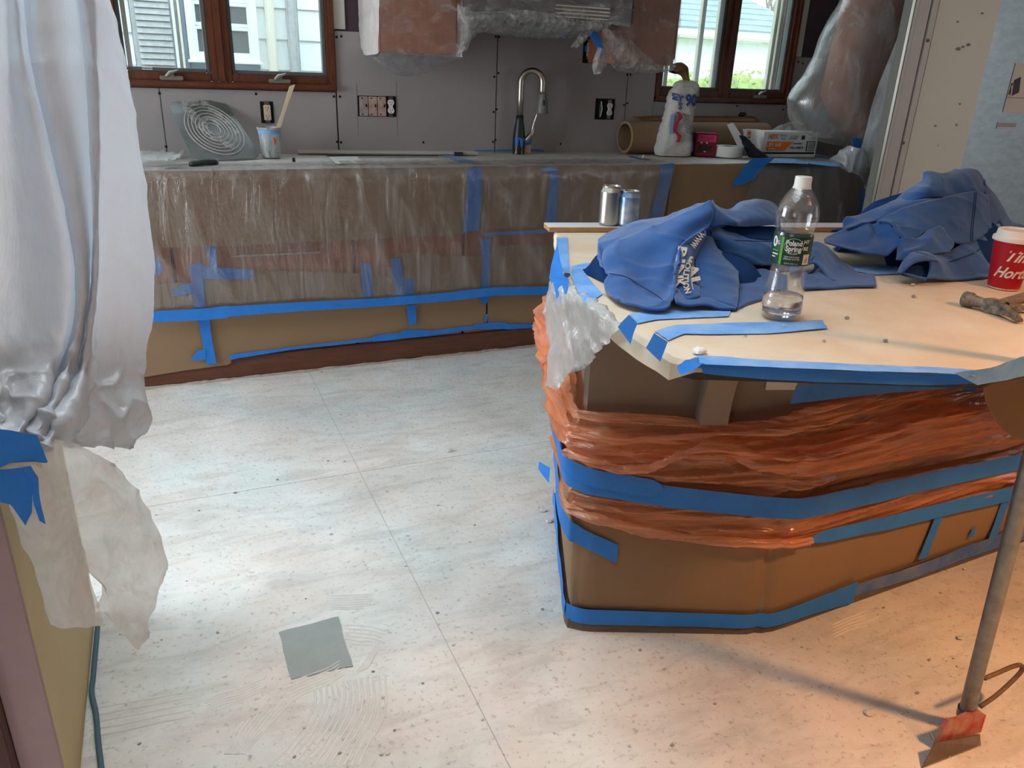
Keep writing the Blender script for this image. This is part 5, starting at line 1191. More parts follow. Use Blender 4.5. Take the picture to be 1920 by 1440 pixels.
rows = loft([[FBC(0.12)(u, v) for u, v in c] for c in ([(1842, 724), (1870, 712), (1930, 702)], [(1852, 760), (1880, 750), (1930, 745)], [(1862, 782), (1890, 795), (1930, 800)], [(1880, 805), (1905, 822), (1930, 832)])], 16, 16, lambda u, v, p: 0.006*nz(p, 9, 3))
tag(solidify(MB().grid(rows).build('paper_flap', M['paperd'], smooth=True), 0.001), 'hanging flap of kraft paper at the island edge above the scraper pole', 'paper')

# ---- island top
TP = [Vector(p) for p in [(1.035, -2.12, 0), (0.875, -2.47, 0), (0.775, -2.78, 0), (0.752, -2.95, 0), (0.742, -3.145, 0), (0.763, -3.172, 0), (1.185, -3.352, 0), (1.215, -3.352, 0), (1.334, -3.341, 0), (2.9, -3.265, 0), (2.9, -2.585, 0), (1.86, -2.335, 0)]]
cen = Vector((1.5, -2.8, 0))
def shrink(P, k):
    out = []
    for i, p in enumerate(P):
        a, b = P[i-1], P[(i+1) % len(P)]; n = ((p-a).normalized()+(b-p).normalized()); n = Vector((n.y, -n.x, 0)).normalized()
        if n.dot(p-cen) < 0: n = -n
        out.append(p+n*k)
    return out
ti = shrink(TP, -0.012)
tag(MB().prism([(p.x, p.y) for p in ti], 0.891, 0.926).build('island_worktop', mat('dark_stone_edge', (58, 54, 52), 0.4, var=0.3, vscale=60)), 'dark stone island worktop hidden under taped kraft paper', 'worktop')
def densify(P, d):
    out = []
    for a, b in zip(P, P[1:]+P[:1]):
        n = max(1, int((b-a).length/d)); out += [a.lerp(b, k/n) for k in range(n)]
    return out
rim = densify(TP, 0.03); ro = shrink(rim, 1.0)
nr = [(b-a).normalized() for a, b in zip(rim, ro)]
pm = MB(); N_ = len(rim)
def lipdrop(p):
    return 0.034 if (p.x < 0.80 and -3.17 < p.y < -2.85) else 0.010
r0 = [p-n*0.006+Vector((0, 0, 0.9295)) for p, n in zip(rim, nr)]
r1 = [p+n*0.004+Vector((0, 0, 0.9285)) for p, n in zip(rim, nr)]
r2 = [p+n*0.012+Vector((0, 0, 0.920)) for p, n in zip(rim, nr)]
r3 = [p+n*(0.014+0.006*nz(p, 9, 2))+Vector((0, 0, 0.925-lipdrop(p)+0.006*nz(p, 12, 5))) for p, n in zip(rim, nr)]
pm.add(r0, [tuple(range(N_))]); pm.grid([r0, r1, r2, r3], closed=True)
tag(pm.build('masking_paper', M['paperdusty']), 'plaster-dusted kraft paper covering the island top', 'paper sheet')
IZ = 0.9302
ZT_ = lambda u, v: S(u, v, z=IZ+0.0008)
L2 = 'tapedustsheen'
strip([((1043, 446), (1064, 446)), ((1048, 490), (1067, 490)), ((1056, 512), (1069, 514))], ZT_, 'pale blue tape along the left rim of the island top by the board', L2)
strip([((1070, 500), (1072, 516)), ((1095, 495), (1095, 505)), ((1132, 492), (1132, 501))], ZT_, 'pale blue tape slipping under the folded sweatshirt', L2)
strip([((1070, 516), (1090, 504)), ((1082, 545), (1110, 530)), ((1099, 573), (1130, 552))], ZT_, 'wide pale blue tape at the notch of the island rim', L2)
nL = Vector((-0.98, 0.2, 0)).normalized()
FLP = lambda off: (lambda u, v: SP(u, v, Vector((0.80, -2.75, 0))+nL*off, nL))
strip([((1044, 450), (1050, 480)), ((1036, 490), (1058, 515)), ((1030, 522), (1068, 524)), ((1044, 548), (1062, 548)), ((1046, 580), (1056, 560))], FLP(0.034), 'creased blue tape folded over the rim of the island end', 'tape', wob=0.006)
strip([((1180, 590), (1195, 608)), ((1215, 583), (1232, 600)), ((1290, 583), (1292, 597)), ((1370, 584), (1366, 594))], ZT_, 'pale blue tape strip on the island top below the lettered sweatshirt', L2)
strip([((1226, 622), (1252, 640)), ((1262, 611), (1282, 627)), ((1330, 608), (1336, 628)), ((1450, 604), (1450, 626)), ((1546, 601), (1552, 617))], ZT_, 'pale blue tape strip on the island top below the water bottle', L2, jag=0.006)
nF = outn(TP[3], TP[4]); 
FC = lambda off: (lambda u, v: SP(u, v, TP[3]+nF*off, nF))
strip([((1180, 590), (1196, 607)), ((1170, 600), (1190, 622)), ((1160, 613), (1184, 646))], FC(0.030), 'blue tape end bent over the clipped island corner, upper one', 'tape')
strip([((1228, 624), (1254, 641)), ((1220, 640), (1247, 660)), ((1213, 652), (1240, 678))], FC(0.030), 'blue tape end bent over the clipped island corner, lower one', 'tape')
strip([((1268, 692), (1276, 706)), ((1285, 678), (1300, 698)), ((1312, 668), (1324, 684))], lambda u, v: S(u, v, z=IZ-0.002), 'crumpled blue tape knot on the island front corner', 'tape', wob=0.006)
strip([((1308, 668), (1312, 684)), ((1450, 676), (1450, 690)), ((1600, 684), (1600, 696)), ((1750, 690), (1750, 701)), ((1826, 694), (1828, 706))], ZT_, 'pale blue tape along the top of the island front edge', L2, wob=0.002)
nE = outn(TP[5], TP[6]); nG = outn(TP[8], TP[9])
FE = lambda off: (lambda u, v: SP(u, v, TP[5]+nE*off, nE)); FG = lambda off: (lambda u, v: SP(u, v, TP[8]+nG*off, nG))
strip([((1312, 682), (1318, 700)), ((1450, 689), (1450, 712)), ((1600, 696), (1600, 718)), ((1750, 701), (1750, 722)), ((1822, 704), (1828, 718))], FE(0.022), 'blue tape down the island front edge', 'tape', wob=0.003)
strip([((1786, 698), (1832, 722)), ((1850, 690), (1862, 716)), ((1920, 668), (1920, 704)), ((1960, 656), (1960, 692))], FG(0.024), 'slate blue tape round the island edge bend', 'tapedustsheen', wob=0.004)
strip([((1588, 497), (1590, 507)), ((1640, 497), (1640, 516)), ((1694, 500), (1690, 514))], ZT_, 'pale blue tape on the island top between the two sweatshirts', L2)
# draped bag piece at the island corner
def over_rim(c, off):
    P = [FLP(off)(u, v) for u, v in c]; a = P[0]; q = a-nL*0.028; q.z = min(a.z, 0.914)
    return [q]+P
wrapsheet('bag_piece', [over_rim(c, 0.028) for c in ([(1033, 530), (1026, 575), (1024, 610), (1032, 650), (1029, 722)], [(1066, 545), (1052, 590), (1046, 625), (1048, 670), (1040, 726)], [(1095, 565), (1085, 610), (1078, 650), (1070, 690), (1054, 730)], [(1120, 578), (1112, 622), (1106, 652), (1092, 682), (1068, 706)], [(1164, 618), (1150, 640), (1132, 654), (1118, 672), (1098, 690)])], 'bagpiece', 'torn grey-white plastic bag draped over the island corner', 0.010, 41, (14, 14, 10), 50, 46, 0.5)

# ================================================================ THINGS ON THE ISLAND
bd = MB(); bdir = (Vector((1.86, -2.335, 0))-Vector((1.0, -2.146, 0))).normalized(); bn = Vector((-bdir.y, bdir.x, 0))
b0 = Vector((0.995, -2.145, IZ+0.001)); b1 = b0+bdir*1.05
t = thing('shelf_board', b0, 'long board with white face and raw pine edge along the back of the island', 'board')
MB().slab([b0, b1, b1+bn*0.07, b0+bn*0.07], (0, 0, 0.013)).build('board_core', M['boardedge'], t)
MB().slab([b0+Vector((0, 0, 0.0132)), b1+Vector((0, 0, 0.0132)), b1+bn*0.07+Vector((0, 0, 0.0132)), b0+bn*0.07+Vector((0, 0, 0.0132))], (0, 0, 0.001)).build('white_face', M['boardtop'], t)
BZ = IZ+0.0155
def soda(c, mt, label, h=0.118, r=0.031, dent=0.0):
    t = thing('drink_can', c, label, 'can')
    MB().lathe([(0.001, 0.006), (0.022, 0.004), (0.025, 0.0), (r, 0.008), (r, h-0.016), (0.0255, h-0.004), (0.0268, h-0.002), (0.0268, h)], c, 36).build('can_body', mt, t, angle=24)
    MB().lathe([(0.0268, h), (0.0255, h+0.001), (0.024, h-0.004), (0.001, h-0.004)], c, 36).build('can_lid', M['can'], t, angle=30)
    o = c+Vector((0.004, -0.004, h-0.003)); MB().bbox(o-Vector((0.010, 0.006, 0)), o+Vector((0.010, 0.006, 0.0014)), 0.0006).build('ring_pull', M['can'], t)
c1 = S(1160, 433, z=BZ); k1 = b0+bdir*((c1-b0).dot(bdir))+bn*0.036; k1.z = BZ
k2 = k1+bdir*0.052-bn*0.018; k2.z = BZ
soda(k1, M['can'], 'plain silver drink can standing on the board behind the blue one', 0.112)
soda(k2, M['canblue'], 'blue and silver printed drink can standing on the board', 0.101)

def cyl_fn(c, rf, toward):
    tw = Vector((toward.x, toward.y, 0)).normalized(); rt = Vector((-tw.y, tw.x, 0))
    return lambda x, y: c+(tw*math.cos(x/rf(y))+rt*math.sin(x/rf(y)))*rf(y)+Vector((0, 0, y))
def bottle():
    b = S(1462, 594, z=IZ+0.002); K = 1.0
    t = thing('water_bottle', b, 'clear one-litre water bottle with dark green label and white cap', 'bottle')
    prof = [(0.012, 0.006), (0.026, 0.0), (0.036, 0.003), (0.0385, 0.012), (0.0385, 0.030), (0.0375, 0.036), (0.0372, 0.042), (0.0355, 0.062), (0.0328, 0.086), (0.0315, 0.099), (0.0325, 0.104), (0.0345, 0.107), (0.0352, 0.110), (0.0352, 0.160), (0.0342, 0.165), (0.0345, 0.169), (0.0362, 0.174), (0.0388, 0.192), (0.0385, 0.202), (0.034, 0.218), (0.024, 0.236), (0.0165, 0.246), (0.0135, 0.249), (0.0135, 0.254)]
    P = [Vector((r, 0, z)) for r, z in prof]; P = resample(P, 90)
    m_ = MB(); rows = []
    for p in P:
        row = []
        for k in range(48):
            a = 2*PI*k/48; r = p.x
            if p.z < 0.016: r *= 1-0.05*(1-p.z/0.016)*(1+math.cos(a*5))
            if 0.045 < p.z < 0.098: r *= 1-0.012*(1+math.cos(a*6))*math.sin(PI*(p.z-0.045)/0.053)
            row.append(b+Vector((r*math.cos(a), r*math.sin(a), p.z)))
        rows.append(row)
    m_.grid(rows, closed=True); m_.build('bottle_shell', M['pet'], t, smooth=True)
    MB().lathe([(0.001, 0.008), (0.030, 0.006), (0.0372, 0.014), (0.0372, 0.030), (0.0362, 0.038), (0.0360, 0.045), (0.001, 0.045)], b, 40).build('water', M['water'], t, smooth=True)
    MB().lathe([(0.0356, 0.1085), (0.0357, 0.109), (0.0357, 0.1615), (0.0356, 0.162)], b, 56).build('label', M['labelgreen'], t, smooth=True)
    MB().lathe([(0.0148, 0.246), (0.0156, 0.247), (0.0156, 0.250), (0.0150, 0.251), (0.0150, 0.264), (0.0142, 0.266), (0.001, 0.2665)], b, 32).build('cap', M['white'], t, angle=35)
    MB().lathe([(0.0142, 0.2445), (0.0168, 0.245), (0.0168, 0.2465), (0.0142, 0.247)], b, 32).build('cap_ring', M['white'], t, angle=35)
    tw = CAM-b; f = cyl_fn(b, lambda y: 0.0361, tw)
    def wr(txt, cx, cz, sz, mt, wd=None, bold=0.0):
        tb = MB(); text_on(tb, txt, sz, lambda x, y: f(cx+x, cz+y), width=wd, bold=bold); tb.build('lettering', M[mt], t)
    wr('Poland', 0.0035, 0.1500, 0.0135, 'white', 0.029, 0.0004); wr('Spring', 0.0035, 0.1395, 0.0135, 'white', 0.029, 0.0004); wr('EST. 1845', 0.004, 0.132, 0.0035, 'white')
    wr('100% NATURAL\nSPRING WATER', 0.003, 0.1225, 0.0042, 'white'); wr('33.8 FL OZ (1 L)', 0.003, 0.1125, 0.0036, 'white')
    wr('0', -0.036, 0.148, 0.026, 'white', 0.013, 0.001); wr('%', -0.0265, 0.1480, 0.011, 'white')
    for x0, x1, z, mt in [(-0.042, -0.025, 0.133, 'limegreen'), (-0.040, -0.024, 0.1265, 'white'), (-0.040, -0.030, 0.121, 'white')]: MB().grid([[f(lerp(x0, x1, i/5), z+dz) for i in range(6)] for dz in (-0.0011, 0.0011)]).build('print_line', M[mt], t)
    wr('HY', 0.0275, 0.153, 0.0095, 'white', None, 0.0003); wr('RE', 0.0275, 0.1405, 0.0095, 'white', None, 0.0003)
    MB().grid([[f(lerp(-0.0205, -0.0155, i/3), z) for i in range(4)] for z in (0.1095, 0.13, 0.1605)]).build('lime_stripe', M['limegreen'], t)
    MB().grid([[f(lerp(0.0245, 0.040, i/4), z) for i in range(5)] for z in (0.111, 0.130)]).build('white_panel', M['offwhite'], t)
    f2 = cyl_fn(b, lambda y: 0.0364, tw)
    tb = MB(); text_on(tb, 'd', 0.014, lambda x, y: f2(0.031+x, 0.119+y)); tb.build('lettering', M['ink'], t)
    ring_ = [f2(0.0035+0.0172*math.cos(a), 0.1445+0.0145*math.sin(a)) for a in [2*PI*k/40 for k in range(41)]]
    MB().tube(ring_, 0.0003, 4, cap=False).build('logo_ring', M['white'], t)
    for k in range(16):
        a = random.uniform(0, 6.28); z = random.uniform(0.168, 0.215); r = 0.037 if z < 0.2 else 0.033
        o = b+Vector((r*math.cos(a), r*math.sin(a), z)); MB().lathe([(0.0001, -0.0012), (0.0012, 0), (0.0001, 0.0012)], o, 8).build('droplet', M['water'], t, smooth=True)
bottle()

def cup():
    b = S(1886, 541, z=IZ+0.001); b = b+Vector((0.004, 0.01, 0))
    t = thing('coffee_cup', b, 'red takeaway coffee cup with white script lettering and white lid', 'cup')
    MB().lathe([(0.001, 0.004), (0.031, 0.004), (0.0312, 0.0), (0.033, 0.0), (0.0335, 0.004)], b, 40).build('foot_rim', M['lid'], t, smooth=True)
    MB().lathe([(0.0334, 0.003), (0.0445, 0.112)], b, 48).build('sleeve', M['cupred'], t, smooth=True)
    MB().lathe([(0.0445, 0.109), (0.0478, 0.109), (0.0485, 0.112), (0.0475, 0.118), (0.044, 0.120), (0.0425, 0.122), (0.0415, 0.132), (0.040, 0.134), (0.0375, 0.1335), (0.036, 0.130), (0.001, 0.130)], b, 48).build('lid', M['lid'], t, angle=50)
    f = cyl_fn(b, lambda y: 0.0337+0.0102*y/0.1, CAM-b)
    tb = MB(); text_on(tb, 'Tim', 0.034, lambda x, y: f(0.013+x+y*0.12, 0.078+y), shear=0.35, bold=0.0008); text_on(tb, 'Hortons', 0.034, lambda x, y: f(0.024+x*0.88+y*0.12, 0.040+y), shear=0.35, bold=0.0008); tb.build('lettering', M['lid'], t)
cup()

def hammer():
    f0 = S(1810, 560, z=IZ+0.016); cl = S(1880, 578, z=IZ+0.014); t1 = S(1912, 602, z=IZ+0.006); t2 = S(1926, 580, z=IZ+0.006)
    t = thing('hammer', cl, 'plaster-spattered claw hammer lying on the island top', 'hammer')
    d = (cl-f0).normalized()
    up = Vector((0, 0, 1)); sd0 = d.cross(up).normalized()
    nk = f0+d*0.036
    hm = MB(); hm.tube([f0-d*0.005, f0-d*0.002, f0+d*0.014, f0+d*0.018, nk, nk+d*0.012], [0.0135, 0.0158, 0.0158, 0.0125, 0.0105, 0.012], 18); hm.build('striking_face', M['hammer'], t, angle=45)
    rows = [[c-sd0*w_-up*h_, c+sd0*w_-up*h_, c+sd0*w_+up*h_, c-sd0*w_+up*h_] for c, w_, h_ in [(nk, 0.009, 0.010), (nk+d*0.012, 0.0125, 0.0135), (nk.lerp(cl, 0.6), 0.0125, 0.0135), (cl, 0.015, 0.012)]]
    m_ = MB().grid(rows, closed=True); m_.add(rows[0], [(3, 2, 1, 0)]); m_.add(rows[-1], [(0, 1, 2, 3)]); m_.build('cheek', M['hammer'], t)
    for e, s_ in ((t1, 1), (t2, -1)):
        c0 = cl+sd0*0.0085*(-s_ if (e-cl).dot(sd0) < 0 and s_ > 0 else (1 if (e-cl).dot(sd0) > 0 else -1)); sd = (e-c0).normalized().cross(up); rows = []
        for k in range(7):
            c = c0.lerp(e, k/6)+Vector((0, 0, 0.004*math.sin(PI*k/6))); wd = lerp(0.0085, 0.0075, k/6); th = lerp(0.0115, 0.0025, k/6)
            rows.append([c-sd*wd-up*th, c+sd*wd-up*th, c+sd*wd+up*th, c-sd*wd+up*th])
        m_ = MB().grid(rows, closed=True); m_.add(rows[-1], [(0, 1, 2, 3)]); m_.build('claw', M['hammer'], t)
    h0 = f0.lerp(cl, 0.72); h1 = S(1935, 553, z=IZ+0.013); hd2 = (h1-h0)
    MB().tube([h0, h0+hd2*0.5, h1, h1+hd2*1.6], [0.009, 0.010, 0.0115, 0.012], 12).build('handle', mat('worn_grey_handle', (132, 118, 108), 0.6, var=0.4, vscale=25), t, smooth=True)
hammer()
# plaster blob and crumbs on the island paper
def chip(c, r, seed, name, mt, label, cat, group=None, flat=0.45):
    rows = []
    for j in range(6):
        ph = PI*j/5; row = []
        for k in range(8):
            a = 2*PI*k/8; v = Vector((math.sin(ph)*math.cos(a), math.sin(ph)*math.sin(a)*0.75, math.cos(ph)*flat)); rr = r*(1+0.5*nz((v.x+seed, v.y, v.z), 2.1, seed)); q = c+v*rr+Vector((0, 0, r*flat*0.72)); q.z = max(q.z, c.z+0.0002); row.append(q)
        rows.append(row)
    return tag(MB().grid(rows, closed=True).build(name, mt), label, cat, group)
chip(S(1312, 662, z=IZ+0.001), 0.013, 3, 'plaster_blob', M['white'], 'white plaster blob on the island top near the front edge', 'plaster blob')
for i, (u, v) in enumerate([(1430, 580), (1588, 597), (1713, 557), (1712, 535), (1545, 640), (1398, 630), (1470, 612), (1660, 640)]):
    chip(S(u, v, z=IZ+0.001), random.uniform(0.003, 0.006), i+20, 'crumb', M['chipd'] if i % 3 else M['chip'], 'tiny plaster crumb on the island top', 'crumb', 'crumbs on the island top')
# ================================================================ SWEATSHIRTS (folded cloth lofted fold by fold)
def z6(x, y): return (1000+x/4.0, 330+y/4.0)
def z7(x, y): return (1400+x/3.6923, 300+y/3.6923)
def fold_part(parent, name, curves, mt='fabric', amp=0.004, seed=0, nu=44, nv=22, thick=0.004):
    """curves: list of lists of (u, v, y) points in the photo frame with their depth"""
    C = []
    for c in curves:
        pts = []
        for q in c:
            p = S(q[0], q[1], y=q[2])
            if p.z < IZ+0.003: p = S(q[0], q[1], z=IZ+0.003)
            pts.append(p)
        C.append(pts)
    rows = loft(C, nu, nv, lambda u, v, p: amp*(nz(p, 14, seed)+0.5*nz(p, 34, seed)+1.6*max(0, ridge((p.x*7+p.z*9, p.y*7, p.z*12), seed))**5))
    for r in rows:
        for p in r: p.z = max(p.z, IZ+0.0025)
    o = MB().grid(rows).build(name, M[mt], parent, smooth=True)
    solidify(o, thick)
    return o
def g6(l): return [(*z6(x, y), d) for x, y, d in l]
def g7(l): return [(*z7(x, y), d) for x, y, d in l]
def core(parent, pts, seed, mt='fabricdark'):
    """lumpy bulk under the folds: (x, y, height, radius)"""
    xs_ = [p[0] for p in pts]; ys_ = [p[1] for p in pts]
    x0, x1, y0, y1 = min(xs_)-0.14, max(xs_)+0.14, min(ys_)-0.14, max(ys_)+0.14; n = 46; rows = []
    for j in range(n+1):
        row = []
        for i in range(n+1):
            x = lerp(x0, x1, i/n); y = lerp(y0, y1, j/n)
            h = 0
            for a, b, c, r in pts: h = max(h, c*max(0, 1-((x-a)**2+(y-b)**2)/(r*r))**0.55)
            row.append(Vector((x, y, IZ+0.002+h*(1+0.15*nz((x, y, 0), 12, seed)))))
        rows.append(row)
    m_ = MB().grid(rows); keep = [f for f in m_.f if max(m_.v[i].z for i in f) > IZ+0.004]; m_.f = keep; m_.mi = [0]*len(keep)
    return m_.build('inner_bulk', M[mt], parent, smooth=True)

h1 = thing('sweatshirt', (1.15, -2.65, IZ), 'blue sweatshirt with tan lettering crumpled on the island beside the cans', 'sweatshirt')
core(h1, [(1.00, -2.66, 0.075, 0.14), (1.08, -2.60, 0.095, 0.14), (1.24, -2.53, 0.105, 0.12), (1.34, -2.52, 0.095, 0.11), (1.16, -2.70, 0.05, 0.10), (1.36, -2.64, 0.02, 0.08)], 1)
# back layer
fold_part(h1, 'back_fold', [g6([(488, 475, -2.52), (560, 430, -2.50), (760, 350, -2.50), (960, 313, -2.52), (1120, 262, -2.56), (1230, 222, -2.60), (1330, 183, -2.62)]),
  g6([(494, 520, -2.58), (570, 470, -2.56), (760, 395, -2.56), (960, 350, -2.58), (1120, 285, -2.61), (1230, 240, -2.63), (1330, 190, -2.65)]),
  g6([(500, 600, -2.62), (560, 545, -2.62), (740, 462, -2.62), (940, 376, -2.63), (1110, 298, -2.65), (1230, 250, -2.66), (1335, 200, -2.67)]),
  g6([(508, 660, -2.64), (590, 600, -2.66), (760, 500, -2.68), (950, 420, -2.68), (1115, 340, -2.69), (1230, 280, -2.69), (1335, 230, -2.69)])], amp=0.003, seed=2)
# main left panel
fold_part(h1, 'front_panel', [g6([(520, 600, -2.66), (552, 545, -2.655), (700, 468, -2.655), (900, 380, -2.66), (1100, 290, -2.68), (1230, 235, -2.69), (1320, 190, -2.695)]),
  g6([(522, 650, -2.70), (580, 610, -2.705), (720, 560, -2.71), (900, 480, -2.71), (1080, 390, -2.72), (1220, 320, -2.72), (1345, 260, -2.72)]),
  g6([(540, 720, -2.735), (640, 700, -2.75), (780, 690, -2.76), (920, 620, -2.755), (1060, 520, -2.75), (1180, 440, -2.735), (1335, 340, -2.725)]),
  g6([(565, 745, -2.76), (690, 770, -2.79), (800, 815, -2.81), (920, 760, -2.81), (1030, 650, -2.79), (1090, 560, -2.765), (1270, 405, -2.74)]),
  g6([(540, 800, -2.77), (660, 860, -2.83), (790, 900, -2.86), (930, 880, -2.865), (1040, 800, -2.84), (1075, 640, -2.80), (1118, 505, -2.77)]),
  g6([(548, 860, -2.79), (640, 925, -2.86), (780, 965, -2.90), (920, 965, -2.92), (1030, 900, -2.90), (1060, 820, -2.86), (1085, 640, -2.82)]),
  g6([(570, 890, -2.80), (650, 935, -2.87), (800, 985, -2.92), (930, 1008, -2.94), (1010, 985, -2.94), (1045, 930, -2.92), (1056, 830, -2.88)])], amp=0.003, seed=3, nu=60, nv=50)
fold_part(h1, 'left_tuck', [g6([(490, 480, -2.53), (486, 540, -2.60), (500, 600, -2.63), (520, 640, -2.66)]), g6([(500, 580, -2.60), (494, 610, -2.64), (506, 640, -2.67), (526, 670, -2.69)]), g6([(510, 640, -2.62), (505, 660, -2.66), (520, 685, -2.70), (548, 715, -2.73)])], amp=0.002, seed=5, nu=16, nv=10)
# lettered chest strip
tx = fold_part(h1, 'lettered_panel', [g6([(1285, 400, -2.735), (1180, 460, -2.75), (1100, 560, -2.785), (1070, 700, -2.82), (1065, 850, -2.86), (1090, 930, -2.90)]),
  g6([(1290, 430, -2.735), (1215, 510, -2.755), (1150, 600, -2.79), (1120, 720, -2.83), (1120, 850, -2.87), (1140, 935, -2.91)]),
  g6([(1295, 450, -2.73), (1235, 540, -2.745), (1190, 630, -2.775), (1175, 740, -2.82), (1190, 850, -2.87), (1200, 920, -2.91)]),
  g6([(1290, 455, -2.72), (1240, 560, -2.73), (1200, 640, -2.76), (1225, 760, -2.81), (1245, 850, -2.865), (1245, 910, -2.905)])], amp=0.001, seed=6, nu=30, nv=16)
# letters run down the strip
def strip_fn(path, wd):
    C = [S(*z6(x, y), y=d-0.012) for x, y, d in path]
    L = sum((b-a).length for a, b in zip(C, C[1:]))
    def fn(x, y):
        t = max(0.001, min(0.999, x/L)); p = catmull(C, t); q = catmull(C, min(1, t+0.02)); tt = (q-p).normalized()
        sd = tt.cross(CAM-p).normalized()
        return p-sd*y
    return fn, L
def letter_run(txt, path, size, bold=0.0, wfrac=1.0):
    fn, L = strip_fn(path, size); tb = MB()
    text_on(tb, txt, size, lambda x, y: fn(L/2+x, y), width=L*wfrac, bold=bold); tb.build('lettering', M['print'], h1)
letter_run('RINK', [(1120, 520, -2.768), (1098, 640, -2.795), (1086, 760, -2.835), (1100, 830, -2.862)], 0.026, 0.001)
letter_run('MOLITION', [(1178, 600, -2.775), (1150, 700, -2.815), (1140, 800, -2.855), (1160, 880, -2.885)], 0.016, 0.0006)
letter_run('AL', [(1188, 660, -2.785), (1200, 740, -2.815), (1222, 850, -2.868)], 0.030, 0.0012)
letter_run('WWW', [(1268, 425, -2.745), (1225, 480, -2.755), (1190, 530, -2.77)], 0.020, 0.0004)
# middle right panel
fold_part(h1, 'side_panel', [g6([(1250, 450, -2.72), (1225, 560, -2.74), (1210, 650, -2.765), (1240, 780, -2.815), (1245, 910, -2.90)]),
  g6([(1300, 452, -2.70), (1290, 560, -2.74), (1285, 670, -2.78), (1300, 800, -2.84), (1300, 920, -2.905)]),
  g6([(1335, 470, -2.685), (1370, 580, -2.74), (1390, 680, -2.79), (1400, 810, -2.85), (1390, 950, -2.93)]),
  g6([(1345, 510, -2.675), (1430, 610, -2.73), (1480, 690, -2.785), (1500, 820, -2.855), (1480, 985, -2.95)]),
  g6([(1350, 530, -2.66), (1460, 620, -2.715), (1525, 705, -2.775), (1535, 830, -2.85), (1520, 1005, -2.955)])], amp=0.002, seed=8, nu=44, nv=34)
fold_part(h1, 'front_hem', [g6([(1062, 840, -2.87), (1060, 900, -2.91), (1070, 950, -2.93)]), g6([(1150, 920, -2.90), (1130, 945, -2.925), (1150, 970, -2.94)]), g6([(1300, 915, -2.905), (1290, 945, -2.93), (1290, 965, -2.94)]), g6([(1400, 960, -2.935), (1400, 980, -2.945), (1400, 1000, -2.955)]), g6([(1520, 985, -2.94), (1520, 1000, -2.95), (1515, 1010, -2.955)])], amp=0.002, seed=9, nu=12, nv=30)
# back right bulge
fold_part(h1, 'hood', [g6([(1330, 190, -2.63), (1400, 245, -2.60), (1480, 250, -2.56), (1550, 205, -2.52), (1680, 178, -2.50), (1790, 198, -2.50), (1850, 260, -2.50)]),
  g6([(1335, 230, -2.66), (1410, 280, -2.65), (1490, 290, -2.63), (1570, 240, -2.58), (1690, 215, -2.56), (1790, 240, -2.55), (1850, 300, -2.54)]),
  g6([(1345, 300, -2.68), (1420, 320, -2.675), (1510, 340, -2.67), (1600, 310, -2.64), (1700, 300, -2.62), (1790, 310, -2.60), (1850, 340, -2.58)]),
  g6([(1330, 380, -2.69), (1420, 365, -2.68), (1510, 375, -2.67), (1600, 380, -2.65), (1700, 375, -2.63), (1790, 370, -2.61), (1850, 380, -2.59)])], amp=0.003, seed=11)
fold_part(h1, 'pocket_fold', [g6([(1320, 410, -2.665), (1380, 395, -2.66), (1460, 430, -2.66), (1600, 475, -2.665), (1740, 490, -2.665), (1850, 490, -2.66)]),
  g6([(1330, 440, -2.685), (1390, 450, -2.69), (1470, 490, -2.695), (1600, 530, -2.70), (1740, 550, -2.70), (1850, 560, -2.69)]),
  g6([(1345, 510, -2.675), (1420, 560, -2.69), (1510, 620, -2.70), (1620, 660, -2.71), (1740, 670, -2.71), (1850, 670, -2.70)])], amp=0.003, seed=13, nu=40, nv=18)
fold_part(h1, 'low_fold', [g6([(1530, 750, -2.74), (1600, 720, -2.73), (1700, 705, -2.72), (1780, 720, -2.72), (1900, 740, -2.72)]),
  g6([(1535, 830, -2.80), (1610, 800, -2.79), (1700, 790, -2.78), (1790, 800, -2.78), (1900, 800, -2.77)]),
  g6([(1530, 920, -2.87), (1610, 880, -2.86), (1710, 880, -2.85), (1790, 870, -2.84), (1900, 860, -2.83)]),
  g6([(1525, 1000, -2.94), (1610, 960, -2.92), (1710, 930, -2.90), (1790, 910, -2.88), (1900, 900, -2.87)])], amp=0.003, seed=15, nu=34, nv=20)
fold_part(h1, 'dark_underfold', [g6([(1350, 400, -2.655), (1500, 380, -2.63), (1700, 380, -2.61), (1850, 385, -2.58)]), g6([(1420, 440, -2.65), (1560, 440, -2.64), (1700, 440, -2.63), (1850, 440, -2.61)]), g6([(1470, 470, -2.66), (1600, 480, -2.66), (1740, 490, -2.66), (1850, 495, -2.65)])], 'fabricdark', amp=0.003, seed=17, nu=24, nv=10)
# sleeve end lying beyond the bottle
fold_part(h1, 'sleeve', [g7([(300, 640, -2.70), (400, 600, -2.70), (480, 575, -2.68), (560, 610, -2.68), (640, 690, -2.70), (680, 770, -2.74)]),
  g7([(300, 700, -2.72), (400, 660, -2.73), (480, 640, -2.73), (550, 690, -2.74), (610, 760, -2.76), (650, 815, -2.79)]),
  g7([(300, 800, -2.78), (400, 740, -2.77), (470, 720, -2.77), (520, 760, -2.79), (560, 820, -2.82), (600, 850, -2.83)])], amp=0.002, seed=19, nu=34, nv=16)
fold_part(h1, 'sleeve_cuff', [g7([(470, 660, -2.74), (500, 690, -2.745), (505, 730, -2.76), (470, 770, -2.79), (400, 800, -2.80)]), g7([(440, 700, -2.76), (470, 715, -2.765), (470, 745, -2.78), (440, 775, -2.80), (380, 810, -2.81)])], 'fabricdark', amp=0.001, seed=20, nu=16, nv=6)
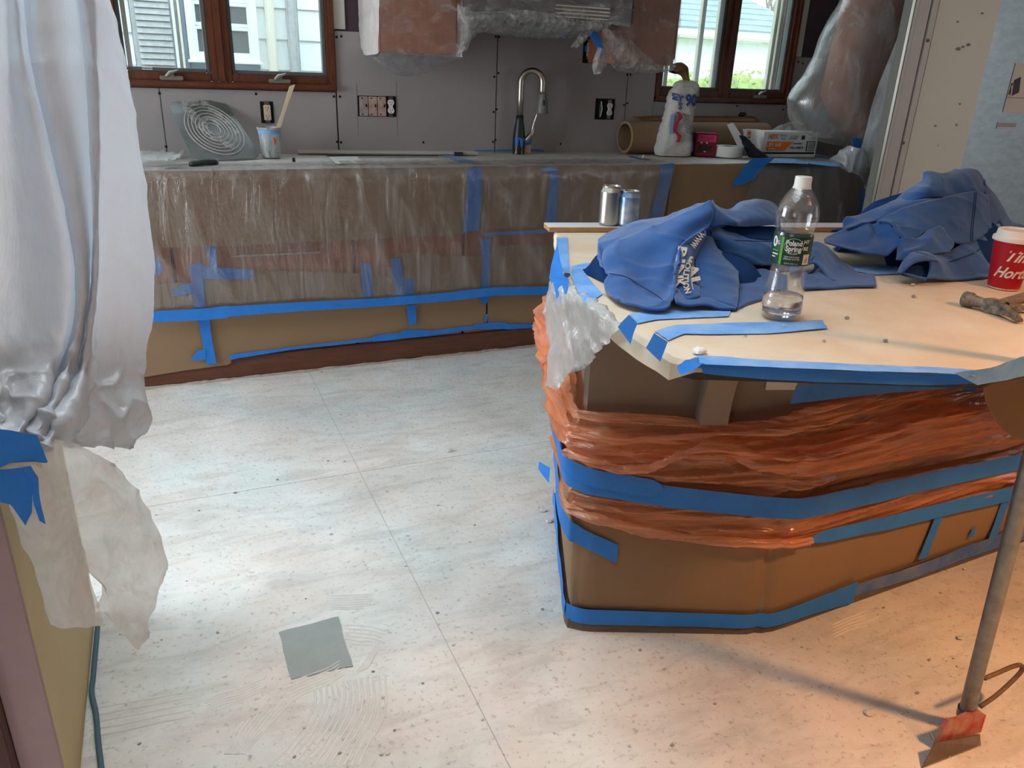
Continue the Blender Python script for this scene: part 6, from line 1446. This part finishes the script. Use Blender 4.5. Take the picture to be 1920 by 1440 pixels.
fold_part(h1, 'flat_hem', [g7([(380, 790, -2.80), (560, 760, -2.76), (640, 700, -2.70), (720, 740, -2.71), (780, 790, -2.74), (880, 788, -2.74)]), g7([(380, 850, -2.85), (560, 850, -2.84), (660, 820, -2.80), (740, 825, -2.79), (800, 840, -2.80), (890, 830, -2.79)]), g7([(390, 892, -2.88), (560, 892, -2.88), (680, 885, -2.87), (760, 882, -2.87), (820, 882, -2.87), (896, 882, -2.87)])], amp=0.0015, seed=22, nu=34, nv=12)

def seam(parent, pts, g, o=0.010):
    P = resample([S(u, v, y=d-o) for u, v, d in g(pts)], 30); MB().tube(P, 0.0011, 5).build('seam', M['fabricdark'], parent, smooth=True)
seam(h1, [(572, 732, -2.765), (690, 755, -2.79), (800, 820, -2.825), (900, 880, -2.87), (1000, 950, -2.92)], g6, 0.006)
seam(h1, [(1360, 485, -2.69), (1500, 482, -2.69), (1650, 488, -2.69), (1820, 490, -2.68)], g6, 0.004)
h2 = thing('sweatshirt', (1.85, -2.65, IZ), 'plain blue sweatshirt heaped high on the island in front of the refrigerator', 'sweatshirt')
core(h2, [(1.88, -2.62, 0.16, 0.17), (1.80, -2.66, 0.10, 0.16), (1.98, -2.64, 0.12, 0.17), (1.92, -2.74, 0.07, 0.12), (2.08, -2.62, 0.07, 0.14)], 5)
fold_part(h2, 'hood', [g7([(1040, 290, -2.60), (1100, 220, -2.60), (1220, 140, -2.60), (1232, 80, -2.60), (1300, 92, -2.61), (1370, 94, -2.60), (1480, 64, -2.58), (1590, 74, -2.57), (1640, 150, -2.57)]),
  g7([(1045, 300, -2.63), (1110, 240, -2.64), (1215, 175, -2.645), (1260, 140, -2.65), (1320, 150, -2.66), (1390, 150, -2.65), (1490, 110, -2.63), (1580, 110, -2.62), (1640, 180, -2.61)]),
  g7([(1050, 310, -2.65), (1120, 260, -2.665), (1220, 210, -2.68), (1280, 195, -2.685), (1350, 210, -2.685), (1420, 205, -2.675), (1500, 165, -2.66), (1575, 160, -2.65), (1640, 210, -2.64)]),
  g7([(1050, 330, -2.66), (1130, 290, -2.68), (1230, 262, -2.695), (1300, 262, -2.70), (1380, 270, -2.70), (1450, 245, -2.69), (1520, 225, -2.68), (1580, 220, -2.67), (1640, 235, -2.66)])], amp=0.003, seed=31, nu=54, nv=26)
fold_part(h2, 'long_fold', [g7([(672, 480, -2.60), (680, 408, -2.60), (780, 385, -2.61), (880, 345, -2.62), (1060, 275, -2.64), (1200, 255, -2.66), (1330, 262, -2.68)]),
  g7([(690, 470, -2.63), (760, 430, -2.64), (860, 395, -2.65), (1000, 335, -2.67), (1140, 290, -2.685), (1240, 270, -2.695), (1335, 268, -2.70)]),
  g7([(690, 482, -2.66), (780, 455, -2.67), (880, 430, -2.68), (1000, 380, -2.69), (1140, 325, -2.70), (1260, 290, -2.71), (1350, 275, -2.71)])], amp=0.002, seed=33, nu=40, nv=14)
fold_part(h2, 'big_panel', [g7([(900, 430, -2.70), (1000, 375, -2.705), (1140, 318, -2.71), (1350, 268, -2.715), (1480, 232, -2.70), (1580, 218, -2.69), (1672, 246, -2.68)]),
  g7([(940, 425, -2.72), (1020, 420, -2.73), (1160, 380, -2.74), (1360, 330, -2.74), (1490, 300, -2.73), (1590, 295, -2.72), (1675, 310, -2.70)]),
  g7([(985, 420, -2.74), (1050, 470, -2.76), (1160, 450, -2.77), (1340, 420, -2.77), (1480, 390, -2.76), (1590, 380, -2.74), (1685, 390, -2.72)]),
  g7([(1010, 450, -2.76), (1070, 510, -2.785), (1170, 510, -2.79), (1300, 465, -2.785), (1400, 500, -2.79), (1500, 480, -2.78), (1690, 455, -2.74)]),
  g7([(1050, 510, -2.78), (1090, 545, -2.80), (1160, 545, -2.80), (1290, 475, -2.79), (1420, 570, -2.81), (1560, 565, -2.80), (1692, 482, -2.75)])], amp=0.002, seed=35, nu=54, nv=34)
fold_part(h2, 'light_strip', [g7([(1645, 240, -2.675), (1660, 320, -2.685), (1680, 420, -2.70), (1692, 485, -2.72)]), g7([(1680, 225, -2.65), (1710, 300, -2.66), (1735, 370, -2.67), (1720, 450, -2.69)]), g7([(1690, 235, -2.64), (1725, 310, -2.65), (1756, 382, -2.66), (1745, 440, -2.68)])], amp=0.001, seed=36, nu=24, nv=8)
fold_part(h2, 'right_slope', [g7([(1600, 80, -2.57), (1640, 150, -2.575), (1690, 225, -2.58), (1770, 330, -2.60), (1840, 430, -2.62), (1960, 470, -2.62)]), g7([(1630, 130, -2.60), (1665, 200, -2.61), (1715, 270, -2.62), (1775, 370, -2.64), (1830, 450, -2.66), (1960, 500, -2.66)]), g7([(1640, 220, -2.64), (1700, 330, -2.66), (1740, 410, -2.67), (1760, 470, -2.70), (1800, 520, -2.72), (1960, 560, -2.72)])], amp=0.003, seed=37, nu=34, nv=18)
fold_part(h2, 'left_sheet', [g7([(538, 560, -2.62), (610, 510, -2.62), (700, 465, -2.64), (820, 420, -2.66), (870, 450, -2.68), (940, 425, -2.71), (1000, 450, -2.745)]),
  g7([(538, 566, -2.64), (630, 545, -2.66), (730, 520, -2.68), (840, 490, -2.70), (890, 530, -2.72), (980, 520, -2.75), (1050, 520, -2.78)]),
  g7([(540, 570, -2.66), (650, 590, -2.70), (760, 600, -2.73), (860, 590, -2.75), (930, 600, -2.77), (1000, 580, -2.78), (1060, 548, -2.79)]),
  g7([(545, 574, -2.67), (660, 605, -2.72), (800, 645, -2.77), (900, 660, -2.79), (970, 665, -2.80), (1030, 610, -2.80), (1060, 598, -2.80)])], amp=0.002, seed=39, nu=46, nv=24)
fold_part(h2, 'mid_fold', [g7([(1045, 545, -2.79), (1100, 545, -2.80), (1180, 545, -2.80), (1290, 475, -2.79), (1350, 470, -2.79), (1430, 575, -2.82)]),
  g7([(1040, 610, -2.80), (1090, 600, -2.82), (1180, 600, -2.83), (1290, 545, -2.82), (1360, 560, -2.82), (1430, 600, -2.83)]),
  g7([(1040, 660, -2.81), (1090, 640, -2.835), (1150, 620, -2.84), (1260, 610, -2.84), (1350, 620, -2.84), (1420, 615, -2.84)]),
  g7([(1035, 690, -2.82), (1075, 692, -2.84), (1120, 690, -2.85), (1180, 660, -2.85), (1300, 650, -2.85), (1400, 640, -2.85)])], amp=0.004, seed=41, nu=40, nv=22)
fold_part(h2, 'sleeve', [g7([(1130, 655, -2.84), (1200, 635, -2.835), (1260, 632, -2.83), (1370, 650, -2.825), (1500, 580, -2.80), (1640, 538, -2.77), (1650, 610, -2.76), (1760, 620, -2.75), (1960, 600, -2.74)]),
  g7([(1180, 650, -2.86), (1240, 645, -2.855), (1300, 665, -2.855), (1400, 680, -2.85), (1520, 640, -2.83), (1640, 600, -2.81), (1680, 680, -2.81), (1780, 700, -2.80), (1960, 690, -2.79)]),
  g7([(1250, 690, -2.88), (1290, 700, -2.88), (1330, 710, -2.88), (1430, 740, -2.875), (1540, 730, -2.865), (1640, 710, -2.855), (1700, 760, -2.85), (1790, 770, -2.84), (1960, 760, -2.83)]),
  g7([(1260, 770, -2.90), (1290, 780, -2.90), (1330, 780, -2.90), (1430, 800, -2.90), (1540, 800, -2.895), (1640, 795, -2.885), (1720, 800, -2.88), (1800, 800, -2.87), (1960, 790, -2.86)]),
  g7([(1235, 828, -2.915), (1280, 826, -2.915), (1330, 828, -2.915), (1430, 830, -2.915), (1540, 828, -2.91), (1640, 820, -2.905), (1720, 812, -2.90), (1800, 808, -2.89), (1960, 800, -2.88)])], amp=0.0025, seed=43, nu=60, nv=30)
fold_part(h2, 'cuff', [g7([(1048, 780, -2.87), (1080, 710, -2.86), (1130, 655, -2.85), (1200, 635, -2.845), (1260, 645, -2.85)]), g7([(1060, 786, -2.89), (1100, 725, -2.885), (1150, 680, -2.88), (1230, 665, -2.875), (1310, 690, -2.88)]), g7([(1070, 790, -2.90), (1120, 740, -2.90), (1170, 710, -2.895), (1240, 700, -2.89), (1330, 705, -2.89)])], amp=0.001, seed=44, nu=20, nv=8)
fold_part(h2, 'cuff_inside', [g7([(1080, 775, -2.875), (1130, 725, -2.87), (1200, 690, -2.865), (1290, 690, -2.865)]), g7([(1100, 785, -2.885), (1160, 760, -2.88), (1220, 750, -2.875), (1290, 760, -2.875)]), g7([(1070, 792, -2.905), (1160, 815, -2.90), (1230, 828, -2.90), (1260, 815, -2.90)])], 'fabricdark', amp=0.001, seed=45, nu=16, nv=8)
fold_part(h2, 'cuff_rim', [g7([(1048, 782, -2.895), (1120, 800, -2.905), (1180, 818, -2.912), (1240, 832, -2.918)]), g7([(1055, 776, -2.89), (1125, 792, -2.90), (1185, 808, -2.905), (1245, 820, -2.91)])], amp=0.0, seed=46, nu=12, nv=3)
fold_part(h2, 'back_layer', [g7([(590, 490, -2.56), (640, 478, -2.56), (690, 470, -2.57)]), g7([(585, 498, -2.58), (640, 490, -2.58), (690, 480, -2.59)])], 'fabricdark', amp=0.001, seed=47, nu=10, nv=4)
seam(h2, [(1578, 225, -2.70), (1570, 330, -2.74), (1556, 450, -2.775), (1550, 560, -2.805)], g7, 0.006)
seam(h2, [(1590, 222, -2.70), (1582, 330, -2.74), (1568, 450, -2.775), (1562, 560, -2.805)], g7, 0.006)
seam(h2, [(1370, 715, -2.87), (1450, 690, -2.855), (1560, 650, -2.835), (1640, 600, -2.81)], g7, 0.004)
# ================================================================ HANGING DRAPE AT THE PARTITION
def drape():
    dep = [-2.86, -2.80, -2.765, -2.785, -2.742, -2.782, -2.76, -2.738, -2.772, -2.72, -2.67, -2.64, -2.61, -2.585]
    R = [(-90, [-140, -40, 0, 20, 36, 56, 108, 138, 154, 176, 182, 187, 193, 197]),
         (0, [-140, -40, 10, 28, 44, 64, 115, 146, 162, 184, 189, 194, 200, 205]),
         (120, [-140, -40, 14, 42, 58, 78, 125, 160, 172, 187, 190, 208, 225, 236]),
         (250, [-140, -50, 20, 72, 88, 106, 140, 168, 178, 187, 190, 216, 244, 256]),
         (400, [-140, -60, 25, 106, 122, 138, 158, 174, 181, 186, 189, 228, 264, 279]),
         (520, [-140, -60, 30, 122, 140, 150, 162, 172, 178, 182, 186, 230, 272, 289]),
         (610, [-140, -60, 36, 118, 136, 146, 156, 162, 168, 174, 180, 225, 270, 284]),
         (680, [-140, -60, 26, 96, 114, 128, 142, 150, 160, 168, 174, 215, 256, 266]),
         (740, [-140, -60, 16, 70, 90, 106, 122, 132, 144, 158, 174, 220, 266, 278]),
         (790, [-140, -60, 8, 46, 64, 78, 94, 104, 116, 140, 170, 210, 250, 264]),
         (835, [-140, -60, 0, 30, 44, 54, 66, 74, 86, 110, 140, 178, 215, 238])]
    R = [(v, [(u, y-0.10*max(0, (v-690)/145)*(1 if i < 9 else 0.75)) for i, (u, y) in enumerate(zip(us, dep))]) for v, us in R]
    curves = [[S(u, v, y=y) for u, y in pts] for v, pts in R]
    nu, nv = 170, 190
    C = []
    for c in curves:
        C.append([catmull(c, i/nu) for i in range(nu+1)])
    rows = []
    for j in range(nv+1): rows.append([catmull([c[i] for c in C], j/nv) for i in range(nu+1)])
    def d(u, v, p):
        low = max(0, min(1, (v-0.55)/0.35))
        r1 = max(0, ridge((p.x*9+p.z*3, p.y*5, p.z*4), 2))**3; r2 = max(0, ridge((p.x*26, p.y*20, p.z*16), 4))**2
        return 0.004*r1+low*(0.016*r2+0.012*fbm(p, 14, 3))+0.0015*fbm(p, 40, 6)
    rows = displace(rows, d)
    tag(MB().grid(rows).build('hanging_drape', M['drape'], smooth=True), 'tall milky plastic drape hanging in folds and tied at the wall end', 'plastic drape')
drape()
FX = lambda y: (lambda u, v: S(u, v, y=y))
def tail(curves, mt, label, seed, amp=0.008, nu=60, nv=50, fs=(14, 14, 10)):
    C = [[S(u, v, y=y) for u, v, y in c] for c in curves]
    return wrapsheet('drape_tail', C, mt, label, amp, seed, fs, nu, nv, 0.5)
tail([[(70, 815, -2.86), (80, 880, -2.875), (100, 960, -2.87), (130, 1030, -2.86), (180, 1100, -2.84), (176, 1130, -2.83)],
      [(110, 825, -2.85), (130, 900, -2.87), (150, 980, -2.86), (175, 1060, -2.84), (205, 1130, -2.82), (215, 1165, -2.80)],
      [(160, 845, -2.83), (180, 905, -2.85), (210, 980, -2.83), (230, 1060, -2.81), (240, 1150, -2.79), (240, 1200, -2.78)],
      [(206, 868, -2.80), (208, 905, -2.81), (262, 975, -2.79), (290, 1055, -2.78), (278, 1140, -2.77), (255, 1216, -2.77)],
      [(204, 866, -2.78), (232, 892, -2.78), (282, 968, -2.76), (304, 1055, -2.755), (290, 1130, -2.755), (258, 1212, -2.76)]], 'flap', 'wide fan-shaped plastic tail hanging free below the blue tie', 51, 0.010)
tail([[(-60, 900, -2.875), (10, 930, -2.876), (40, 1000, -2.875), (70, 1080, -2.872), (98, 1168, -2.868)],
      [(-10, 880, -2.885), (50, 930, -2.89), (80, 1000, -2.885), (105, 1080, -2.88), (125, 1172, -2.872)],
      [(50, 870, -2.885), (80, 930, -2.885), (120, 1000, -2.875), (145, 1090, -2.865), (160, 1172, -2.86)],
      [(85, 880, -2.88), (110, 940, -2.87), (150, 1010, -2.86), (172, 1100, -2.85), (192, 1172, -2.845)]], 'flap', 'ragged plastic tail hanging against the bare wall end', 53, 0.008)
strip([((-40, 800), (-30, 890)), ((20, 806), (20, 868)), ((70, 815), (66, 866)), ((90, 866), (86, 868))], FX(-2.905), 'wide blue tape band tying the drape to the wall end', wob=0.003)
strip([((-40, 880), (-40, 930)), ((10, 878), (20, 945)), ((50, 874), (48, 985)), ((62, 890), (60, 960))], FX(-2.90), 'second blue tape layer below the drape tie', wob=0.005)
strip([((42, 876), (58, 872)), ((60, 905), (72, 895)), ((62, 940), (74, 930)), ((74, 976), (86, 982))], FX(-2.912), 'curled loose end of blue tape below the drape tie', wob=0.006)

# cord on the floor
pts = [S(u, v, z=0.006) for u, v in [(150, 1180), (160, 1220), (168, 1270), (172, 1300), (180, 1340), (184, 1390), (190, 1440), (196, 1500)]]
pts = [Vector((max(p.x, -0.291), p.y, p.z)) for p in pts]
tag(MB().tube(resample(pts, 40), 0.006, 10).build('power_cord', M['cord'], smooth=True), 'thin teal rubber cord lying along the foot of the wall end', 'cord')

# ================================================================ FLOOR SCRAPER
def scraper():
    e0 = S(1727, 1440, z=0.001); e1 = S(1838, 1397, z=0.001)
    top = S(1812, 1335, y=-3.335)
    t = thing('floor_scraper', (e0+e1)/2, 'long-handled floor scraper with galvanised pole and chipped red head', 'scraper')
    u0 = S(1754, 1372, y=-3.352); u1 = S(1842, 1352, y=-3.352); n = (e1-e0).cross(u0-e0).normalized()
    if n.dot(CAM-e0) < 0: n = -n
    MB().slab([e0, e1, S(1836, 1376, y=-3.36), S(1752, 1392, y=-3.362)], n*0.002).build('blade', M['blade'], t)
    hp = [S(u, v, y=-3.350) for u, v in [(1754, 1402), (1762, 1408), (1832, 1386), (1846, 1340), (1832, 1330), (1796, 1346), (1776, 1350), (1768, 1362)]]
    MB().slab([p+n*0.004 for p in hp], -n*0.012).build('head_plate', M['redpaint'], t)
    base = top; up = S(1908, 962, y=-3.37)
    dr = (up-base).normalized(); L_ = 1.45
    MB().tube([base-dr*0.004, base+dr*0.02, base+dr*0.4, base+dr*0.8, base+dr*L_], 0.0158, 20).build('pole', M['pole'], t, angle=60)
    MB().tube([base-dr*0.012, base+dr*0.012], 0.019, 16).build('socket', M['pole'], t, angle=60)
    MB().tube([base+dr*(L_-0.16), base+dr*(L_-0.01), base+dr*L_], [0.019, 0.019, 0.014], 16).build('hand_grip', M['darkgrey'], t, smooth=True)
    pr = [S(u, v, y=-3.33) for u, v in [(1846, 1272), (1870, 1262), (1898, 1250), (1913, 1247), (1917, 1254), (1905, 1270), (1870, 1302), (1838, 1325)]]
    MB().tube(resample(pr, 30), 0.0052, 10).build('foot_rod', M['rod'], t, smooth=True)
scraper()

# ================================================================ FLOOR MORTAR AND DEBRIS
mp_ = [S(u, v, z=0.0) for u, v in [(524, 1187), (633, 1157), (662, 1250), (545, 1276)]]
mt_ = thing('mortar_patch', sum(mp_, Vector())/4, 'flat grey square of fresh mortar with combed trowel ridges on the floor', 'mortar patch')
o_ = densify(mp_, 0.02); o_ = [p+Vector((0.004*nz(p, 30, 1), 0.004*nz(p, 30, 3), 0)) for p in o_]
MB().slab([p+Vector((0, 0, 0.0004)) for p in o_], (0, 0, 0.0026)).build('mortar_bed', M['mortar'], mt_)
def rid(px, r=0.0022, mt='ridge'):
    pts = resample([S(u, v, z=0.0012) for u, v in px], max(6, len(px)*4)); pts = [p+Vector((0.0015*nz(p, 30), 0.0015*nz(p, 30, 5), 0)) for p in pts]
    rows = []
    for i, p in enumerate(pts):
        tt = (pts[min(i+1, len(pts)-1)]-pts[max(i-1, 0)]).normalized(); sd = Vector((-tt.y, tt.x, 0)); k = min(1, i/2, (len(pts)-1-i)/2)*0.8+0.2
        rr = r*(1+0.4*nz(p, 60, 7))
        rows.append([p-sd*rr*1.3+Vector((0, 0, -0.001)), p+Vector((0, 0, rr*k*1.3)), p+sd*rr*1.3+Vector((0, 0, -0.001))])
    MB().grid(rows).build('trowel_ridge', M[mt], mt_, smooth=True)
zp = lambda x, y: (380+x/3.79, 1060+y/3.79)
for k in range(7): rid([zp(870+4*k, 215+k*16), zp(1050, 212+k*16), zp(1230-14*k, 200+k*17)])
for k in range(6): rid([zp(1000+6*k, 425+k*24), zp(1120, 428+k*27), zp(1230-4*k, 445+k*24), zp(1320-18*k, 470+k*22)])
for k in range(13): rid([zp(790+k*42, 850-k*6), zp(800+k*42, 960), zp(740+k*44, 1110), zp(620+k*46, 1280), zp(480+k*52, 1420)])
for k in range(8): rid([zp(640-k*50, 950+k*22), zp(540-k*45, 1060+k*18), zp(420-k*30, 1190+k*10), zp(300-k*20, 1340)])
for k in range(6): rid([zp(560+10*k, 850+k*26), zp(700, 800+k*24), zp(880, 735+k*22), zp(1010, 660+k*22)])
for k in range(7): rid([zp(1100+k*10, 760-k*4), zp(1170+k*14, 660-k*10), zp(1230+k*16, 560+k*8)])
for k in range(5): rid([zp(20, 960+k*20), zp(130, 910+k*20), zp(280, 870+k*20), zp(440, 800+k*20)], 0.0016)
for k in range(5): rid([(168, 1330+k*13), (230, 1318+k*13), (300, 1306+k*12), (360, 1294+k*12)], 0.0018)
for k in range(5): rid([(1560, 1195-k*6), (1590, 1182-k*6), (1625, 1172-k*7)], 0.0016)
for k in range(9): rid([(1675+k*10, 1330+k*6), (1690+k*10, 1345+k*8), (1715+k*9, 1385+k*5)], 0.0016)
for k in range(5): rid([(1598+k*5, 1180-k*4), (1620+k*6, 1165-k*2), (1648, 1170-k*5)], 0.0016)
# crumbs and flakes
spots = [(603, 698), (641, 752), (640, 778), (573, 667), (748, 745), (905, 660), (905, 772), (772, 733), (843, 846), (645, 866), (615, 865), (1018, 958), (1030, 978), (1034, 998), (1017, 1143), (1010, 952), (890, 985), (820, 948), (373, 958), (292, 966), (440, 925), (573, 1123), (408, 1187), (850, 1210), (793, 1282), (718, 1308), (740, 1370), (727, 1414), (552, 1420), (715, 1415), (637, 1413), (570, 1365), (262, 1395), (303, 1200), (240, 1172), (226, 1190), (350, 1090), (1505, 1214), (1630, 1338), (1690, 1338), (1742, 1238), (1775, 1240), (1787, 1235), (1796, 1250), (1800, 1197), (1808, 1068), (1657, 1140), (1765, 1112), (1260, 1398), (1100, 1330), (1340, 1320), (1555, 1290), (1720, 1300), (1450, 1250), (1200, 1220), (620, 1002), (520, 900), (760, 1062), (820, 1150), (905, 1350), (700, 1260), (480, 1330)]
for i, (u, v) in enumerate(spots):
    c = S(u, v, z=0.0004); r = random.uniform(0.0025, 0.0055) if i not in (11, 12, 3, 8, 38, 44) else random.uniform(0.012, 0.018)
    big = r > 0.01
    g_ = 'big flakes of plaster on the floor' if big else ('pale crumbs on the floor' if i % 2 else 'grey crumbs on the floor')
    lb_ = 'large pale plaster flake lying on the dusty floor' if big else ('small pale plaster crumb on the dusty floor' if i % 2 else 'small dark grey mortar crumb on the dusty floor')
    own = {11: 'largest curled plaster flake on the floor beside the island foot', 12: 'flat plaster flake next to the largest one beside the island foot', 3: 'pale plaster flake on the floor close to the plinth board', 8: 'pale plaster flake on the open floor between island and drape', 38: 'rounded plaster flake beside the shadow of the scraper pole', 44: 'plaster flake on the floor between scraper pole and island'}
    lb_ = own.get(i, lb_); g_ = None if i in own else g_
    chip(c, r, i*1.7, 'plaster_flake' if big else 'floor_crumb', M['chip'] if (big or i % 2) else M['chipd'], lb_, 'flake' if big else 'crumb', g_, 0.35 if big else 0.6)
# fine grit nobody could count
gm = MB()
for i in range(900):
    x = random.uniform(-0.25, 2.3); y = random.uniform(-3.5, -0.66)
    
    if 0.1 < x < 0.32 and -2.68 < y < -2.40: continue
    r = random.uniform(0.0008, 0.0022); a = random.uniform(0, 6.28)
    gm.add([(x+r*math.cos(a), y+r*math.sin(a), 0.0002), (x+r*math.cos(a+2.1), y+r*math.sin(a+2.1), 0.0002), (x+r*math.cos(a+4.2), y+r*math.sin(a+4.2), 0.0002), (x, y, r*0.9)], [(0, 1, 3), (1, 2, 3), (2, 0, 3)])
tag(gm.build('floor_grit', M['chipd']), 'fine grey grit scattered over the dusty floor', 'grit', kind='stuff')
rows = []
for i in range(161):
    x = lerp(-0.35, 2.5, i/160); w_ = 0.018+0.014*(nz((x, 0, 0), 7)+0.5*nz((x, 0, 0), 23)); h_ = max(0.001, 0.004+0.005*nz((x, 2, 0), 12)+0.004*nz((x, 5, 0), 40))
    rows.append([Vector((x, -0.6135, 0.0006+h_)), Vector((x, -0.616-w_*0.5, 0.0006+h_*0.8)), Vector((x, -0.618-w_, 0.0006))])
tag(MB().grid(rows).build('debris_shade_ridge', M['dust'], smooth=True), 'thin ridge of plaster debris and painted toe shade along the plinth board', 'dust', kind='stuff')  # low debris mound whose brownish colour also stands for the toe shadow
